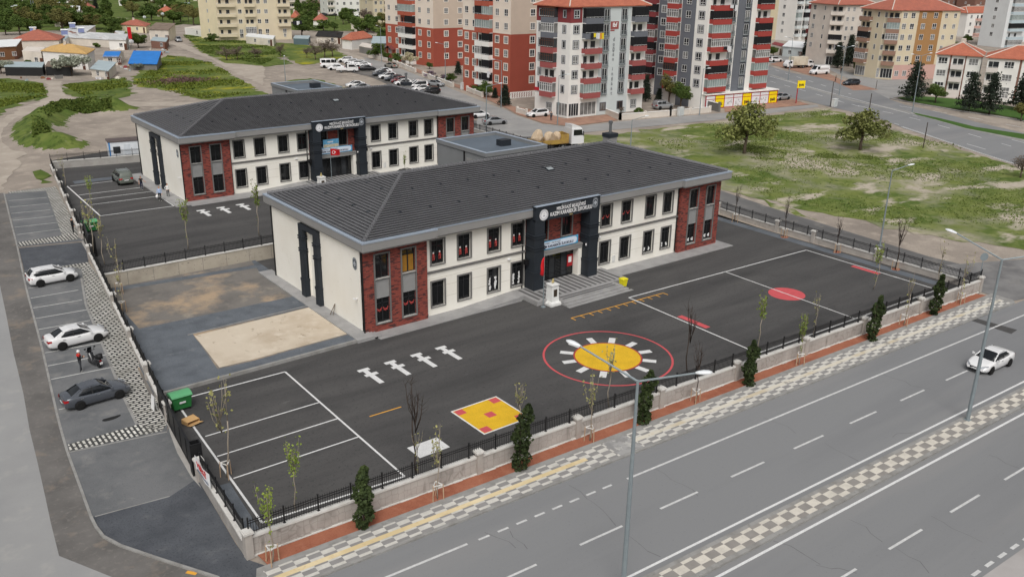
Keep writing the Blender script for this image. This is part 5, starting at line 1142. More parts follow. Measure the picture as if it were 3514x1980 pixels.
# ------------------------------------------------------------------ plants of the site
for i, (x, y, h, ln, lb) in enumerate(((19.7, 38.1, 3.9, .2, 'nearest the left corner of the avenue wall'), (30.4, 37.7, 4.4, 1.0, 'behind the pavement left of the near street lamp'), (40.8, 37.3, 3.95, 1.1, 'right beside the near street lamp head'), (51.4, 36.7, 3.7, .5, 'below the ball court corner'), (66.7, 35.9, 4.0, 1.2, 'below the red court circle'), (76.7, 35.8, 3.85, .9, 'nearest the right end of the avenue wall'))):
    cypress('narrow dark conifer ' + lb, (x, y-.1, .09), h, 11+i, ln)
for i, (x, y, h, k, lb) in enumerate(((14.35, 38.2, 5.0, 'leafy', 'bright leafy staked sapling at the left end of the red gravel'), (24.5, 38.0, 5.0, 'bud', 'thin staked sapling in front of the white painted rectangle'), (36.3, 37.7, 5.2, 'bud', 'staked sapling in the red gravel left of the lamp pole'), (46.1, 37.2, 5.2, 'bare', 'bare staked sapling in the red gravel right of the painted sun'), (57.6, 36.6, 4.8, 'leafy', 'small leafy staked sapling by the wall under the orange scale'), (72.1, 36.1, 5.3, 'thin', 'thin staked sapling between the two right hand conifers'), (81.5, 35.8, 5.6, 'thin', 'thin staked sapling at the right end of the red gravel'))):
    sapling(lb, (x, y-.1, .09), h, k, i, True, 'staked saplings in the red gravel bed')
for i, (x, y, h, k, lb) in enumerate(((17.4, 41.8, 4.8, 'leafy', 'leafy sapling inside the fence beside the white bay lines'), (24.9, 40.7, 3.6, 'thin', 'bushy stemmed bare sapling beside the white painted rectangle'), (33.0, 41.0, 4.4, 'bud', 'budding sapling over the yellow painted square'), (40.6, 40.3, 5.4, 'bud', 'budding sapling over the painted sun disc'), (49.2, 40.6, 6.2, 'bare', 'dark bare sapling beside the left red goal bar'), (57.4, 40.3, 5.2, 'leafy', 'leafy sapling over the ball court near its front corner'), (63.8, 39.5, 4.5, 'thin', 'thin sapling between court and fence below the red circle'), (15.6, 47.6, 7.0, 'bud', 'tall budding sapling beside the front gate tower'), (85.8, 58.6, 5.2, 'bare', 'bare sapling by the side railing behind the ball court'), (85.8, 51.7, 4.6, 'bare', 'bare sapling by the side railing right of the court corner'), (85.7, 44.7, 6.2, 'bare', 'tall bare sapling by the side railing before the grassy lot'), (78.5, 42.8, 4.9, 'leafy', 'leafy sapling over the right red goal bar'), (86.2, 66.0, 5.1, 'bare', 'bare sapling at the side railing near the brick end of the school'), (85.6, 40.0, 5.0, 'thin', 'thin sapling in the front right corner of the court'), (24.95, 40.9, 6.9, 'bare', 'tall bare sapling over the white hopscotch marks'))):
    sapling(lb, (x, y, 0), h, k, i+3, i in (7, 8, 9, 10, 12), 'saplings on the front yard')
for i, (a, hp, k, lb) in enumerate((((5,920,1128), 6.6, 'bud', 'tall pale sapling in front of the rear green bin'), ((5,1030,1195), 5.6, 'bud', 'sapling behind the retaining wall railing near the rear gate'), ((5,1848,1045), 6.0, 'leafy', 'sapling left of the rear hopscotch marks'), ((5,2545,915), 6.2, 'leafy', 'sapling right of the rear hopscotch marks'), ((5,640,430), 5.0, 'thin', 'thin sapling at the corner of the rear parking bays'), ((5,905,640), 4.4, 'leafy', 'sapling beside the rear bay line by the fence'))):
    p = g(*a); sapling(lb, p, hp, k, i+20, False, 'saplings on the rear yard')
p = g(5,1150,1445,.2); sapling('leafless sapling against the retaining wall in the gravel garden', (p.x, p.y-1.0, .2), 6.2, 'thin', 33, True)
p = g(9,1205,265,.2); sapling('staked thin sapling in the gravel garden by the left railing', p, 5.0, 'thin', 34, True)
sapling('small yellowish shrub like sapling beside the rear portal steps', (62.5, 103.5, 1.23), 3.6, 'leafy', 35)
rg = MB()
for x, y in ((86.1, 51.8), (86.0, 44.8), (86.0, 58.6)): rg.disc((x, y, .012), (.5,0,0), (0,.4,0), 0, 1, 10)
rg.build('planting_holes', m_red)['kind'] = 'structure'
# ------------------------------------------------------------------ lamps near the avenue
street_lamp('tall double headed street lamp on the checkered median, cut by the bottom edge', (27.3, 25.35, .13), 11.85, ((math.radians(112), 3.0, 1.0), (math.radians(-42), 2.6, .5)), .14)
street_lamp('tall double headed street lamp on the median beside the white moving car', (59.5, 24.0, .13), 11.8, ((math.radians(106), 3.0, 1.2), (math.radians(-45), 2.7, .55)), .14)
p = g(8,1160,1010); street_lamp('single armed street lamp between the railing and the grassy lot', (p.x, p.y, 0), 8.6, ((math.radians(-30), 1.8, .55),), .10)
for x in (27.3, 59.5):
    pass
# ------------------------------------------------------------------ flagpoles, busts, bins and small things
def flagpole(label, p, h, hang):
    t = thing('flagpole', label, 'flagpole', p); mb = MB(); mb.tube([(0,0,0), (0,0,h)], [.045, .03], 8); mb.lathe([(.22,0),(.22,.06),(.06,.1)], 12); mb.lathe([(.03,h),(.06,h+.04),(.01,h+.1)], 8); mb.build('pole', m_galv, t)
    f = MB(); n = 12
    if hang:
        f.loft([[(-.02-w*(.5+.5*math.cos(q*PI/5)), d*math.sin(q*PI/5), h-z) for q in range(10)] for w, d, z in ((.06,.03,.2),(.30,.07,.5),(.40,.10,.95),(.34,.12,1.4),(.44,.09,1.75),(.2,.05,1.95))])
    else:
        for k in range(n): a, b = k/n, (k+1)/n; f.quad(*[(1.35*u+.04, .08*math.sin(u*8), h-.15-.9*v-.12*u*(1 if v else 2.2)) for u, v in ((a,0),(b,0),(b,1),(a,1))])
    fl = f.build('flag', m_flag, t, smooth=True)
    if not hang:
        c = MB(); c.disc((.42, -.075, h-.66), (.21,0,0), (0,0,.21), .72, 1, 20); c.box(.56, .70, -.09, -.07, h-.74, h-.60); c.build('crescent_and_star', m_text, fl, fix=False)
    return t
flagpole('flagpole with a hanging red flag beside the nearer white bust', (49.25, 58.0, 0), 5.0, True)
flagpole('flagpole with a flying red flag at the rear school portal', (B_ORG.x+18.2*B_SC, B_ORG.y-4.4*B_SC, 1.25), 5.4, False)
def bust(label, p):
    t = thing('bust_monument', label, 'monument', p); mb = MB(); mb.box(-.72, .72, -.72, .72, 0, .22); mb.box(-.6, .6, -.6, .6, .22, .3); mb.loft([[(s*x, s*y, z) for x, y in ((-1,-1),(1,-1),(1,1),(-1,1))] for s, z in ((.44,.3),(.38,1.85))]); mb.box(-.45, .45, -.45, .45, 1.85, 1.95); mb.build('pedestal', m_marble, t)
    q = MB(); q.box(-.2, .2, -.425, -.40, .8, 1.5); q.build('plaque', mat('bronze_plaque', srgb(64,54,44), .5), t)
    me = skinned([(0,0,1.97), (0,0,2.12), (-.17,0,2.10), (.17,0,2.10), (0,-.01,2.24), (0,-.02,2.36), (0,-.01,2.44)], [(0,1),(1,2),(1,3),(1,4),(4,5),(5,6)], [.13,.13,.08,.08,.065,.1,.08]); me.materials.append(m_gold); obj('bust', me, t); return t
bust('white marble pedestal with a gilded bust before the nearer portal', (50.5, 58.2, 0))
p = g(6,738,425,1.25); bust('white marble pedestal with a gilded bust before the rear portal', (B_ORG.x+16.4*B_SC, B_ORG.y-5.0*B_SC, 1.25))
m_bing = mat('bin_green', srgb(44,112,58), .5, .1, 2); m_bingl = mat('bin_lid_green', srgb(92,160,112), .45, .06, 2)
def container(label, p, rz):
    t = thing('waste_container', label, 'waste bin', p, rz); mb = MB(); secs = [[(s*x, s*.9*y, z) for x, y in ((-.68,-.53),(.68,-.53),(.68,.53),(-.68,.53))] for s, z in ((.86,.17),(1,1.05))]; mb.loft(secs); mb.box(-.72,.72,-.52,.52,1.05,1.1); mb.build('tub', m_bing, t)
    mb = MB(); n = 8; secs = []
    for k in range(n+1): a = PI*k/n; secs.append([(-.72, -.55*math.cos(a), 1.1+.22*math.sin(a)), (.72, -.55*math.cos(a), 1.1+.22*math.sin(a)), (.72, -.5*math.cos(a), 1.08), (-.72, -.5*math.cos(a), 1.08)])
    mb.loft(secs); mb.build('lid', m_bingl, t)
    mb = MB(); mb.box(-.22, .22, -.515, -.50, .62, .75); mb.build('label_plate', m_plate, t)
    for x in (-.5, .5):
        for y in (-.35, .35): mb = MB(); mb.tube([(x-.03, y, .09), (x+.03, y, .09)], .09, 10); mb.build('wheel', m_tyre, t)
    return t
container('green wheeled waste container beside the front gate and cardboard', (16.35, 57.95, 0), .02)
p = g(5,895,885); container('green wheeled waste container beside the rear yard gate', (p.x+.1, p.y+.5, p.z+.03), .05)
t = thing('cardboard_box', 'opened flattened cardboard box on the asphalt by the front gate', 'box', (16.2, 55.6, .02), .3); m_card = mat('cardboard', srgb(196,158,108), .9, .08, 3)
mb = MB(); mb.box(-.5, .45, -.35, .3, 0, .02); mb.box(-.5, .45, .28, .30, .02, .28); mb.box(-.5, -.48, -.35, .28, .02, .26); mb.box(.43, .45, -.35, .28, .02, .24); mb.add([(-.5,-.35,.25),(.45,-.35,.2),(.45,.3,.32),(-.5,.3,.34)], [(0,1,2,3)]); mb.build('carton', m_card, t, fix=False); mb = MB(); mb.add([(-.5,-.35,.02),(.45,-.35,.02),(.5,-.75,.12),(-.5,-.7,.1)], [(0,1,2,3)]); mb.build('flap', m_card, t, fix=False)
t = thing('litter_bin', 'small yellow litter bin at the right of the nearer school steps', 'bin', (59.0, 57.6, 0)); m_ybin = mat('bin_yellow', srgb(226,214,40), .5, .05)
mb = MB(); mb.loft([[(s*x, s*y, z) for x, y in ((-.32,-.3),(.32,-.3),(.32,.3),(-.32,.3))] for s, z in ((.75,.1),(1,.82))]); mb.build('tub', m_ybin, t); mb = MB(); mb.loft([[(s*x, s*y, z) for x, y in ((-.35,-.33),(.35,-.33),(.35,.33),(-.35,.33))] for s, z in ((1,.82),(.96,.88),(.6,.93))]); mb.build('lid', m_ybin, t)
t = thing('wooden_plank', 'short brown plank leaning on the cream gable wall', 'plank', (32.75, 66.9, .28)); mb = MB(); mb.tube([(-.3,.05,0), (.18,0,.95)], .035, 5); mb.tube([(-.12,-.15,0), (.18,0,.95)], .03, 5); mb.build('stick', m_bark, t)
# banner on the corner railing
t = thing('banner', 'white cloth banner with red and grey letters tied to the railing by the gate', 'banner', (13.95, 47.8, 1.1)); 
mb = MB(); n = 10
for k in range(n):
    a, b = k/n, (k+1)/n; mb.quad(*[(-.05+.05*math.sin(u*7)-.10*u, -2.6*u, .95*v-.05*math.sin(u*PI)) for u, v in ((a,0),(b,0),(b,1),(a,1))])
bn = mb.build('cloth', m_text, t, fix=False)
text('VERGİ', .46, mat('letter_red', srgb(190,60,60), .7), bn, (-.155, -1.3, .58), (PI/2, 0, -PI/2-.04), width=1.7, bold=.01); text('DAİRESİ BAŞKANLIĞI', .2, mat('grey_letters', srgb(120,128,140), .6), bn, (-.155, -1.4, .2), (PI/2, 0, -PI/2-.04), width=2.0)
t = thing('pavement_sign', 'white standing sign board against the wall on the paver path', 'sign', g(9,1535,1210), 1.6); mb = MB(); mb.add([(-.35,0,0),(.35,0,0),(.3,.1,1.1),(-.3,.1,1.1)], [(0,1,2,3)]); mb.add([(-.35,.25,0),(.35,.25,0),(.3,.12,1.1),(-.3,.12,1.1)], [(0,1,2,3)]); mb.build('board', m_text, t, fix=False); mb = MB(); mb.add([(-.25,.02,.3),(.25,.02,.3),(.24,.045,.55),(-.24,.045,.55)], [(0,1,2,3)]); mb.build('red_print', m_paperr, t, (0, -.012, 0), fix=False)
t = thing('site_cabin', 'white corrugated site cabin with a brown roof behind the rear school', 'cabin', g(5,1085,172,1.6), -.16)
mb = MB(); mb.box(0, 6.2, 0, 2.6, 0, 2.5, 0)
for k in range(31): mb.box(k*.2, k*.2+.08, -.03, 0, .05, 2.45, 0)
mb.build('walls', mat('cabin_white', srgb(222,226,230), .6, .06, 1.5), t); mb = MB(); mb.box(-.1, 6.3, -.1, 2.7, 2.5, 2.62); mb.box(3.0, 3.04, -.1, 2.7, 2.62, 2.66); mb.build('roof', mat('cabin_roof', srgb(92,82,80), .8, .12, 1), t)
mb = MB(); mb.box(.55, 1.5, -.07, -.03, .9, 1.85); mb.build('window_frame', m_sash, t); mb = MB(); mb.box(.62, 1.43, -.08, -.07, .97, 1.78); mb.build('pane', m_glass2, t); mb = MB(); mb.box(2.0, 2.85, -.06, -.03, .05, 2.1); mb.build('door', mat('cabin_door', srgb(206,212,218), .6), t); mb = MB(); mb.box(.0, .2, -.055, -.03, 0, 2.5); mb.build('corner_strip', mat('cabin_blue', srgb(64,130,190), .6), t)
# wall poster on the rear school (banner hung under its windows)
t = thing('poster', 'colourful printed poster hung above the rear school name board', 'poster', (B_ORG.x+20.6*B_SC, B_ORG.y+.08*B_SC, B_ORG.z+4.55*B_SC)); mb = MB(); mb.box(-1.15, 1.15, -.03, 0, 0, 1.15); mb.build('sheet', mat('poster_sky', srgb(110,180,220), .6, .35, 2.5), t); mb = MB(); mb.box(-1.1, 1.1, -.036, -.03, .02, .5); mb.build('printed_crowd', mat('poster_sand', srgb(206,196,170), .6, .3, 5), t); mb = MB(); mb.box(-.5, .3, -.036, -.03, .72, .88); mb.build('printed_title', m_text, t)
# annexes
def annex(label, x0, x1, y0, y1, z0, z1):
    t = thing('annex_building', label, 'building', (x0, y0, z0)); L, W, H = x1-x0, y1-y0, z1-z0
    mb = MB(); mb.box(0, L, 0, W, 0, H-.35); mb.build('walls', mat('annex_grey', srgb(126,128,129), .8, .05, .5), t)
    mb = MB(); 
    for b in ((-.12, L+.12, -.12, .25), (-.12, L+.12, W-.25, W+.12), (-.12, .25, .25, W-.25), (L-.25, L+.12, .25, W-.25)): mb.box(*b, H-.35, H+.1, 0); mb.box(b[0]-.02, b[1]+.02, b[2]-.02, b[3]+.02, H+.1, H+.14, 1)
    mb.build('parapet', [mat('annex_grey', (0,0,0)), m_metal], t); mb = MB(); mb.box(.25, L-.25, .25, W-.25, H-.36, H-.3); mb.build('membrane_roof', mat('membrane_blue_grey', srgb(96,106,116), .6, .1, .4), t)
    mb = MB(); mb.box(L*.55, L*.55+1.5, W*.35, W*.35+1.1, H-.3, H+.45); mb.build('roof_cowl', m_anth, t); mb = MB(); mb.tube([(-.1, W*.42, .1), (-.1, W*.42, H-.35)], .1, 8); mb.build('downpipe', m_black, t)
    mb = MB(); mb.box(-.05, 0, W*.05, W*.38, H-1.5, H-1.1); mb.build('louvre_band', m_cornice, t); return t
annex('grey flat roofed annex block behind the nearer school', 62.0, 71.2, 84.2, 94.6, 1.0, 8.0)
annex('grey flat roofed annex block behind the rear school', 61.9, 69.6, 134.5, 144.5, 1.2, 9.3)
# ------------------------------------------------------------------ cars near the school
def wheelmid(a, b, off, rz):
    a, b = Vector(g(*a)), Vector(g(*b)); m = (a+b)/2; m.x += -math.sin(rz)*off; m.y += math.cos(rz)*off; m.z = T(m.x, m.y)+.012; return m
rz = .06; car('parked_car', 'dark grey sedan parked nose to the fence, nearest of the lot', P_grey, SEDAN, wheelmid((9,800,1215), (9,1168,1110), .78, rz), rz, 'cars parked in the side lot', scale=.985)
car('parked_car', 'white sedan with tinted glass parked nose to the fence', P_white, SEDAN, wheelmid((9,625,632), (9,958,552), .78, .055), .055, 'cars parked in the side lot', scale=1.0)
car('parked_car', 'white hatchback with dark wheels parked near the upper entry', P_white, HATCH, wheelmid((5,405,1415), (5,683,1362), .75, .02), .02, 'cars parked in the side lot', rim=m_rimd, scale=1.03)
car('moving_car', 'white sedan driving along the avenue beside the tall lamp', P_white, SEDAN, (69.9, 27.45, .012), PI-.05)
car('parked_van', 'grey green small van with roof rails parked by the rear school', P_green, CADDY, (30.75, 122.3, 1.24), PI/2-.03, cat='van', rails=True, panel='mini')
# scooter and people
def scooter(label, p, rz):
    t = thing('motor_scooter', label, 'scooter', p, rz)
    for x in (-.62, .66):
        w = MB(); w.lathe([(.14,-.06),(.24,-.065),(.27,0),(.24,.065),(.14,.06)], 16); w.v = [(a+x, c, b+.27) for a, b, c in w.v]; wh = w.build('wheel', m_tyre, t, smooth=True); r_ = MB(); r_.disc((x, -.061, .27), (.14,0,0), (0,0,.14), 0, 1, 12); r_.disc((x, .061, .27), (.14,0,0), (0,0,.14), 0, 1, 12); r_.build('rim', m_rimd, wh, fix=False)
    b = MB(); b.loft([[(x, -w, z0), (x, w, z0), (x, w*.9, z1), (x, -w*.9, z1)] for x, w, z0, z1 in ((-.95,.08,.62,.75),(-.7,.17,.42,.82),(-.25,.19,.3,.8),(-.02,.2,.24,.42),(.28,.2,.24,.36),(.42,.2,.3,.95),(.62,.17,.45,1.0),(.75,.08,.55,.8))]); b.build('body', P_black, t, smooth=True)
    s = MB(); s.loft([[(x, -w, z), (x, w, z), (x, w*.8, z+.1), (x, -w*.8, z+.1)] for x, w, z in ((-.85,.12,.82),(-.5,.17,.8),(-.1,.15,.78))]); s.build('seat', m_trim, t, smooth=True)
    s = MB(); s.loft([[(x, -w, .9), (x, w, .9), (x, w*.9, z), (x, -w*.9, z)] for x, w, z in ((-1.12,.15,1.12),(-.95,.22,1.25),(-.7,.2,1.2))]); s.build('top_box', m_trim, t, smooth=True)
    h = MB(); h.tube([(.58,0,.9), (.5,0,1.12)], .03, 6); h.tube([(.42,-.36,1.12), (.5,-.1,1.14), (.5,.1,1.14), (.42,.36,1.12)], .022, 6); h.build('handlebar', m_trim, t); m = MB()
    for s_ in (1, -1): q = MB(); q.tube([(.47, s_*.28, 1.13), (.45, s_*.36, 1.32)], .01, 5); q.box(.43, .46, s_*.38-.07, s_*.38+.07, 1.3, 1.4); q.build('mirror', m_trim, t)
    q = MB(); q.add([(.62,-.2,1.0),(.62,.2,1.0),(.5,.16,1.42),(.5,-.16,1.42)], [(0,1,2,3)]); q.build('windshield', m_cglass, t, fix=False); q = MB(); q.box(-.99, -.955, -.09, .09, .66, .74); q.build('tail_light', m_tail, t); q = MB(); q.box(-1.03, -1.0, -.11, .11, .42, .58); q.build('number_plate', m_plate, t); return t
p = g(9,990,825); scooter('black motor scooter with top box parked in an empty bay', (p.x-.15, p.y+.95, T(p.x, p.y)+.012), PI/2+.25)
c_black, c_red, c_white, c_blue, c_gr, c_navy = cloth('black', (.015,.015,.017)), cloth('red', srgb(190,42,36)), cloth('white', srgb(226,226,224)), cloth('pale_blue', srgb(168,188,220)), cloth('charcoal', srgb(58,60,64)), cloth('navy', srgb(34,40,62))
hair_d = mat('hair_dark', (.02,.015,.012), .8); hair_g = mat('hair_grey', srgb(96,92,90), .8); m_helm = mat('helmet_white', srgb(220,220,222), .3); shoe_w = cloth('shoe_white', srgb(206,206,200)); shoe_d = cloth('shoe_dark', (.02,.02,.02))
p = g(9,800,850); r_ = person('person in white helmet and red and black jacket looking at a phone by the scooter', (p.x, p.y+.05, T(p.x, p.y)+.012), .25, c_black, c_gr, shoe_w, hair_d, ('phone', 'phone'), .1, helmet=m_helm)
mb = MB(); secs = []
for z, rx, ry in ((1.34,.15,.225), (1.42,.135,.2), (1.49,.085,.1), (1.53,.07,.075)): secs.append([(rx*math.cos(2*PI*k/14)-.005, ry*math.sin(2*PI*k/14), z) for k in range(14)])
mb.loft(secs, cap=False); mb.build('red_collar', c_red, r_, smooth=True); mb = MB(); mb.box(.28, .30, -.04, .04, 1.12, 1.24); mb.build('phone', m_trim, r_)
p = g(5,1395,465); person('person in black top and navy trousers walking past the grey van', (p.x, p.y, p.z+.04), -1.9, c_black, c_navy, shoe_w, hair_d, ('out', 'down'), .12, sleeve=False)
p = g(5,1575,575); r_ = person('person in pale blue shirt and black trousers carrying a white bag', (p.x, p.y, p.z+.04), -1.75, c_blue, c_black, shoe_w, hair_g, ('down', 'carry'), .13, h=1.8)
rb = Vector((p.x, p.y, p.z+.04)); t = thing('carrier_bag', 'white plastic carrier bag held by the person in pale blue', 'bag', rb+Vector((-.28, .05, .42)), .4); mb = MB(); mb.loft([[(s*x, s*y, z) for x, y in ((-.17,-.1),(.17,-.1),(.17,.1),(-.17,.1))] for s, z in ((.7,0),(1.1,.12),(.9,.28),(.35,.42))]); mb.build('sack', c_white, t, smooth=True)
p = g(5,1655,545); person('person in white top and dark trousers with hand on hip on the walkway', (p.x, p.y, p.z+.14), -1.4, c_white, c_gr, shoe_w, hair_d, ('down', 'hip'), .06, h=1.72)
p = g(5,722,888); person('person in black jacket standing at the rear yard gate pillar', (p.x, p.y, p.z+.02), 0.4, c_black, c_black, shoe_d, hair_d, ('phone', 'down'), .06, h=1.7)
# ================================================================== THE TOWN BEHIND
def P(k, x, y, dz=0): return g(k, x, y, None, dz)
def toppx(p, sy):
    """height above p whose image row is sy"""
    lo, hi = 0, 60
    for _ in range(40):
        m = (lo+hi)/2; q = Vector((p.x, p.y, p.z+m-HC)); v = 990-F_PX*(q.dot(UP))/q.dot(FW)
        lo, hi = (m, hi) if v > sy else (lo, m)
    return lo
def lenx(c, ang, sx, z=0):
    lo, hi = 0, 80; d = Vector((math.cos(ang), math.sin(ang), 0)); sg = 1 if d.dot(RT) > 0 else -1
    for _ in range(40):
        m = (lo+hi)/2; q = c+d*m+Vector((0,0,z-HC)); v = 1757+F_PX*q.dot(RT)/q.dot(FW); lo, hi = (m, hi) if (v-sx)*sg < 0 else (lo, m)
    return lo
def sx_(k, x): return ORG[k][0]+x*S_
# ---- ground of the town
m_lane2 = gmat('town_asphalt', [srgb(150,149,147), (srgb(136,135,134), .2, .42, .7), (srgb(164,160,154), .5, .56, .8)], bmp=.15)
m_redpave = gmat('red_pavers', [srgb(160,126,108), (srgb(138,108,94), .5, .42, .7), (srgb(178,150,132), 1.2, .56, .8)], bmp=.2)
m_flower = gmat('flower_meadow', [GRASS2, (GRASS, .12, .42, .6), (srgb(150,146,40), .16, .54, .68, (1,1), 0, 8), (GRASS3, .7, .55, .75), (DUST, .14, .64, .74, (1,1), 0, 8)], bmp=.9, bs=2)
m_track = gmat('dirt_track', [srgb(172,162,150), (srgb(154,144,133), .25, .42, .7), (srgb(186,177,165), .6, .55, .8)], bmp=.3)
def ragged(q, amp, step, seed=0):
    r_ = random.Random(seed+len(q)); out = []
    for i, a in enumerate(q):
        b = q[(i+1) % len(q)]; a, b = Vector(a), Vector(b); L = (b-a).length; n = max(1, min(60, int(L/step))); nn = Vector((-(b-a).y, (b-a).x)).normalized()
        for k in range(n): v = a.lerp(b, k/n)+(nn*r_.gauss(0, amp) if k else Vector((0,0))); out.append((v.x, v.y))
    return out
def patch(name, pts, dz, m, more=()):
    q = [g2(*p) for p in pts]+list(more)
    if name in ('meadow', 'grassy_lot', 'dirt_track'): q = ragged(q, .55 if name != 'dirt_track' else .3, 1.6)
    return sheet(name, q, dz, m)
patch('grassy_lot', [(3,900,1330),(3,1400,1275),(3,2150,1190),(4,150,1130),(4,640,1062),(4,1000,1180),(4,1400,1310),(4,1900,1451),(8,2576,265),(8,2700,300),(8,2700,1080),(8,2300,1010),(8,1500,900),(8,600,690),(8,20,550)], .006, m_field, [(95.2,60),(96.6,90),(97.8,118),(104,116)])
patch('town_street', [(2,1000,560),(2,1110,572),(2,1300,622),(2,1500,700),(2,1790,810),(2,1990,893),(2,2300,1020),(2,2500,1090),(3,100,1140),(3,350,1220),(3,620,1252),(3,800,1300),(3,400,1345),(3,120,1345),(2,2200,1265),(2,2190,1200),(2,2230,1090),(2,1850,955),(2,1600,870),(2,1230,740),(2,1060,640)], .008, m_lane2)
patch('town_street', [(3,620,1252),(3,1100,1195),(3,1700,1145),(3,2170,1108),(4,60,1060),(4,548,1030),(4,560,1052),(4,110,1112),(3,2080,1178),(3,1500,1235),(3,800,1300)], .009, m_lane2)
patch('car_park_ground', [(2,950,600),(2,1060,640),(2,1230,740),(2,1600,870),(2,1850,955),(2,1840,985),(2,1480,900),(2,1150,760),(2,850,690)], .007, m_shoulder)
patch('red_pavement', [(2,1110,566),(2,1300,608),(2,1600,712),(2,1900,825),(2,2100,905),(2,2300,985),(2,2500,1075),(3,100,1128),(3,350,1212),(3,620,1245),(3,1090,1185),(3,980,1130),(3,560,1170),(3,262,1080),(3,60,1050),(2,2350,930),(2,1990,830),(2,1560,660)], .05, m_redpave)
patch('red_pavement', [(3,2140,1105),(3,2130,1050),(4,50,1010),(4,300,980),(4,470,1030),(4,60,1072)], .05, m_redpave)
# second avenue
a2 = [g2(4,700,1060), g2(4,1150,1165), g2(4,1400,1265), g2(4,2000,1440), g2(8,2576,235), g2(8,2800,330)]
patch('second_avenue', [(4,548,1022),(4,700,1058),(4,1150,1165),(4,1400,1265),(4,2000,1451),(8,2576,235),(8,3000,420),(8,3000,-60),(4,2576,1310),(4,2100,1200),(4,1400,1030),(4,1250,975),(4,1500,920),(4,1380,880),(4,1150,885),(4,900,885),(4,700,790),(4,300,720),(4,70,650),(4,-60,620),(4,-60,850),(4,300,960)], .010, m_road)
patch('second_avenue_median', [(4,60,738),(4,100,735),(4,500,860),(4,900,985),(4,1400,1085),(4,1460,1100),(4,2100,1255),(4,2576,1368),(4,2576,1395),(4,2000,1270),(4,1480,1125),(4,900,1000),(4,480,880)], .02, m_kerb)
patch('median_grass', [(4,1480,1108),(4,2100,1250),(4,2576,1320),(8,2800,-60),(8,2800,60),(4,2576,1372),(4,2000,1262),(4,1520,1130)], .03, mat('lawn_green', srgb(62,92,34), .95, .15, .8, bmp=.6))
patch('corner_lawn', [(4,1330,965),(4,1500,945),(4,2000,985),(4,2500,1060),(8,2800,-200),(8,2800,-110),(4,2500,1165),(4,1900,1075),(4,1450,1000)], .09, MATS['lawn_green'])
ribbon('lawn_kerb', [g2(4,1250,970), g2(4,1340,990), g2(4,1500,1020), g2(4,1900,1090), g2(4,2576,1195), g2(4,2900,1250)], 0, .5, .0, m_kerb, th=.12)
patch('side_road', [(4,1060,880),(4,1250,975),(4,1500,920),(4,1640,900),(4,1450,780),(4,1200,790),(4,900,725),(4,690,670),(4,480,605),(4,300,560),(4,60,540),(4,60,640),(4,440,640),(4,690,700)], .012, m_lane2)
patch('red_pavement', [(4,75,632),(4,300,590),(4,480,640),(4,790,790),(4,1150,885),(4,900,890),(4,700,800),(4,440,735)], .03, m_redpave)
mk = MB()
for a, b, ds in (((4,80,800), (4,1000,1060), (3, 4.5)), ((4,720,990), (4,2450,1440), (3, 4.5)), ((4,130,690), (4,880,930), (3, 4.5)), ((4,1350,1045), (4,2576,1260), (3, 4.5)), ((4,1300,1215), (4,2200,1470), None), ((4,1480,1135), (4,2576,1405), None), ((4,80,755), (4,1450,1120), None)): line_marks(mk, g2(*a), g2(*b), .18, .026, 0, ds)
a, b = Vector(g2(4,1380,1250)), Vector(g2(8,2500,215))
for k in range(60): p = a.lerp(b, k/60); q = a.lerp(b, (k+.5)/60); line_marks(mk, p, q, .7, .03)
mk.build('second_avenue_lines', m_white)['kind'] = 'structure'
# left side: tracks and meadows
patch('meadow', [(1,1290,830),(1,1330,730),(1,1650,545),(1,1880,570),(1,2080,620),(1,2300,760),(1,2576,900),(1,2650,960),(1,2200,1000),(1,1950,975),(1,1750,900),(1,1400,860)], .006, m_flower)
patch('meadow', [(1,600,840),(1,900,800),(1,1240,760),(1,1290,830),(1,1280,930),(1,1150,985),(1,860,980),(1,650,930)], .007, m_grass)
patch('meadow', [(1,-60,770),(1,200,790),(1,430,820),(1,470,940),(1,420,985),(1,200,1010),(1,50,1090),(1,-60,1180)], .006, m_grass)
patch('meadow', [(1,1800,340),(1,2100,370),(1,2576,420),(2,400,430),(2,800,480),(2,960,580),(2,700,620),(2,480,640),(2,300,560),(1,2576,640),(1,2200,620),(1,1950,500)], .006, m_flower)
patch('meadow', [(2,360,790),(2,560,770),(2,780,820),(2,920,880),(2,600,900),(2,300,860)], .006, m_grass)
patch('meadow', [(2,0,560),(2,280,580),(2,400,630),(2,100,660),(2,-120,650)], .009, m_grass)
patch('meadow', [(5,320,285),(5,400,265),(5,470,300),(5,520,390),(5,400,405),(5,340,330)], .02, m_grass)
patch('village_green', [(1,-300,330),(1,600,300),(1,1200,340),(1,1800,240),(2,400,300),(2,800,310),(2,1420,300),(2,1420,150),(2,700,80),(1,2576,30),(1,1200,-30),(1,600,-40),(1,-300,-40)], .005, m_grass)
patch('dirt_track', [(1,440,800),(1,600,800),(1,610,900),(1,700,960),(1,1000,1000),(1,2000,1010),(1,1950,1050),(1,1100,1045),(1,700,1060),(1,420,1140),(1,330,1250),(1,300,1451),(5,0,480),(5,-80,300),(1,-60,1230),(1,200,1060),(1,400,1000),(1,480,930)], .012, m_track)
patch('dirt_track', [(1,1650,425),(1,1790,420),(1,1960,510),(1,2200,620),(1,2576,650),(2,120,670),(1,2576,840),(1,2250,690),(1,2080,590),(1,1780,480)], .012, m_track)
patch('dirt_track', [(2,800,500),(2,950,520),(2,1110,585),(2,1050,600),(2,900,530)], .012, m_track)
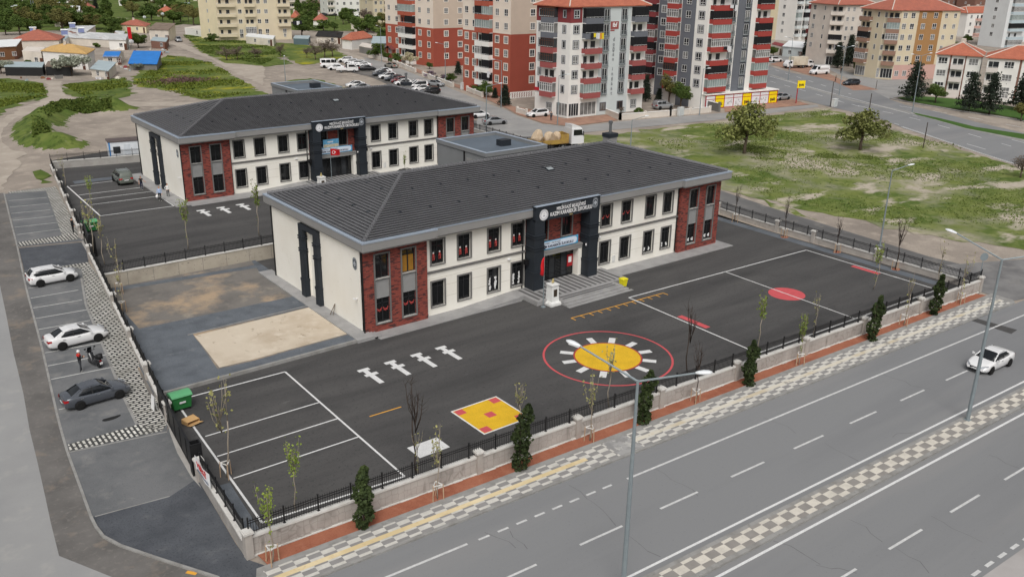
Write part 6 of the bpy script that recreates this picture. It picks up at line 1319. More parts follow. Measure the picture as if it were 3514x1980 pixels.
# earth mound by the cabin: grassy outside, cut face inside
rl = [Vector(g2(*q)) for q in ((1,1130,1085),(1,900,1080),(1,640,1105),(1,470,1160),(1,390,1240),(1,380,1340),(1,470,1420),(5,640,40))]
cb = Vector(g2(1,1000,1330)); mb = MB(); bx0, bx1 = min(p.x for p in rl)-6, max(p.x for p in rl)+6; by0, by1 = min(p.y for p in rl)-6, max(p.y for p in rl)+6; nx, ny = 130, 130
def mh(x, y):
    q = Vector((x, y)); best = 99
    for a, b in zip(rl, rl[1:]):
        d = b-a; t = min(1, max(0, (q-a).dot(d)/d.length_squared)); best = min(best, (q-a-d*t).length)
    return 2.1*math.exp(-(best/3.1)**2)*(1+.16*math.sin(x*1.1+1)*math.sin(y*.8))+.10*math.sin(x*2.7+y*1.9)*math.exp(-(best/3)**2)-.08
V = [[(bx0+(bx1-bx0)*i/nx, by0+(by1-by0)*j/ny) for j in range(ny+1)] for i in range(nx+1)]
vs = [(x, y, T(x, y)+mh(x, y)) for r_ in V for x, y in r_]; fs = [(i*(ny+1)+j, (i+1)*(ny+1)+j, (i+1)*(ny+1)+j+1, i*(ny+1)+j+1) for i in range(nx) for j in range(ny)]
mb.v = vs; mb.f = fs; mb.mi = [0]*len(fs)
for k, f in enumerate(fs):
    x, y, z = vs[f[0]]; jt = .5*math.sin(x*2.3+y*1.1)*math.sin(y*2.9-x); mb.mi[k] = 1 if mh(x, y) < .3+.25*jt else (0 if (Vector((x, y))-cb).length > 9.5+2.5*jt or mh(x, y) > 1.35+.5*jt else 1)
o = mb.build('earth_mound', [m_grass, m_dirt], smooth=True); struct(o)
# ---- window, balcony and facade kit
m_upvc = mat('window_white', (.72,.72,.71), .5, .03); m_wgl = mat('town_glass', (.035,.037,.04), .08, .6, .25); m_curt = mat('curtained_glass', (.17,.17,.165), .3, .6, .6); m_brownw = mat('brown_frame', srgb(86,54,40), .6)
def cm(n, c, v=.05): return mat('wall_'+n, srgb(*c), .9, v, .35)
C_white = cm('white', (226,224,219)); C_cream = cm('cream', (222,210,196)); C_tan = cm('tan', (192,176,160)); C_red = cm('brick_red', (164,86,68)); C_redd = cm('deep_red', (148,74,60)); C_grey = cm('slate_grey', (104,107,114)); C_lgrey = cm('pale_blue_grey', (196,202,202)); C_rose = cm('rose_red', (150,82,80)); C_maroon = cm('maroon', (130,60,62)); C_beige = cm('sand_beige', (206,194,168)); C_ochre = cm('ochre', (160,122,80)); C_pink = cm('dusty_pink', (196,160,150)); C_stone = cm('pale_stone', (208,200,190), .1); C_salmon = cm('salmon', (212,136,112)); C_yel = cm('pale_yellow', (226,214,182)); C_brown = cm('brown_block', (124,92,80)); C_plaster = cm('old_plaster', (206,198,186), .14); C_wood = cm('brown_timber', (120,84,58), .2); C_dgrey = cm('dark_plinth', (120,118,114), .1); C_porch_shade = mat('porch_shade', (.02,.02,.02), .9)  # last one: near-black porch walls, shade of the open inside painted as colour
def tilem(n, a, b):
    m, nt, p = _new(n); v = coords(nt); f = ramp(nt, noise(nt, v, .9, 6), .35, .7); f2 = ramp(nt, noise(nt, v, 4, 4), .4, .75); c = mixn(nt, f2, mixn(nt, f, a, b), scl(a, .7)); nt.links.new(c, p.inputs['Base Color']); p.inputs['Roughness'].default_value = .9
    w = N(nt, 'ShaderNodeTexWave', bands_direction='Z'); w.inputs['Scale'].default_value = 4; nt.links.new(v, w.inputs['Vector']); bump(nt, p, w.outputs['Fac'], .4, .05); return m
R_tile = tilem('clay_roof_tiles', srgb(176,104,84), srgb(152,92,78)); R_tile2 = tilem('orange_roof_tiles', srgb(186,110,84), srgb(164,92,72)); R_yel = tilem('ochre_roof', srgb(206,168,104), srgb(186,150,96)); R_metal = gmat('rusty_sheet_roof', [srgb(188,190,190), (srgb(206,207,206), .35, .45, .55, (1,.2)), (srgb(128,84,66), .4, .58, .63, (1,.15)), (srgb(160,158,154), 2, .55, .8)], bmp=.2, rough=.6); R_white = mat('white_sheet_roof', srgb(222,224,224), .6, .06, .5); R_blue = mat('blue_tarpaulin', srgb(44,120,196), .6, .1, .6); R_brown = gmat('earth_roof', [srgb(132,118,106), (srgb(112,98,88), .5, .4, .7)], bmp=.4); R_steel = mat('pale_steel_roof', srgb(166,180,184), .5, .08, .5)
_wk = {}
def winkit(code, w, h, sur):
    k = (code, round(w, 1), round(h, 1), sur.name if sur else '')
    if k in _wk: return _wk[k]
    w, h = round(w, 1), round(h, 1); f = MB(); p = MB(); n = {'w':2,'s':1,'W':3,'f':2,'d':2,'S':4,'e':2}[code]
    if sur:
        for b in ((-.14,0,-.12,h+.12), (w,w+.14,-.12,h+.12), (0,w,h,h+.12), (0,w,-.12,0)): f.box(b[0], b[1], -.05, .0, b[2], b[3], 1)
    for i in range(n+1): x = i*(w-.07)/n; f.box(x, x+.07, -.04, .0, 0, h, 0)
    for z in (0, h-.07) + ((h*.3,) if code in 'wWe' and h < 1.9 else ()): f.box(.07, w-.07, -.035, .0, z, z+.07, 0)
    p.quad((.03,-.012,.03), (w-.03,-.012,.03), (w-.03,-.012,h-.03), (.03,-.012,h-.03))
    fm = m_brownw if code == 'd' else m_upvc
    _wk[k] = (f.mesh('window', [fm, sur or fm]), p.mesh('pane', m_wgl, fix=False), p.mesh('pane', m_curt, fix=False)); return _wk[k]
def balkit(code, w, fh, par, pr=1.05, rail=m_upvc):
    """parts: slab+parapet mesh, glazing mesh or None, back wall mesh"""
    k = ('b', code, round(w, 1), round(fh, 2), par.name)
    if k in _wk: return _wk[k]
    w = round(w, 1); b = MB(); b.box(0, w, -pr, 0, -.18, 0, 1); b.box(0, w, -pr-.03, -pr+.09, -.18, .85, 0); b.box(-.0, .1, -pr+.09, 0, -.05, .85, 0); b.box(w-.1, w, -pr+.09, 0, -.05, .85, 0)
    b.box(0, w, -pr-.01, -pr+.04, 1.0, 1.05, 1)
    for x in np.arange(.05, w, .9): b.box(x, x+.04, -pr, -pr+.04, .85, 1.0, 1)
    back = MB(); back.box(w*.12, w*.12+.8, -.03, 0, 0, 2.1, 0); back.box(w*.5, w*.5+1.1, -.03, 0, .8, 2.1, 0)
    gl = None
    if code in 'gknt':
        q = MB(); t = fh-.2; q.quad((.04,-pr+.02,.86), (w-.04,-pr+.02,.86), (w-.04,-pr+.02,t), (.04,-pr+.02,t), 0); q.quad((.03,-pr+.03,.86), (.03,0,.86), (.03,0,t), (.03,-pr+.03,t), 0); q.quad((w-.03,-pr+.03,.86), (w-.03,0,.86), (w-.03,0,t), (w-.03,-pr+.03,t), 0)
        if code in 'gn':
            for i in range(int(w/.55)+1): x = i*(w-.07)/int(w/.55); q.box(x, x+.07, -pr-.02, -pr+.02, .86, t, 1)
            for z in (.86, t-.5, t-.07): q.box(0, w, -pr-.025, -pr+.02, z, z+.07, 1)
        else:
            for i in range(int(w/.6)+1): x = i*(w-.03)/int(w/.6); q.box(x, x+.03, -pr-.01, -pr+.02, .86, t, 1)
        q.box(0, w, -pr, 0, t, t+.05, 1)
        gm = {'g': m_curt, 'k': mat('black_curtain', (.010,.010,.012), .7, .3, 3), 'n': m_wgl, 't': mat('tinted_glazing', srgb(140,152,150), .15, .2, .6)}[code]; fm = {'g': m_upvc, 'k': m_sash, 'n': m_brownw, 't': m_upvc}[code]
        gl = q.mesh('balcony_glazing', [gm, fm], fix=False)
    _wk[k] = (b.mesh('balcony', [par, rail]), gl, back.mesh('balcony_doors', m_wgl)); return _wk[k]
def facade(t, walls, A, B, z0, fls, cols, rnd_, sur, par):
    """A->B left to right seen from outside (local xy); fls = [(z, h)...]; cols = [(fraction, kinds bottom to top, colour kinds)]"""
    A, B = Vector(A), Vector(B); L = (B-A).length; ang = math.atan2(B.y-A.y, B.x-A.x); u = (B-A)/L; rot = Matrix.Translation((A.x, A.y, 0)) @ Matrix.Rotation(ang, 4, 'Z'); walls.x = rot; x = 0; tot = sum(c[0] for c in cols)
    for fr, kinds, cl in cols:
        w = fr/tot*L
        for j, (z, h) in enumerate(fls):
            kd = kinds[min(j, len(kinds)-1)]; ci = cl[min(j, len(cl)-1)] if isinstance(cl, (list, tuple)) else cl
            walls.quad((x, 0, z), (x+w, 0, z), (x+w, 0, z+h), (x, 0, z+h), ci)
            def put(me, nm, dx, dz, par_=t):
                o = bpy.data.objects.new(nm, me); COL.objects.link(o); o.parent = par_
                if par_ is t: p = rot @ Vector((x+dx, -.001, z+dz)); o.location = p; o.rotation_euler = (0, 0, ang)
                return o
            if kd in 'wsWfdSe':
                ww, hh, sill = {'w': (1.2, 1.4, .85), 's': (.7, 1.3, .9), 'W': (1.9, 1.4, .85), 'f': (1.3, 2.1, .25), 'd': (1.3, 1.4, .85), 'S': (w*.9, 2.4, .3), 'e': (.9, 1.2, .9)}[kd]
                ww = min(ww, w*.92); me = winkit(kd, ww, hh, None if kd == 'S' else sur); o = put(me[0], 'window' if kd != 'S' else 'shop_window', (w-ww)/2, sill); put(me[1 if rnd_.random() < .5 else 2], 'pane', 0, 0, o)
                if kd == 'f':
                    key = ('r', round(ww, 1))
                    if key not in _wk: q = MB(); q.box(-.1, ww+.1, -.3, .0, -.12, -.04); q.box(-.1, ww+.1, -.3, -.26, .75, .8); q.box(-.1, ww+.1, -.3, -.26, .3, .34); [q.box(xx, xx+.03, -.3, -.27, -.04, .75) for xx in np.arange(-.1, ww+.1, .22)]; _wk[key] = q.mesh('window_railing', m_galv)
                    put(_wk[key], 'window_railing', 0, 0, o)
            elif kd in 'vgknt':
                pj = par[min(j, len(par)-1)] if isinstance(par, (list, tuple)) else par; me = balkit(kd, w*.96, h, pj); o = put(me[0], 'balcony', w*.02, 0)
                if me[1]: put(me[1], 'balcony_glazing', 0, 0, o)
                else: put(me[2], 'balcony_doors', 0, 0, o)
        x += w
    walls.x = Matrix.Identity(4)
def hip(mb, poly, z, rise, ov, m=0):
    """hip roof over a convex quad"""
    c = sum((Vector(p) for p in poly), Vector((0,0)))/4; P4 = [Vector(p)+(Vector(p)-c).normalized()*ov for p in poly]; e0, e1 = (P4[1]-P4[0]).length, (P4[2]-P4[1]).length
    if e0 >= e1: a, b = (P4[0]+P4[3])/2, (P4[1]+P4[2])/2
    else: a, b = (P4[0]+P4[1])/2, (P4[3]+P4[2])/2
    d = (b-a).normalized()*min(e0, e1)/2; a2, b2 = a+d, b-d; zr = z+rise; v = [(p.x, p.y, z) for p in P4]+[(a2.x, a2.y, zr), (b2.x, b2.y, zr)]+[(p.x, p.y, z-.18) for p in P4]
    f = [(0,1,5,4),(1,2,5),(2,3,4,5),(3,0,4)] if e0 >= e1 else [(0,1,4),(1,2,5,4),(2,3,5),(3,0,4,5)]
    mb.add(v, f+[(i, (i+1) % 4, 6+(i+1) % 4, 6+i) for i in range(4)]+[(6,7,8,9)], m); return a2, b2, zr, P4
def apt(label, c, aR, LR, aL, LL, g0, fh, nfl, colsL, colsR, mats, sur, par, roof=None, D=None, name='apartment_building', seed=0, ground=None, bevel=None):
    """c near corner; right face runs c->R; left face runs Lend->c; colours index mats"""
    t = thing(name, label, 'apartment block' if nfl > 3 else 'house', c); R_ = random.Random(seed); wl = MB(); dR = Vector((math.cos(aR), math.sin(aR))); dL = Vector((math.cos(aL), math.sin(aL)))
    fls = ([(0, g0)] if g0 > 0 else [])+[(g0+fh*i, fh) for i in range(nfl)]; H = g0+fh*nfl; O2 = Vector((0, 0)); Re = dR*LR; Le = dL*LL; bk = Le+dR*LR
    if bevel: O_l, O_r = dL*bevel[0], dR*bevel[0]; facade(t, wl, O_l, O_r, 0, fls, bevel[1], R_, sur, par); facade(t, wl, Le, O_l, 0, fls, colsL, R_, sur, par); facade(t, wl, O_r, Re, 0, fls, colsR, R_, sur, par)
    else: facade(t, wl, Le, O2, 0, fls, colsL, R_, sur, par); facade(t, wl, O2, Re, 0, fls, colsR, R_, sur, par)
    for a, b in ((Re, bk), (bk, Le)): wl.quad((a.x, a.y, 0), (b.x, b.y, 0), (b.x, b.y, H), (a.x, a.y, H), colsR[0][2][-1] if isinstance(colsR[0][2], (list, tuple)) else colsR[0][2])
    wl.add([(q.x, q.y, H) for q in (O2, Re, bk, Le)], [(0,1,2,3)], 0)
    wl.build('walls', mats, t, fix=False)
    if roof:
        rm = MB(); a, b, zr, P4 = hip(rm, [O2, Re, bk, Le], H+.2, roof[1], roof[2]); ro = rm.build('roof', roof[0], t)
        rg = MB(); [rg.tube([(p.x, p.y, H+.25), (q.x, q.y, zr+.05)], .12, 5) for p, q in zip(P4, ((a, b, b, a) if (P4[1]-P4[0]).length >= (P4[2]-P4[1]).length else (a, a, b, b)))]; rg.tube([(a.x, a.y, zr+.05), (b.x, b.y, zr+.05)], .12, 5); rg.build('ridge_tiles', C_stone if len(roof) > 3 else roof[0], ro)
        for k in range(2): p = a.lerp(b, .25+.5*k)+dL*1.0; q = MB(); q.box(p.x-.4, p.x+.4, p.y-.4, p.y+.4, zr-1, zr+.7); q.build('chimney', C_plaster, ro)
    else:
        q = MB(); [wallbox(q, a, b, .0, -.25, H, H+.5) for a, b in ((O2, Re), (Re, bk), (bk, Le), (Le, O2))]; q.build('parapet', mats[0], t)
    return t
rad = math.radians
def px(o, s, x, y): return (o[0]+x*s, o[1]+y*s)
Z4 = lambda x, y: gs(1380+x*480/2048, y*480/2048); Z5 = lambda x, y: gs(1820+x*460/1589, y*460/1589); Z6 = lambda x, y: gs(2200+x*520/1796, y*520/1796); Z7 = lambda x, y: gs(2640+x*500/2502, y*500/2502); Z8 = lambda x, y: gs(3060+x*454/1647, y*454/1647); Z3 = lambda x, y: gs(880+x*520/2575, y*520/2575); Z2 = lambda x, y: gs(440+x*460/2567, y*460/2567); Z1 = lambda x, y: gs(x*460/2567, y*460/2567)
s4 = lambda x: 1380+x*480/2048; s5 = lambda x: 1820+x*460/1589; s6 = lambda x: 2200+x*520/1796; s7 = lambda x: 2640+x*500/2502; s8 = lambda x: 3060+x*454/1647; s3 = lambda x: 880+x*520/2575; s2 = lambda x: 440+x*460/2567
WR = [C_red, C_redd, C_cream, C_tan, C_white]
# white block with the rose band
c = Z5(440,1405); aR, aL = rad(-3), rad(95)
ib = apt('white apartment block with rose top storey and vertical grey lettering at the junction', c, aR, lenx(c, aR, s5(1352), 9), aL, lenx(c, aL, s5(62), 9), 3.7, 2.72, 6,
    [(.24, '.sssssss', [0]*6+[1]), (.40, 'wgvnngn', [0]*6+[1]), (.36, 'Sssssss', [0]*6+[1])], [(.14, 'Swwwwww', [0]*6+[1]), (.23, 'Stvvvkk', 0), (.03, '.', 2), (.105, 'dffffff', 2), (.125, '.', 2), (.105, 'dffffff', 2), (.04, '.', 2), (.19, 'wvkvkvk', 0), (.03, '.', [0]*6+[1])],
    [C_white, C_maroon, C_lgrey], C_grey, [C_rose, C_rose, C_rose, C_rose, C_rose, C_grey, C_grey], (R_tile2, 2.6, .8, 1), seed=1)
def onface(t, LL_, ang, u, z, out=.06): return Vector((math.cos(ang)*u+math.sin(ang)*out, math.sin(ang)*u-math.cos(ang)*out, z))
Lf = lenx(c, aR, s5(1352), 9); ltm = mat('grey_paint_letters', srgb(128,132,136), .7)
for k, ch in enumerate('doğan inşaat'):
    if ch != ' ': text(ch, .95, ltm, ib, onface(ib, 0, aR, Lf*.56, 14.1-k*.92), (PI/2, 0, aR), bold=.02, ext=.004, name='letter')
q = MB(); q.box(-1.0, 1.0, -.05, 0, -.65, .75); q.box(-1.0, .0, -.05, 0, -1.0, -.75); lg = q.build('painted_logo', C_rose, ib, onface(ib, 0, aR, Lf*.56, 16.6, .0), rz=aR); text('ibf', 1.1, m_text, lg, (0, -.07, .1), (PI/2, 0, 0), bold=.03, ext=.004)
q = MB(); q.box(0, 2.6, -.12, 0, 0, .62); sg = q.build('shop_sign', mat('sign_red', srgb(178,38,48), .5), ib, onface(ib, 0, aL, lenx(c, aL, s5(62), 9), 4.3, -.06), rz=aL+PI)
def laundry(label, t, p, ang, n, cols):
    r_ = random.Random(n); o = thing('laundry', label, 'laundry', t.location+p, ang); 
    x = 0
    for k in range(n): q = MB(); w, h = r_.uniform(.3, .75), r_.uniform(.5, 1.3); q.box(x, x+w, -.02, .02, -h, 0); q.build('cloth', cols[k % len(cols)], o); x += w+.05
    q = MB(); q.tube([(-.1,0,.02), (x,0,.02)], .012, 4); q.build('line', m_galv, o)
m_ly = cloth('yellow', srgb(226,204,40)); m_lw = cloth('linen', srgb(214,214,216)); m_lg = cloth('dark_laundry', (.02,.02,.025)); m_lo = cloth('orange', srgb(214,150,60))
laundry('yellow, white and black laundry hung from a dark balcony of the white block', ib, onface(ib, 0, aR, Lf*.2, 3.7+2.72*4+.9, 1.3), aR, 6, [m_lg, m_ly, m_lw, m_lw, m_lo, m_ly])
# red and cream towers
def tower(label, c, aR, LRv, aL, LL, g0, fh, nfl, red, seed):
    up = lambda lo, hi: [lo]*(red+1)+[hi]*nfl
    return apt(label, c, aR, LRv, aL, LL, g0, fh, nfl, [(.17, '.w', up(0, 2)), (.16, '.w', up(0, 2)), (.15, '.vvgvtkt', [4]*(red+1)+[0]*nfl), (.16, 'vkkkkttk', [4]*(red+1)+[0]*nfl), (.18, '.w', up(0, 2)), (.18, '.w', up(0, 2))], [(.30, '.', up(1, 3)), (.26, '.w', up(1, 3)), (.24, '.', up(1, 3)), (.2, '.w', up(1, 3))], WR, C_cream, [C_white]*(red+1)+[C_red]*nfl, seed=seed)
c = Z4(1575,1450); aR, aL = rad(-4), rad(93); tw = tower('red and cream apartment tower beside the white block, with patterned white plinth', c, aR, 13, aL, lenx(c, aL, s4(892), 9), 2.2, 2.76, 9, 4, 3)
q = MB()
for k in range(9): x = .5+k*.62; [q.box(x+(.12 if j % 2 else 0), x+.2+(.12 if j % 2 else 0), -.03, 0, .15+j*.17, .3+j*.17) for j in range(6)]
pl = MB(); pl.box(0, 13, -.02, 0, 0, 1.35); po = pl.build('plinth', C_white, tw, rz=aR); q.build('plinth_pattern', C_maroon, tw, rz=aR)
laundry('white sheets hung from a lower balcony of the nearer red tower', tw, Vector((math.cos(aL)*6+.0-1.3, math.sin(aL)*6, 5.2)), aL+PI, 2, [m_lw, m_lw])
c = Z4(465,985); aR, aL = rad(-5), rad(95); tower('red and cream apartment tower farther along the street, behind the lilac bushes', c, aR, lenx(c, aR, s4(890), 8), aL, lenx(c, aL, s4(-240), 8), 1.2, 2.95, 9, 3, 5)
# grey and white block over the shop
c = Z6(700,1290); aR, aL = rad(-5), rad(97)
WG = [C_white, C_grey, C_lgrey]
gb = apt('white and slate grey apartment block with red balconies above the yellow fronted shop', c, aR, lenx(c, aR, s6(1480), 10), aL, lenx(c, aL, s6(285), 12), 3.4, 2.65, 9,
    [(.06, '.', 0), (.30, '.gngggggkg', 0), (.34, '.w', 1), (.30, '.w', 0)], [(.02, '.', 0), (.32, '.tkvgtkvkk', 0), (.135, '.f', 0), (.10, '.', 1), (.135, '.f', 1), (.08, '.', 0), (.25, '.ttgkkvkkk', 0)], WG, C_grey, mat('wall_balcony_red', srgb(158,66,60), .9, .05), seed=7)
laundry('white and grey laundry on a high balcony of the grey block', gb, Vector((4.4, -1.7, 3.4+2.65*6+.9)), aR, 4, [m_lw, m_lw, m_lg, m_lw]); laundry('black and white laundry on a middle balcony of the grey block', gb, Vector((3.6, -1.7, 3.4+2.65*3+.9)), aR, 4, [m_lg, m_lg, m_lw, m_lw])
c2 = Z6(262,1000); c2 = gs(2276, 330); apt('grey apartment block with maroon balconies hidden behind the white block', c2, rad(-5), 12, rad(97), lenx(c2, rad(97), s6(40), 10), 3.6, 2.65, 9, [(.55, '.kgkgkkk', 0), (.45, '.w', 1)], [(.2, '.', 0), (.8, '.w', 0)], WG, C_lgrey, C_maroon, seed=9)
# shop with yellow panels
p0, p1 = Z6(975,1278), Z6(1600,1222); an = math.atan2(p1.y-p0.y, p1.x-p0.x); Ls = (p1-p0).length; bkx = 3.0
sh = thing('market_shop', 'single storey shop with red frames and white and yellow window panels under the grey block', 'shop', p0, an); m_sred = mat('shop_red', srgb(168,36,50), .5, .05); m_syel = mat('shop_yellow', srgb(242,214,20), .5, .03); m_swh = mat('shop_panel_white', srgb(222,224,226), .4, .08, 1.5)
q = MB(); q.box(-5, Ls, .06, 6, 0, 2.75); q.build('walls', C_white, sh); q = MB(); q.box(-5.2, Ls+.2, -.25, 6, 2.75, 2.95, 0); q.build('roof_slab', C_white, sh); q = MB(); q.box(-5.1, Ls+.1, -.12, .0, 2.55, 2.75); q.box(-5.1, Ls+.1, -.1, .06, .0, .12)
for k in range(9): x = -5+k*(Ls+5)/8; q.box(x-.07, x+.07, -.11, .05, 0, 2.75)
q.box(-5.1, Ls+.1, -.1, -.0, 1.85, 1.93); fr = q.build('red_frame', m_sred, sh); xs = [-5+k*(Ls+5)/8 for k in range(9)]
for k in range(8):
    yl = k in (1, 4, 7); q = MB(); q.box(xs[k]+.08, xs[k+1]-.08, -.06, .03, .14, 2.5); pn = q.build('window_panel', m_syel if yl else m_swh, sh)
    if yl: text('şok', .95, mat('shop_letters', (.03,.02,.02), .5), pn, ((xs[k]+xs[k+1])/2, -.08, .85), (PI/2, 0, 0), bold=.03, ext=.004); q = MB(); q.disc(((xs[k]+xs[k+1])/2, -.09, .8), (.12,0,0), (0,0,.12), 0, 1, 12); q.build('red_dot', m_sred, pn, fix=False)
    else:
        q = MB(); r_ = random.Random(k)
        for j in range(5): x = r_.uniform(xs[k]+.3, xs[k+1]-.4); z = r_.uniform(.4, 1.5); q.disc((x, -.075, z), (r_.uniform(.08,.2),0,0), (0,0,r_.uniform(.08,.2)), .55, 1, 10)
        q.build('printed_goods', m_band, pn, fix=False)
t = thing('totem_sign', 'yellow shop totem sign on a thin red post beside the second avenue', 'sign', P(4,335,1020)); hh = toppx(t.location, ORG[4][1]+795*S_); q = MB(); q.box(-.07, .07, -.07, .07, 0, hh); q.build('post', m_sred, t); q = MB(); q.box(-.15, 1.55, -.1, .1, hh-1.55, hh); bo = q.build('board', m_syel, t); bo.rotation_euler = (0, 0, -.5); text('şok', .75, MATS['shop_letters'], bo, (.7, -.12, hh-.85), (PI/2, 0, 0), bold=.03, ext=.004)
# brown, white and small blocks on the right
c = Z7(1950,1375); aR, aL = rad(-24), rad(78)
apt('beige and ochre apartment block with red tiled roof and rounded corner balconies', c, aR, lenx(c, aR, s8(815), 12), aL, 10, 3.7, 2.68, 5, [(.5, 'Sgvkvvv', 0), (.5, '.s', 0)], [(.12, 'ww', [2, 0]), (.14, 'ww', [2, 0]), (.02, '.', [2, 0]), (.18, 'ww', [2, 1]), (.2, '.w', [2, 1]), (.15, 'we', [2, 0]), (.15, 'we', [2, 0])], [C_beige, C_ochre, C_pink], None, mat('wall_balcony_brown', srgb(146,116,100), .9, .06), (R_tile, 2.8, .9, 1), seed=11, bevel=(2.6, [(.2, 'Ss', 0), (.8, 'Svvgtv', 0)]))
c = Z7(1050,1150); aR, aL = rad(-16), rad(72)
w2 = apt('off white apartment block with red tiled roof and corner balconies behind conifers', c, aR, lenx(c, aR, s7(1790), 10), aL, 12, 3.8, 2.63, 5, [(.4, '.wwwwww', 0), (.6, '.s', 0)], [(.18, '.e', 0), (.18, '.e', 0), (.06, '.', 0), (.28, '.d', 0), (.3, '.w', 0)], [C_stone], None, C_stone, (R_tile, 2.6, .9, 1), seed=13, bevel=(2.8, [(1, 'Svkvvv', 0)]))
laundry('white cloth hanging from a corner balcony of the off white block', w2, Vector((-1.6, -1.6, 6.4)), .9, 2, [m_lw, m_lg])
c = Z8(480,1190); aH = rad(-66)
def lowhouse(label, c, L, seed, D=11, cols=None): return apt(label, c, aH, L, rad(24), D, .9, 2.75, 3, [(1, '.', 0)], cols or [(.3, 'WW', 0), (.04, '.', 1), (.3, 'vvv', 0), (.03, '.', 1), (.33, 'vWW', 0)], [C_white, C_brown], C_white, mat('wall_balcony_pale', srgb(214,206,200), .9, .05), (R_tile2, 2.4, .7, 1), seed=seed)
lowhouse('white three storey house with orange roof and balconies behind cedars', c, lenx(c, aH, s8(1080), 5), 15)
c = Z8(1100,1250); lowhouse('white house with orange roof and timber strips at the right edge', c, 15, 17, cols=[(.16, 'vvv', 0), (.26, 'WWW', 0), (.03, '.', 1), (.26, 'WWW', 0), (.29, 'vWW', 0)])
c = gs(s8(895), 128); apt('small pink and white block with orange hip roof beyond the beige block', c, rad(-10), lenx(c, rad(-10), s8(1340), 5), rad(80), 10, .6, 2.9, 3, [(1, '.w', 0)], [(.25, '.w', 0), (.3, 'vgv', 0), (.16, '.e', 1), (.13, '.e', 1), (.16, '.e', 1)], [C_white, cm('pale_rose', (222,202,196))], None, C_pink, (R_tile2, 2.2, .6, 1), seed=19)
c = gs(s8(1355), 165); apt('pale blue grey tall block cut by the right edge of the frame', c, rad(-14), 16, rad(76), 10, 0, 2.9, 6, [(1, '.w', 0)], [(.1, '.', 0), (.5, 'gvktgg', 0), (.4, '.w', 0)], [cm('ice_white', (214,217,217))], None, cm('ice_blue', (176,190,196)), seed=21)
for sx0, sy0, L, nf, colr, wl_, lb, fk in ((s8(640), 28, 14, 3, C_brown, 0, 'brown brick row block at the upper right behind the small pink block', '.w'), (s8(1010), 32, 22, 3, C_brown, 0, 'long dark brown block at the top right corner region', '.w'), (s7(95), 118, 0, 9, C_yel, s7(270), 'narrow pale yellow tower between grey block and white flats', 'e'), (s7(270), 118, 0, 9, C_salmon, s7(370), 'salmon striped tower side behind the yellow strip', '.'), (s7(400), 125, 0, 8, C_white, s7(650), 'white tower with grey rounded balconies behind the small shop', 'vsv'), (s7(690), 118, 0, 8, C_maroon, s7(860), 'maroon apartment block with white window rows behind the pines', 'W')):
    c = gs(sx0, sy0+20); a_ = rad(-8); L = L or lenx(c, a_, wl_, 8); apt(lb, c, a_, L, rad(82), 12, 2.0, 2.9, nf, [(1, '.w', 0)], [(1, '.'+k*8, 0) for k in fk]*(3 if fk == '.w' else 1) if fk != 'vsv' else [(.38, '.vgtvkvg', 0), (.24, '.s', 0), (.38, '.vgkvtvg', 0)], [colr], None, C_lgrey, seed=int(sx0))
# far left and middle blocks
pa, pb = gs(s3(590)-0, 139), None; aR = rad(-16); L_ = 28.5; c = gs(752, 141)
bg_ = apt('long beige five storey block with white windows beyond the ruined houses', c, aR, lenx(c, aR, s3(590), 5), rad(96), 13, 1.4, 3.25, 5, [(1, '.e', 1)], [(.27, '.vvvvvv', 0), (.12, 'wwwwww', 0), (.16, '.gvvvv', 0), (.10, 'wwwww', 0), (.11, 'ewwww', 0), (.10, '.', 0), (.2, 'ewvvv', 0)], [C_beige, C_yel], None, C_beige, (R_tile, 2, .5), seed=23)
laundry('dark and white laundry on the end balcony of the beige block', bg_, Vector((23.5, -8.2, 6.2)), aR, 5, [m_lg, m_lg, m_lw, m_lw])
for x0, x1, yb, a_, nf, col, lb, k in ((s3(1215), s3(1890), 56, -10, 5, C_white, 'white five storey flats in the far middle behind green trees', 'vewwww'), (s3(985), s3(1215), 42, -10, 2, C_pink, 'low brick coloured flats left of the far white block', 'wWw'), (s3(1995), s3(2420), 84, 0, 3, C_beige, 'cream block with red roof beside the farther red tower', 'wwvww'), (s3(560), s3(720), 36, -14, 2, C_plaster, 'small pale house behind the beige block at the top', 'vw'), (s3(1000), s3(1150), 16, -10, 3, C_white, 'white flats at the top edge behind the brick coloured flats', 'wv')):
    c = gs(x0, yb); apt(lb, c, rad(a_), lenx(c, rad(a_), x1, 4), rad(a_+90), 12, 1.0, 3.1, nf, [(1, '.w', 0)], [(1, '.'+q*6, 0) for q in k], [col], None, C_stone if col is C_white else col, (R_tile, 2.2, .6) if 'roof' in lb or col is C_plaster else None, seed=int(x0))
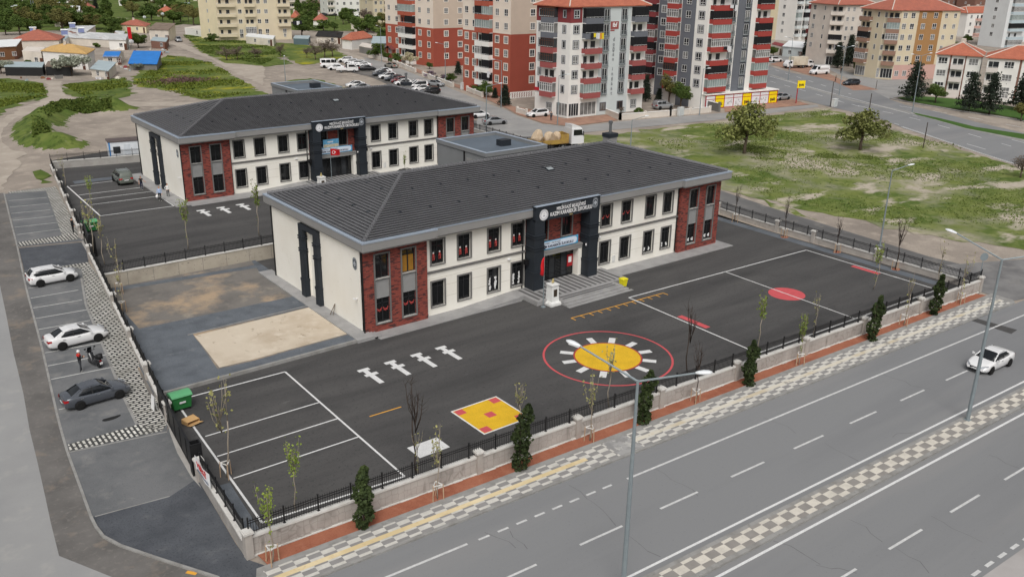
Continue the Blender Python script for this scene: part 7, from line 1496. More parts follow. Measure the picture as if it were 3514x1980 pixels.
# ---- low houses and sheds of the old quarter
def house(label, L, C, R, H, kind, wall, rmat, rise=1.6, wins=0, name='house', cat='house', ov=.4, fl=1, deep=None):
    k = L[0]; l, c, r = P(*L), P(*C), P(*R); t = thing(name, label, cat, c); a = Vector((l.x-c.x, l.y-c.y)); b = Vector((r.x-c.x, r.y-c.y)); 
    mb_ = 7.0
    if a.length > 22: a = a.normalized()*22
    if b.length > (deep or 12): b = b.normalized()*(deep or 12)
    poly = [a, Vector((0,0)), b, a+b]; w = MB(); w.prism([tuple(p) for p in poly], -.3, H); wa = w.build('walls', wall, t)
    rm = MB()
    if kind == 'hip': hip(rm, [Vector((0,0)), b, a+b, a], H, rise, ov)
    elif kind == 'shed':
        c4_ = sum(poly, Vector((0,0)))/4; q = [p+(p-c4_).normalized()*ov for p in poly]; zz = [H, H, H+rise, H+rise]; rm.add([(p.x, p.y, z+.02) for p, z in zip(q, zz)]+[(p.x, p.y, z+.16) for p, z in zip(q, zz)], [(0,1,2,3),(4,5,6,7)]+[(i, (i+1) % 4, 4+(i+1) % 4, 4+i) for i in range(4)])
        w = MB(); w.add([(p.x, p.y, z) for p, z in ((b, H), (b, H+rise), (Vector((0,0)), H))], [(0,1,2)]); w.add([(p.x, p.y, z) for p, z in ((a, H), (a+b, H+rise), (a+b, H))], [(0,1,2)]); w.build('gable', wall, t, fix=False)
    elif kind == 'gable':
        m0, m1 = a/2, a/2+b; m0, m1 = b/2, b/2+a; q = [Vector((0,0))-b.normalized()*ov, a-b.normalized()*ov, a+b*1.0+b.normalized()*ov, b+b.normalized()*ov]; rm.add([(q[0].x,q[0].y,H-.1),(q[1].x,q[1].y,H-.1),(m1.x,m1.y,H+rise),(m0.x,m0.y,H+rise),(q[2].x,q[2].y,H-.1),(q[3].x,q[3].y,H-.1)], [(0,1,2,3),(3,2,4,5)]); w = MB(); w.add([(0,0,H),(b.x,b.y,H),(m0.x,m0.y,H+rise-.05)], [(0,1,2)]); w.build('gable', wall, t, fix=False)
    else: rm.prism([tuple(p*1.02) for p in poly], H, H+.15)
    ro = rm.build('roof', rmat, t, fix=(kind != 'gable'))
    ang = math.atan2(-a.y, -a.x)
    for i in range(wins):
        p = a*(1-(i+.6)/wins); ww = 1.1; me = winkit('w', ww, 1.2, None); o = obj('window', me[0], t, (p.x+math.sin(ang)*.02, p.y-math.cos(ang)*.02, min(.9, H*.3)), ang); obj('pane', me[1+i % 2], o)
    if wins:
        p = a*.12; q = MB(); q.box(0, .9, -.05, 0, 0, 1.95); q.build('door', m_brownw, t, (p.x, p.y, 0), rz=ang)
    if kind == 'hip' and H > 2: q = MB(); m = (a+b)/2; q.box(m.x-.9, m.x-.3, m.y-.3, m.y+.3, H+rise*.3, H+rise+.6); q.build('chimney', C_plaster, ro)
    return t
HS = [('white house with ochre sheet roof behind the silver tree', (1,440,655), (1,872,690), (1,990,600), 4.0, 'hip', C_white, R_yel, 1.5, 3),
 ('house with large red tiled roof above timbered wall', (1,120,500), (1,590,490), (1,690,420), 2.9, 'hip', C_plaster, R_tile, 2.6, 0),
 ('timber clad house with white sheet roof at the left edge', (1,-60,600), (1,175,585), (1,235,545), 3.4, 'shed', C_wood, R_white, .9, 2),
 ('pale plaster extension with flat roof left of the ochre roof', (1,240,640), (1,425,650), (1,470,600), 3.4, 'flat', C_plaster, C_stone, 0, 1),
 ('long low shack with rusty sheet roof behind the ochre roofed house', (1,620,440), (1,1080,470), (1,1200,380), 2.2, 'shed', C_plaster, R_metal, .9, 0),
 ('white shack with rust striped roof left of the green tree', (1,1080,490), (1,1245,495), (1,1290,430), 2.9, 'shed', C_white, R_metal, .7, 1),
 ('shack with patched pale sheet roof beneath the solar heaters', (1,640,400), (1,860,395), (1,1050,330), 2.6, 'shed', C_plaster, R_metal, 1.0, 0),
 ('small shed with bright blue sheet roof', (1,1020,640), (1,1180,640), (1,1225,590), 2.2, 'gable', C_plaster, R_blue, .7, 2),
 ('tarpaulin shelter with wide blue cover', (1,1275,690), (1,1545,695), (1,1600,630), 1.5, 'shed', C_dgrey, R_blue, 1.9, 0),
 ('lean to with pale steel roof in front of the white house', (1,905,760), (1,1075,785), (1,1185,690), 1.9, 'shed', C_plaster, R_steel, .6, 2),
 ('dark open porch under pale sheets at the left edge', (1,60,745), (1,430,750), (1,450,700), 2.0, 'flat', C_porch_shade, R_steel, 0, 0),
 ('dark open porch under the silver tree', (1,460,745), (1,700,750), (1,720,700), 2.1, 'flat', C_porch_shade, R_brown, 0, 0),
 ('long stone house with earthen roof and grey windows', (1,1475,400), (1,1665,410), (1,1810,345), 3.6, 'shed', C_plaster, R_brown, 1.2, 2),
 ('old house with red tiled roof and satellite dishes', (1,1200,310), (1,1440,330), (1,1530,270), 2.5, 'hip', C_yel, R_tile, 1.7, 1),
 ('little brick shed with blue and white roof scraps', (1,1490,475), (1,1640,488), (1,1665,445), 2.2, 'flat', C_brown, R_steel, 0, 1),
 ('roofless whitewashed ruin beside the parked old car', (1,1820,340), (1,2010,368), (1,2190,345), 2.3, 'flat', C_white, C_plaster, 0, 1),
 ('crumbling whitewashed ruin in front of the beige block', (1,2420,430), (1,2690,458), (1,2710,425), 2.2, 'flat', C_plaster, R_white, 0, 2),
 ('cream house with orange gable roof near the top edge', (1,1555,85), (1,1640,92), (1,1700,66), 3.0, 'gable', C_yel, R_tile2, 2.0, 0),
 ('long shed with blue grey roof near the top edge', (1,1700,95), (1,1860,95), (1,1890,60), 2.6, 'flat', C_plaster, R_steel, 0, 0),
 ('low grey shed roofed with steel sheets by the poplar', (1,1120,420), (1,1210,425), (1,1240,385), 2.0, 'shed', C_dgrey, R_metal, .6, 0),
 ('small whitewashed hut between the red roof and the shacks', (1,600,470), (1,650,475), (1,690,440), 2.4, 'flat', C_white, R_steel, 0, 1),
 ('pale hut with orange roof behind the rusty shacks', (1,540,265), (1,620,268), (1,650,240), 2.2, 'hip', C_plaster, R_tile2, 1.4, 0),
 ('orange roofed house half hidden by olive trees', (1,1545,165), (1,1715,170), (1,1760,135), 2.2, 'hip', C_plaster, R_tile2, 2.2, 0),
 ('red roofed house beside the tall poplar', (1,780,145), (1,925,140), (1,965,105), 2.4, 'hip', C_plaster, R_tile, 2.6, 1),
 ('shed with large white sheet roof left of the red roofed house', (1,615,180), (1,790,185), (1,800,140), 2.2, 'shed', C_stone, R_white, 2.2, 0),
 ('orange roofed house right of the beige block', (2,365,235), (2,450,240), (2,490,195), 2.6, 'hip', C_beige, R_tile2, 2.4, 0),
 ('white house with red hip roof behind the large green tree', (2,590,275), (2,718,280), (2,745,240), 3.0, 'hip', C_white, R_tile, 2.2, 1),
 ('white cottage with red hip roof beside the car park track', (2,873,478), (2,968,492), (2,1250,452), 3.0, 'hip', C_white, R_tile2, 2.0, 0),
 ('teal shed with pale roof under the large green tree', (2,395,440), (2,545,445), (2,560,415), 1.9, 'flat', cm('teal_sheet', (88,104,110)), R_steel, 0, 0),
 ('long building with pale steel roof beside the red tower', (2,1165,500), (2,1430,505), (2,1440,455), 2.2, 'shed', C_dgrey, R_steel, 1.0, 0),
 ('collapsed house with blackened timber roof', (2,620,420), (2,860,435), (2,890,385), 2.0, 'shed', C_plaster, mat('charred', (.02,.018,.017), .95, .5, 1), .8, 1),
 ('low ruined walls below the far white flats', (2,960,290), (2,1150,300), (2,1180,270), 2.0, 'flat', C_plaster, C_stone, 0, 2),
 ('rubble stone outbuilding in front of the steel roof', (2,1040,520), (2,1160,545), (2,1190,510), 1.9, 'flat', C_dgrey, C_stone, 0, 0),
 ('small shop with white roof and sign at the foot of the white tower', (4,200,555), (4,385,575), (4,440,540), 3.0, 'shed', C_lgrey, R_white, .8, 2),
 ('low kiosk with red awning left of the small shop', (4,90,520), (4,185,545), (4,215,520), 2.6, 'flat', C_stone, C_maroon, 0, 1)]
for h in HS: house(h[0], h[1], h[2], h[3], h[4], h[5], h[6], h[7], h[8], h[9])
for x, y, w_, lb in ((205, 15, 90, 'farthest left'), (615, 30, 110, 'above the white sheet roof'), (710, 40, 90, 'left of the far red roof'), (800, 28, 80, 'behind the far red roof'), (880, 12, 70, 'left of the dark pine top'), (1170, 60, 90, 'right of the tall poplar'), (1340, 8, 120, 'above the olive trees'), (1480, 25, 80, 'left of the orange gable'), (1900, 12, 70, 'left of the beige block top'), (90, 40, 70, 'above the left trees')):
    house('tiny pale village house at the top edge, ' + lb, (1,x,y), (1,x+w_*.6,y+3), (1,x+w_,y-12), 2.6+(x % 3)*.6, 'hip' if x % 2 else 'flat', (C_white, C_plaster, C_stone)[x % 3], R_tile if x % 4 == 1 else C_stone, 1.4, 2)
def heater(label, p, rz, s=1):
    t = thing('solar_water_heater', label, 'solar heater', p, rz); q = MB(); q.add([(-.95*s,-.9*s,.1),(.95*s,-.9*s,.1),(.95*s,.5*s,1.3*s),(-.95*s,.5*s,1.3*s)], [(0,1,2,3)]); q.build('panel', mat('solar_panel', srgb(108,116,150), .25, .1, .8), t, fix=False); q = MB(); q.tube([(-1.1*s,.55*s,1.5*s), (1.1*s,.55*s,1.5*s)], .26*s, 10); q.build('tank', m_lampw, t); q = MB(); [q.tube([(x*s,.5*s,-.8), (x*s,.5*s,1.4*s)], .04, 5) for x in (-.8, .8)]; q.build('stand', m_galv, t)
for k, x, y, z, lb in ((1,345,350,3.9,'on the large red tiled roof'), (1,730,310,4.2,'uppermost above the rusty shacks'), (1,815,350,3.8,'right hand one above the rusty shacks'), (1,660,420,5.0,'on the ochre roof behind the silver tree')):
    p = P(k, x, y+75); p.z += z-.6; heater('solar water heater with white tank ' + lb, p, -.25, .95)
t = thing('flagpole', 'red flag on a pole beside the white shack and a dish', 'flagpole', P(1,1275,500)); q = MB(); q.tube([(0,0,0), (0,0,7)], .06, 6); q.build('pole', m_galv, t); q = MB(); q.box(.05, 1.1, -.03, .03, 3.4, 6.8); q.build('flag', m_flag, t)
# satellite dishes
def dish(label, p, rz, r=.55):
    t = thing('satellite_dish', label, 'satellite dish', p, rz); q = MB(); q.lathe([(r*k/5, .25*r*(k/5)**2) for k in (0.2,1,2,3,4,5)], 14); q.v = [(z*-1, x, y) for x, y, z in q.v]; o = q.build('dish', m_lampw, t, smooth=True); o.rotation_euler = (0, .4, PI); q = MB(); q.tube([(0,0,-.9), (0,0,0)], .035, 5); q.build('mast', m_galv, t)
for k, x, y, z, r, lb in ((1,1297,470,2.2,.75,'beside the red flag'), (1,1172,610,1.4,.8,'on the pale lean to roof'), (1,1425,225,2.5,.7,'on the old red tiled roof'), (1,1605,215,3.6,.7,'above the earthen roof'), (2,175,345,1.5,.6,'on the beige block wall'), (3,685,1165,17,.0,'')):
    if r: p = P(k, x, y); p.z += z; p -= Vector((0,0,0)); d = Vector((p.x, p.y, 0)).normalized()*-z*3; p.x += d.x; p.y += d.y; dish('round white satellite dish ' + lb, p, math.atan2(-p.y, -p.x)+PI, r)
# ---- trees
L_spring = leafmat('leaf_spring', srgb(98,106,56), srgb(132,134,80))
def TR(kind, k, bx, by, ty, wide, label, **kw):
    p = P(k, bx, by); h = toppx(p, ORG[k][1]+ty*S_)
    if kind == 'spring': kind = 'olive'; kw['lm'] = L_spring
    tree(kind, label, p, h, kw.pop('seed', int(bx) % 7), wide, **kw)
TL = [('silver',1,700,745,440,1.25,'large silvery tree before the ochre roofed house'),('silver',1,10,725,525,1.2,'silvery tree cut by the left edge'),('silver',1,1350,695,590,1.1,'small silvery bush beside the blue tarpaulin'),('poplar',1,1062,235,-70,1.1,'tall dark poplar at the top left'),
 ('bushy',1,1360,475,285,1.2,'dense green tree right of the red flag'),('bushy',1,60,345,170,1.2,'green tree at the left above the red roof'),('round',1,200,345,140,1.1,'green tree left of centre in the upper left grove'),('bushy',1,480,235,95,1.2,'dark green tree left of the white sheet roof'),('round',1,580,250,120,1,'green tree in front of the white sheet roof'),('olive',1,700,285,170,1.4,'brownish olive tree behind the rusty shacks'),('olive',1,920,295,130,1.4,'wide brownish olive tree left of the poplar'),('bushy',1,1120,330,215,1.3,'green bush at the foot of the poplar'),('olive',1,1310,175,10,1.3,'large olive tree above the old red roof'),('bushy',1,1420,180,60,1.2,'dark green tree beside the olive trees'),('olive',1,1905,250,45,1.1,'tall olive tree left of the beige block'),('olive',1,1600,215,100,1.2,'olive tree below the orange roof'),('bushy',1,1200,260,160,1.2,'green tree behind the poplar foot'),('round',1,40,220,30,1.2,'tree at the top left corner'),('bushy',1,340,270,150,1.1,'bush beside the floodlight masts'),('round',1,130,150,20,1.2,'green tree at the top left edge'),('bushy',1,430,120,10,1.3,'green tree behind the masts'),('round',1,270,100,0,1.2,'light green tree at the top edge by the masts'),('pine',1,945,110,-10,1.1,'dark conifer beside the far red roof'),('bushy',1,1660,110,40,1.1,'green tree beside the cream gable house'),('round',1,540,180,90,1.3,'green tree below the far white houses'),
 ('bushy',1,2290,385,255,1.2,'green tree beside the beige block door'),('bushy',1,2085,410,315,1.3,'small green tree in front of the ruin'),('bare',1,2230,595,430,1.3,'leafless bush left by the dirt track'),('bare',1,2330,590,440,1.2,'second leafless bush by the dirt track'),('bare',1,2510,565,440,1.2,'third leafless bush by the dirt track'),('shrub',1,300,645,585,1.0,'green vine over the porch'),('shrub',1,960,430+40,420,1.0,'green shrub below the rusty roof'),
 ('round',2,480,375,175,1.35,'large dark green tree right of the beige block'),('poplar',2,440,165,-30,1.3,'slim dark tree at the top behind the beige block'),('round',2,590,180,55,1.3,'green tree before the brick coloured flats'),('round',2,880,245,95,1.0,'tall green tree before the far white flats'),('bushy',2,795,310,205,1.1,'green tree left of the far white flats'),('bushy',2,755,355,290,1.2,'bush in front of the charred roof'),('poplar',2,1330,305,140,1.2,'slim green tree before the cream block'),('bare',2,265,560,415,1.0,'bare round tree in the meadow, leftmost by the car park'),('bare',2,525,570,455,1.0,'low grey tree in the meadow'),('bare',2,610,590,390,1.0,'bare tree in the middle of the meadow group'),('bare',2,700,570,360,1.0,'tall bare tree of the meadow group'),('bare',2,775,560,365,1.0,'dark trunked bare tree at the meadow end'),('bare',2,40,560,470,1.2,'low bare bush at the meadow edge'),('bushy',2,1270,425,255,1.3,'wide green tree left of the farther red tower'),('bushy',2,1180,330,270,1.4,'green shrubbery before the cream block'),('round',2,1225,585,415,1.1,'dark green tree by the wall of the red tower'),('bushy',2,1300,600,490,1.0,'green bush behind the street wall'),('bushy',2,1400,625,500,1.0,'green bush under the brown canopy'),('blossom',2,1535,655,495,1.0,'white blossoming tree in front of the farther tower'),('bushy',2,1730,680,605,1.3,'yellow green bush at the foot of the tower'),('lilac',2,1735,765,680,1.3,'purple lilac bush behind the street wall, larger one'),('lilac',2,1865,795,720,1.2,'purple lilac bush behind the street wall, smaller one'),('bushy',2,1935,805,705,1.2,'bright green bush between lilac and conifer'),('pine',2,2010,735,605,1.2,'conifer in front of the farther red tower'),('bushy',2,2290,960,775,.9,'green tree beside the hedge'),('pine',2,2372,970,865,1.3,'short conifer at the foot of the nearer red tower'),('pine',2,2468,1040,835,1.2,'taller conifer by the street lamp at the nearer tower'),
 ('pine',3,1360,1000,735,.8,'dark conifer right of the white block'),('pine',3,1490,1010,870,1.3,'dark conifer beside the silver van'),('olive',3,1590,1030,715,.9,'olive brown tree above the silver van'),('round',3,1705,1070,805,1.0,'round green tree beside the driveway'),('bushy',3,345,1085,988,1.25,'clipped green bush in front of the white block'),('bare',3,1120,1110,1045,1.4,'bare shrub behind the cream street wall'),('shrub',3,1290,1110,1060,1.2,'low dark shrub behind the cream street wall'),('spring',3,2330,1510,955,1.0,'large spreading tree in the grassy lot'),
 ('spring',4,965,1475,1040,1.15,'wide yellowish tree in the grassy lot'),('cedar',4,1480,995,605,1.05,'dark cedar at the corner lawn'),('round',4,1705,1015,825,1.25,'small round tree on the corner lawn'),('cedar',4,2030,1100,710,.95,'dark cedar before the white house'),('cedar',4,2230,1130,715,.85,'brownish cedar on the lawn between the houses'),('cedar',4,2545,1090,700,1.1,'dark cedar at the right edge'),('pine',4,465,570,235,.9,'tall dark conifer left of the off white block'),('pine',4,740,670,415,.95,'conifer group left one before the off white block'),('pine',4,850,655,345,.8,'tall conifer in the middle before the off white block'),('pine',4,945,650,415,.9,'conifer right one before the off white block'),('bushy',4,940,720,560,.9,'green bush between the off white and beige blocks'),('pine',4,180,385,275,1.3,'spreading conifer before the yellow tower'),('bushy',4,2230,430,320,1.5,'dark bushes before the small pink block'),('bushy',4,2020,425,330,1.2,'dark bush left of the small pink block'),('pine',4,2340,250,70,1.0,'dark conifer near the top right'),('olive',4,2545,1190,1010,1.1,'yellow green shrub at the right edge'),('bare',8,2540,345,75,1.0,'bare tree at the right edge of the grassy lot'),('bushy',4,110,560,430,1.0,'dark bush beside the red awning kiosk'),('bushy',4,1900,480,400,1.3,'dark shrub between the beige block and the houses')]
for q in TL: TR(*q)
TR('olive',2,1110,240,90,1.3,'brown bare tree left of the cream block', seed=4, lm=L_brown)
gp = [(0,60),(610,60),(640,175),(1000,300),(1180,320),(560,310),(0,385)]; rg_ = random.Random(12); gv = [g2(1,*q) for q in gp]; n_ = 0
while n_ < 42:
    q = (rg_.uniform(-30, 1180), rg_.uniform(40, 380)); y0_ = 60 if q[0] < 620 else 60+(q[0]-620)*.47; y1_ = 385-q[0]*.12 if q[0] < 560 else 325
    if not y0_ < q[1] < y1_ or 600 < q[0] < 800 and q[1] < 200: continue
    kd = rg_.choice(['bushy', 'round', 'bushy', 'olive', 'round']); p_ = P(1, *q); tree(kd, 'leafy tree in the dense grove at the upper left', p_, rg_.uniform(5.5, 9), n_, rg_.uniform(1.1, 1.5), group='trees of the dense upper left grove'); n_ += 1
for k_, x0, x1, y0, y1, n2 in ((1,1150,1960,30,250,16), (2,370,720,90,330,7), (2,860,1420,180,330,9), (1,-20,1000,-25,60,16)):
    for i in range(n2): q = (rg_.uniform(x0, x1), rg_.uniform(y0, y1)); kd = rg_.choice(['bushy', 'round', 'olive', 'bushy']); tree(kd, 'spring green tree among the small houses at the back', P(k_, *q), rg_.uniform(5, 8.5), i, rg_.uniform(1.1, 1.5), group='trees among the small houses at the back')
hd = thing('hedge', 'clipped green hedge along the pavement by the nearer red tower', 'hedge', P(2,2180,920)); a, b = P(2,2105,870)-hd.location, P(2,2250,945)-hd.location; rn = np.random.default_rng(3); t_ = rn.uniform(0, 1, 2600); o = np.stack([a.x+(b.x-a.x)*t_+rn.uniform(-.6,.6,2600), a.y+(b.y-a.y)*t_+rn.uniform(-.6,.6,2600), rn.uniform(0, 1.5, 2600)], 1); obj('foliage', leafcloud(o, .26, mat_=L_mid, seed=3), hd)
hp = thing('brush_heap', 'heap of reddish brown cut branches in the meadow', 'heap', P(1,1780,800)); rn = np.random.default_rng(4); q = rn.normal(size=(1500, 3))*np.array((4.2, 2.2, .45)); q[:, 2] = np.abs(q[:, 2])*np.exp(-(q[:, 0]/4.5)**2); obj('branches', leafcloud(q, .3, mat_=leafmat('cut_twigs', srgb(104,80,76), srgb(124,100,94)), seed=3), hp)
# grass tufts over the lots (uncountable)
def tufts(name, label, polys, n, size, m, seed):
    rn = np.random.default_rng(seed); pts = []
    for poly, share in polys:
        q = np.array([g2(*p) for p in poly]); lo, hi = q.min(0), q.max(0); k = 0
        while k < n*share:
            c = rn.uniform(lo, hi, (4000, 2)); x, y = c[:, 0], c[:, 1]; ins = np.zeros(len(c), bool); j = len(q)-1
            for i in range(len(q)): cnd = ((q[i, 1] > y) != (q[j, 1] > y)) & (x < (q[j, 0]-q[i, 0])*(y-q[i, 1])/(q[j, 1]-q[i, 1]+1e-9)+q[i, 0]); ins ^= cnd; j = i
            fld = np.sin(x*.21+1.3*np.sin(y*.17))+np.sin(y*.27+x*.11)+.6*np.sin(x*.7)*np.sin(y*.8); c = c[ins & (fld+rn.normal(size=len(c))*.5 > .1)]; pts.append(c); k += len(c)
    c = np.concatenate(pts); z = np.array([T(x, y)+(max(0, mh(x, y)) if name == 'verge_weeds' else 0) for x, y in c])+rn.uniform(.0, size*.5, len(c)); stuff(obj(name, leafcloud(np.column_stack([c, z]), size, mat_=m, seed=seed)), label)
lotp = [(3,1300,1340),(3,2150,1200),(4,600,1085),(4,1400,1330),(8,1900,20),(8,2576,300),(8,2576,980),(8,1500,860),(8,600,660),(8,60,545)]
tufts('grass_tufts', 'tufts of grass and weeds over the open lot', [(lotp, .8), ([(8,420,150),(8,700,75),(8,980,50),(8,1300,95),(8,1380,150),(8,1000,165)], .1), ([(3,2050,1480),(3,2250,1420),(3,2576,1450),(4,250,1510),(4,200,1570),(3,2150,1560)], .1)], 17000, .17, leafmat('tuft_green', srgb(78,96,40), srgb(122,132,70)), 1)
tufts('meadow_tufts', 'tall grass and weeds of the left hand meadows', [([(1,1300,830),(1,1650,550),(1,2080,620),(1,2576,910),(1,2000,975),(1,1400,850)], .5), ([(1,620,840),(1,1240,780),(1,1270,930),(1,860,970)], .3), ([(1,0,790),(1,420,830),(1,460,940),(1,0,1060)], .2)], 14000, .32, leafmat('tuft_meadow', srgb(62,82,28), srgb(112,118,44)), 2)
tufts('verge_weeds', 'weeds along the dirt track and mound', [([(1,330,1250),(1,480,1150),(1,640,1085),(1,700,1120),(1,560,1180),(1,450,1300),(1,520,1420),(1,340,1440)], .35), ([(1,600,1075),(1,900,1050),(1,1120,1060),(1,1100,1110),(1,620,1140)], .4), ([(1,1800,350),(1,2576,430),(2,300,540),(1,2576,640),(1,2000,520)], .6)], 9000, .34, leafmat('tuft_weed', srgb(64,86,32), srgb(106,118,52)), 5)

# ---- clutter round the old houses
rc_ = random.Random(8); m_cl = [C_plaster, C_dgrey, C_wood, m_lw, C_maroon, R_steel]
for i in range(34):
    x, y = rc_.choice(((rc_.uniform(60, 640), rc_.uniform(755, 800)), (rc_.uniform(640, 1200), rc_.uniform(770, 810)), (rc_.uniform(1180, 1300), rc_.uniform(600, 700)), (rc_.uniform(1000, 1480), rc_.uniform(480, 560)), (rc_.uniform(1560, 1660), rc_.uniform(480, 560))))
    p = P(1, x, y); k = i % 4; q = MB(); a = rc_.uniform(.3, .8)
    if k == 0: q.lathe([(a*.5, 0), (a*.55, a*.5), (a*.5, a*1.2), (a*.42, a*1.2)], 10); nm, lb = 'barrel', 'old barrel standing in a village yard'
    elif k == 1: q.box(-a, a, -a*.6, a*.6, 0, .12); q.box(-a, a, -a*.6, -a*.5, .12, a); q.box(-a, -a*.9, -a*.5, a*.6, .12, a); nm, lb = 'crate', 'broken crate lying in a village yard'
    elif k == 2: q.loft([[(s_*u, s_*v, z) for u, v in ((-a,-a*.7),(a*.8,-a),(a,a*.6),(-a*.6,a))] for s_, z in ((1,0),(.8,a*.5),(.3,a*.8))]); nm, lb = 'rubble_heap', 'small heap of rubble in a village yard'
    else: q.tube([(-a,0,.1), (a,.2,.1)], .09, 6); q.tube([(-a*.8,.25,.1), (a,.35,.12)], .08, 6); q.tube([(-a*.7,.1,.26), (a*.8,.25,.27)], .08, 6); nm, lb = 'timber_pile', 'small pile of poles in a village yard'
    o = q.build(nm, m_cl[i % 6], None, p, rz=rc_.uniform(0, 3)); tag(o, lb, {'barrel':'barrel','crate':'crate','rubble_heap':'heap','timber_pile':'pile'}[nm], nm.replace('_', ' ')+'s in the village yards')
# ================================================================== cars, trucks, lamps, walls and people of the town
CP = 'cars parked along the town street'
def carp(name, label, paint, spec, k, x, y, deg, group=CP, **kw): p = P(k, x, y); p.z += .012; return car(name, label, paint, spec, p, rad(deg), group, **kw)
carp('parked_van', 'white minibus parked on the dirt at the end of the row', P_white, MINIBUS, 2, 760, 668, -24, cat='van', panel='mini')
for lb, pt, sp, x, y, dg in (('white sedan half hidden behind the flatbed truck', P_white, SEDAN, 812, 690, 156), ('white hatchback at the back of the group, leftmost', P_white, SUV, 905, 615, 150), ('white car in the middle of the back group', P_white, HATCH, 960, 632, 152), ('white estate car with dark windows in the back group', P_white, WAGON, 1020, 645, 150), ('white sedan right behind the black sedan', P_white, SEDAN, 1080, 662, 152), ('black sedan parked beside the flatbed truck', P_black, SEDAN, 1118, 695, -22), ('white car behind the dark hatchback in the long row', P_white, SEDAN, 1280, 722, 160), ('dark grey hatchback at the head of the long row', P_dark, HATCH, 1245, 750, 160), ('white sport utility car in the long row', P_white, SUV, 1315, 778, 162), ('dark grey estate car in the long row', P_dark, WAGON, 1375, 798, 162), ('dark red car in the long row', P_red, HATCH, 1430, 815, 162), ('white hatchback left of the chimney in the long row', P_white, HATCH, 1465, 840, 162), ('white sedan seen just right of the chimney', P_white, SEDAN, 1600, 845, 162), ('white van partly behind the rear school roof', P_white, CADDY, 1615, 872, 162), ('white sedan above the roof edge of the rear school', P_white, SEDAN, 1650, 898, 162), ('black sport utility car by the roof edge with a red flag', P_black, SUV, 1735, 925, 165), ('white sedan alone on the dirt behind the rear annex', P_white, SEDAN, 1000, 858, 168), ('silver car hidden below the white sedan behind the annex', P_silver, SEDAN, 1055, 885, 168), ('white hatchback by the brick end of the rear school', P_white, HATCH, 2215, 1155, -10), ('silver sedan parked on the forecourt by the railing', P_silver, SEDAN, 2370, 1222, -12)):
    carp('parked_car', lb, pt, sp, 2, x, y, dg)
carp('parked_car', 'beige silver sedan seen from behind on the street by the wall', P_beige, SEDAN, 2, 1352, 668, 98)
carp('parked_car', 'silver sedan coming down the street beside the lilac bushes', P_silver, SEDAN, 2, 1790, 848, -70)
carp('parked_car', 'white estate car on the red pavement of the white block', P_white, WAGON, 3, 298, 1148, 172)
carp('parked_van', 'silver small van in the driveway under the trees', P_silver, CADDY, 3, 1530, 1072, -10, cat='van', panel='mini')
carp('parked_car', 'grey sedan beside the yellow fronted shop', P_silver, SEDAN, 4, 190, 982, 175)
carp('parked_car', 'white sport utility car near the small shop', P_white, SUV, 4, 130, 612, -14)
carp('parked_van', 'white panel van with grey print on the red pavement', P_white, VAN, 4, 560, 733, 165, cat='van', panel='cargo')
carp('parked_car', 'dark blue estate car on the red pavement', P_dark, WAGON, 4, 875, 838, 165)
carp('parked_car', 'old grey car parked beside the stone house', P_silver, SUV, 1, 1755, 412, -100)
for i, (x, y, pt, lb) in enumerate(((680, 160, P_dark, 'leftmost dark'), (705, 152, P_white, 'white'), (735, 158, P_black, 'black middle'), (775, 160, P_black, 'rightmost black'), (1045, 168, P_white, 'lone white'))): carp('parked_car', lb + ' car far off in front of the white flats', pt, SEDAN, 2, x, y, 170-i*4, group='far cars by the white flats')
for lb, k, x, y, dg in (('dark sedan behind the nearer school roof by the rear portal', 6, 1525, 300, 5),):
    p = gs(ORG[6][0]+x*S_, ORG[6][1]+(y+55)*S_, 1.25); car('parked_car', lb, P_black, SEDAN, p, rad(dg), CP)
# flatbed pickup, box truck, boulder truck
def truck_wheels(t, xs, hw, R):
    for x in xs:
        for s in (1, -1): w = MB(); w.lathe([(R*.55,-.13),(R,-.13),(R,.13),(R*.55,.13)], 14); w.v = [(a+x, c+s*hw, b+R) for a, b, c in w.v]; o = w.build('wheel', m_tyre, t); r_ = MB(); r_.disc((x, s*(hw+.135), R), (R*.55,0,0), (0,0,R*.55), 0, 1, 12); r_.build('rim', m_rim, o, fix=False)
def cab(t, x0, L, w, z0, H, paint, nose=.5):
    q = MB(); q.loft([[(x, -w*k, z0), (x, w*k, z0), (x, w*k, z1), (x, w*k*.92, z1+.08), (x, -w*k*.92, z1+.08), (x, -w*k, z1)] for x, z1, k in ((x0, z0+H, 1), (x0+L-nose, z0+H, 1), (x0+L-nose*.25, z0+H*.52, 1), (x0+L, z0+H*.4, .96))]); q.build('cab', paint, t)
    q = MB(); a = (x0+L-nose+.03, z0+H-.06); b = (x0+L-nose*.25+.03, z0+H*.55); q.quad((b[0], -w*.86, b[1]), (b[0], w*.86, b[1]), (a[0], w*.82, a[1]), (a[0], -w*.82, a[1])); q.build('windscreen', m_cglass, t, fix=False)
    for s in (1, -1): q = MB(); q.quad((x0+.35, s*(w+.015), z0+H*.55), (x0+L-nose*.6, s*(w+.015), z0+H*.55), (x0+L-nose*1.05, s*(w+.015), z0+H*.92), (x0+.35, s*(w+.015), z0+H*.92)); q.build('side_window', m_cglass, t, fix=False); q = MB(); q.box(x0+L-nose*.6, x0+L-nose*.45, s*w if s > 0 else -w-.25, s*w+.25 if s > 0 else -w, z0+H*.55, z0+H*.8); q.build('mirror', m_trim, t); q = MB(); q.box(x0+L-.02, x0+L+.02, s*w*.75-.18, s*w*.75+.18, z0+H*.18, z0+H*.3); q.build('headlight', m_lens, t)
    q = MB(); q.box(x0+L-.15, x0+L+.05, -w*.95, w*.95, z0-.1, z0+.12); q.build('bumper', m_trim, t)
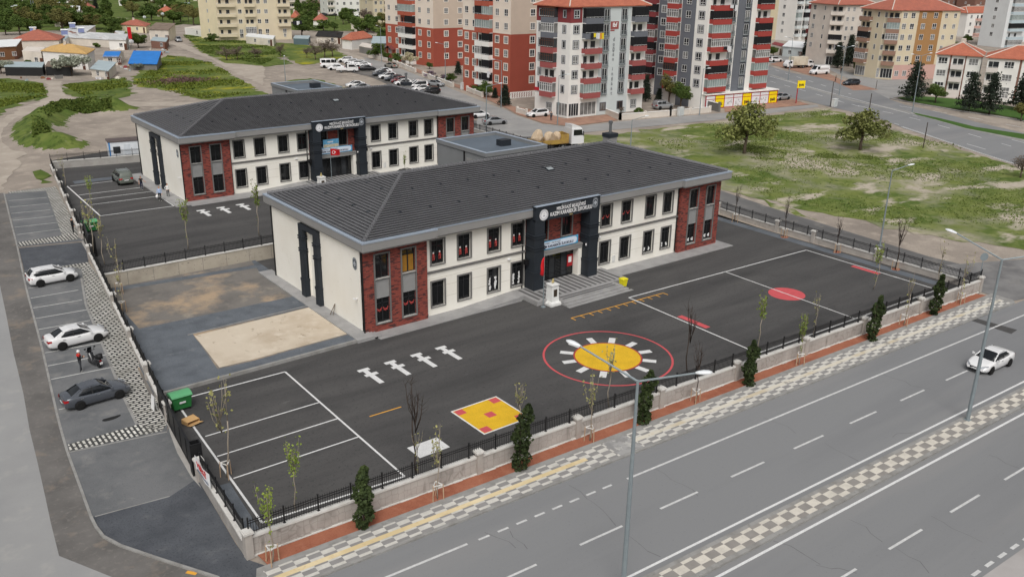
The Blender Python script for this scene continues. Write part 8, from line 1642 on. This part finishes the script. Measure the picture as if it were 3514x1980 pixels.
p = P(2,920,712); t = thing('flatbed_pickup', 'white double cab flatbed pickup on the dirt car park', 'pickup truck', (p.x, p.y, p.z+.01), rad(-24)); truck_wheels(t, (-1.6, 1.75), .85, .36); q = MB(); q.box(-2.8, .0, -1.02, 1.02, .62, .72, 0); [q.box(*b, .72, 1.1, 0) for b in ((-2.8, 0, -1.02, -.97), (-2.8, 0, .97, 1.02), (-2.8, -2.75, -.97, .97))]; q.build('flatbed', P_white, t); q = MB(); q.box(-.15, .0, -.95, .95, 1.1, 2.1); q.box(-2.8, 1.4, -.4, .4, .4, .62); q.build('headboard_frame', m_trim, t); cab(t, 0, 2.75, .95, .5, 1.6, P_white, .95)
p = P(4,320,672); t = thing('box_truck', 'white box truck with dirty beige box body on the red pavement', 'truck', (p.x, p.y, p.z+.03), rad(165)); truck_wheels(t, (-2.2, 2.3), .95, .4); q = MB(); q.box(-3.6, 1.4, -1.15, 1.15, .85, 3.1); q.build('box_body', gmat('dirty_box', [srgb(206,198,180), (srgb(176,164,142), .5, .45, .65), (srgb(196,170,96), .3, .62, .66)], bmp=.05), t); q = MB(); q.box(-3.6, 2, -.4, .4, .5, .85); q.build('chassis', m_trim, t); cab(t, 1.45, 1.9, 1.0, .55, 1.6, P_white, .8)
p = P(4,430,668); t = thing('light_truck', 'white light truck cab just right of the box truck', 'truck', (p.x+.8, p.y+.6, p.z+.03), rad(-14)); truck_wheels(t, (-1.6, 1.3), .9, .36); q = MB(); q.box(-2.8, -.1, -1, 1, .7, 1.1); q.build('flatbed', P_white, t); cab(t, -.05, 2.2, .95, .5, 1.5, P_white, .9)
pa = P(3,480,1470); t = thing('tipper_truck', 'tipper truck with white cab carrying pale boulders behind the schools', 'truck', (pa.x, pa.y, pa.z+.01), rad(-12)); m_tip = gmat('tipper_yellow', [srgb(168,138,72), (srgb(138,108,70), .5, .45, .65), (srgb(120,84,60), 1, .6, .8)], bmp=.1)
truck_wheels(t, (-3.6, -2.4, .6, 2.9), 1.05, .52); q = MB(); q.box(-4.6, 3.2, -.45, .45, .7, 1.05); q.build('chassis', m_trim, t); q = MB(); q.box(-4.6, 1.6, -1.25, 1.25, 1.1, 1.2); q.box(-4.6, 1.6, -1.25, -1.17, 1.2, 1.75); q.box(-4.6, 1.6, 1.17, 1.25, 1.2, 1.75); q.box(1.5, 1.6, -1.17, 1.17, 1.2, 2.6); q.box(.2, 1.6, -1.25, -1.2, 1.75, 2.55); q.box(.2, 1.6, 1.2, 1.25, 1.75, 2.55); q.box(-4.6, -4.52, -1.17, 1.17, 1.2, 1.7); q.build('tipper_body', m_tip, t); cab(t, 2.1, 2.3, 1.2, .9, 2.4, P_white, .45); q = MB(); q.loft([[(x, -w, z0), (x, w, z0), (x, w, z1), (x, -w, z1)] for x, w, z0, z1 in ((2.15,1.1,3.3,3.9),(3.3,1.1,3.3,3.75),(3.9,1.0,3.3,3.4))]); q.build('roof_fairing', P_white, t)
trk = t; m_rock = gmat('pale_boulder', [srgb(196,176,150), (srgb(172,150,124), .8, .45, .65), (srgb(212,198,176), 1.5, .55, .75)], bmp=.8, bs=3)
for i, (x, y, s_, lb) in enumerate(((-3.2, .1, (1.25,.95,1.25), 'largest pale boulder at the rear of the tipper truck'), (-1.3, -.1, (1.0,.85,1.05), 'boulder in the middle of the tipper truck'), (.1, .1, (.75,.75,.95), 'boulder beside the headboard of the tipper truck'))):
    bm = bmesh.new(); bmesh.ops.create_icosphere(bm, subdivisions=3, radius=1); r_ = random.Random(i); pl_ = [(Vector((r_.gauss(0,1), r_.gauss(0,1), r_.gauss(0,1))).normalized(), r_.uniform(.6,.85)) for _ in range(9)]
    for v in bm.verts:
        for n_, d_ in pl_:
            e = v.co.dot(n_)-d_
            if e > 0: v.co -= n_*e
    me = bpy.data.meshes.new('boulder'); bm.to_mesh(me); bm.free(); me.materials.append(m_rock); o = obj('boulder', me); o.scale = s_; ca, sa = math.cos(rad(-12)), math.sin(rad(-12)); o.location = trk.location+Vector((x*ca-y*sa, x*sa+y*ca, 1.2+s_[2]*.75)); tag(o, lb, 'boulder', 'boulders on the tipper truck')
# street lamps and poles
def lampx(label, k, x, by, ty, arms): p = P(k, x, by); h = toppx(p, ORG[k][1]+ty*S_); street_lamp(label, p, h, arms, .10)
lampx('street lamp behind the rear annex without visible arm', 2, 325, 950, 565, ((rad(60), .8, .1),)); lampx('tall lamp on the wall side of the street below the red cottage', 2, 1258, 608, 265, ((rad(200), 1.2, .3),)); lampx('street lamp in front of the farther red tower', 2, 1885, 832, 440, ((rad(170), 1.8, .4),)); lampx('galvanised lamp by the forecourt railing with arm to the right', 2, 2285, 1285, 850, ((rad(-20), 2.2, .4),)); lampx('street lamp at the junction corner of the white block', 3, 495, 1228, 745, ((rad(-30), 1.4, .2),)); lampx('street lamp behind the nearer school roof with arm to the right', 3, 1212, 1455, 1180, ((rad(-20), 2.2, .5),)); lampx('street lamp beside the driveway gate of the grey block', 3, 1890, 1130, 680, ((rad(-30), .8, .1),)); lampx('thin street lamp by the nearer red tower', 2, 2432, 1055, 600, ((rad(170), 1.5, .3),))
lampx('street lamp on the second avenue median, leftmost', 4, 258, 792, 380, ((rad(150), 1.6, .3),)); lampx('street lamp on the second avenue median, middle one', 4, 758, 942, 470, ((rad(150), 1.4, .3), (rad(-30), 1.4, .3))); lampx('double headed street lamp at the tip of the green median', 4, 1478, 1105, 550, ((rad(160), 2.0, .3), (rad(-15), 2.0, .4)))
def post(label, k, x, by, ty, r_=.09, m=m_barkd, cross=False):
    p = P(k, x, by); h = toppx(p, ORG[k][1]+ty*S_); t = thing('utility_pole', label, 'pole', p, 0, 'utility poles'); q = MB(); q.tube([(0,0,0), (.05,0,h)], [r_, r_*.75], 7); q.build('pole', m, t)
    if cross: q = MB(); q.box(-.7, .7, -.05, .05, h-.6, h-.5); q.build('crossarm', m, t)
post('dark post beside the electrical cabinet at the second avenue', 4, 672, 1050, 805); post('dark leaning post in the grassy lot beside the wide tree', 4, 1042, 1165, 920); post('dark post at the avenue edge of the grassy lot', 4, 1585, 1455, 1205); post('short dark post at the side road corner', 4, 1120, 880, 792, .07)
for k, x, by, ty, lb in ((1,1312,250,115,'beside the old red roof'), (1,1855,235,90,'left of the beige block'), (2,808,200,110,'before the far flats, left'), (2,975,225,105,'before the far flats, right'), (2,825,420,310,'beside the charred house'), (1,1455,270,195,'right of the old red roof')): post('wooden pole ' + lb, k, x, by, ty, .1, m_barkd, True)
for i, (x, by, ty) in enumerate(((145,190,70), (178,205,60), (330,195,-20), (345,150,-30), (405,140,-20), (470,100,-20), (560,140,-10), (592,145,30))):
    p = P(1, x, by); h = toppx(p, ty*S_); t = thing('floodlight_mast', 'slim pale floodlight mast in the upper left grove', 'mast', p, 0, 'floodlight masts of the upper left grove'); q = MB(); q.tube([(0,0,0), (0,0,h)], [.16, .1], 6); q.build('pole', m_galv, t); q = MB(); q.box(-.7, .7, -.12, .12, h, h+.3); q.build('floodlight', m_lampw, t)
for i, (k, x, y, lb) in enumerate(((2,2062,885,'by the nearer red tower gate'), (3,1702,1140,'in front of the cream street wall'), (4,710,1052,'beside the dark post at the avenue'))):
    t = thing('electrical_cabinet', 'pale electrical cabinet ' + lb, 'cabinet', P(k, x, y)); q = MB(); q.box(-.65, .65, -.3, .3, .1, 1.6); q.box(-.7, .7, -.35, .35, 1.6, 1.68); q.box(-.6, .6, -.25, .25, 0, .1); q.build('housing', mat('cabinet_grey', srgb(204,206,204), .6, .06), t); q = MB(); q.box(-.6, -.02, -.32, -.3, .2, 1.5); q.box(.02, .6, -.32, -.3, .2, 1.5); q.build('doors', mat('cabinet_door', srgb(190,194,192), .6), t)
def gwall(label, pts, h, m=C_stone):
    ps = [P(*q) for q in pts]; t = thing('garden_wall', label, 'wall', ps[0]); q = MB(); c_ = MB(); pm = []
    for a, b in zip(ps, ps[1:]):
        a, b = a-ps[0], b-ps[0]; wallbox(q, a, b, -.12, .12, a.z-.2, a.z+h); wallbox(c_, a, b, -.18, .18, a.z+h, a.z+h+.1); n = max(1, int((b-a).length/4))
        for k in range(n+1): p = a.lerp(b, k/n); r_ = MB(); r_.box(p.x-.2, p.x+.2, p.y-.2, p.y+.2, a.z, a.z+h+.35); r_.build('pillar', m, t)
    q.build('wall', m, t); c_.build('coping', C_white, t)
gwall('cream garden wall with pillars along the upper street', [(2,1140,568),(2,1330,612),(2,1590,715)], .9); gwall('cream garden wall below the lilac bushes', [(2,1665,752),(2,1800,800),(2,1960,860)], .9); gwall('cream garden wall beside the hedge', [(2,2100,900),(2,2250,960)], .9); gwall('long cream wall with pillars in front of the white and grey blocks', [(3,960,1120),(3,1110,1180),(3,1600,1140),(3,1990,1105)], 1.0); gwall('short cream wall left of the white estate car', [(3,100,1110),(3,190,1135)], .9, C_stone); gwall('dark stone wall right of the driveway gate', [(3,1915,1060),(3,2080,1100)], 1.6, C_dgrey)
cn = thing('entrance_canopy', 'dark red pitched canopy at the foot of the farther red tower', 'canopy', P(2,1470,590)); q = MB(); q.add([(-5,-2,3.2),(3,-2,3.2),(3,0,4.2),(-5,0,4.2),(3,2,3.2),(-5,2,3.2)], [(0,1,2,3),(3,2,4,5)]); q.build('roof', mat('canopy_red', srgb(112,62,58), .8, .1), cn, fix=False); q = MB(); [q.box(x-.1, x+.1, y-.1, y+.1, 0, 3.2) for x in (-4.8, 2.8) for y in (-1.9, 1.9)]; q.build('frame', C_brown, cn)
# people of the town
def far_person(label, k, x, y, top, legs, rz): p = P(k, x, y); p.z += .04; person(label, p, rz, top, legs, shoe_d, hair_d, ('down', 'down'), .12)
far_person('person in black walking on the side road behind the white van', 4, 775, 728, c_black, c_gr, .4); far_person('person in black walking on the red pavement by the dark post', 4, 722, 812, c_black, c_black, 2.0); far_person('person in grey standing beside a bicycle near the white block', 3, 432, 1190, c_gr, c_navy, 1.0)
t = thing('traffic_sign', 'small round traffic sign on a post at the junction corner', 'sign', P(3,500,1150)); q = MB(); q.tube([(0,0,0), (0,0,2.6)], .04, 6); q.build('post', m_galv, t); q = MB(); q.disc((0,-.06,2.5), (.32,0,0), (0,0,.32), 0, 1, 16); q.build('disc', m_galv, t, fix=False)
t = thing('traffic_sign', 'round grey sign seen from behind at the right corner of the fence', 'sign', P(8,2135,1350)); q = MB(); q.tube([(0,0,0), (0,0,2.7)], .04, 6); q.build('post', m_galv, t); q = MB(); q.disc((0,-.06,2.5), (.42,0,0), (0,0,.42), 0, 1, 18); q.build('disc', m_galv, t, fix=False); t.rotation_euler = (0, 0, -.6)
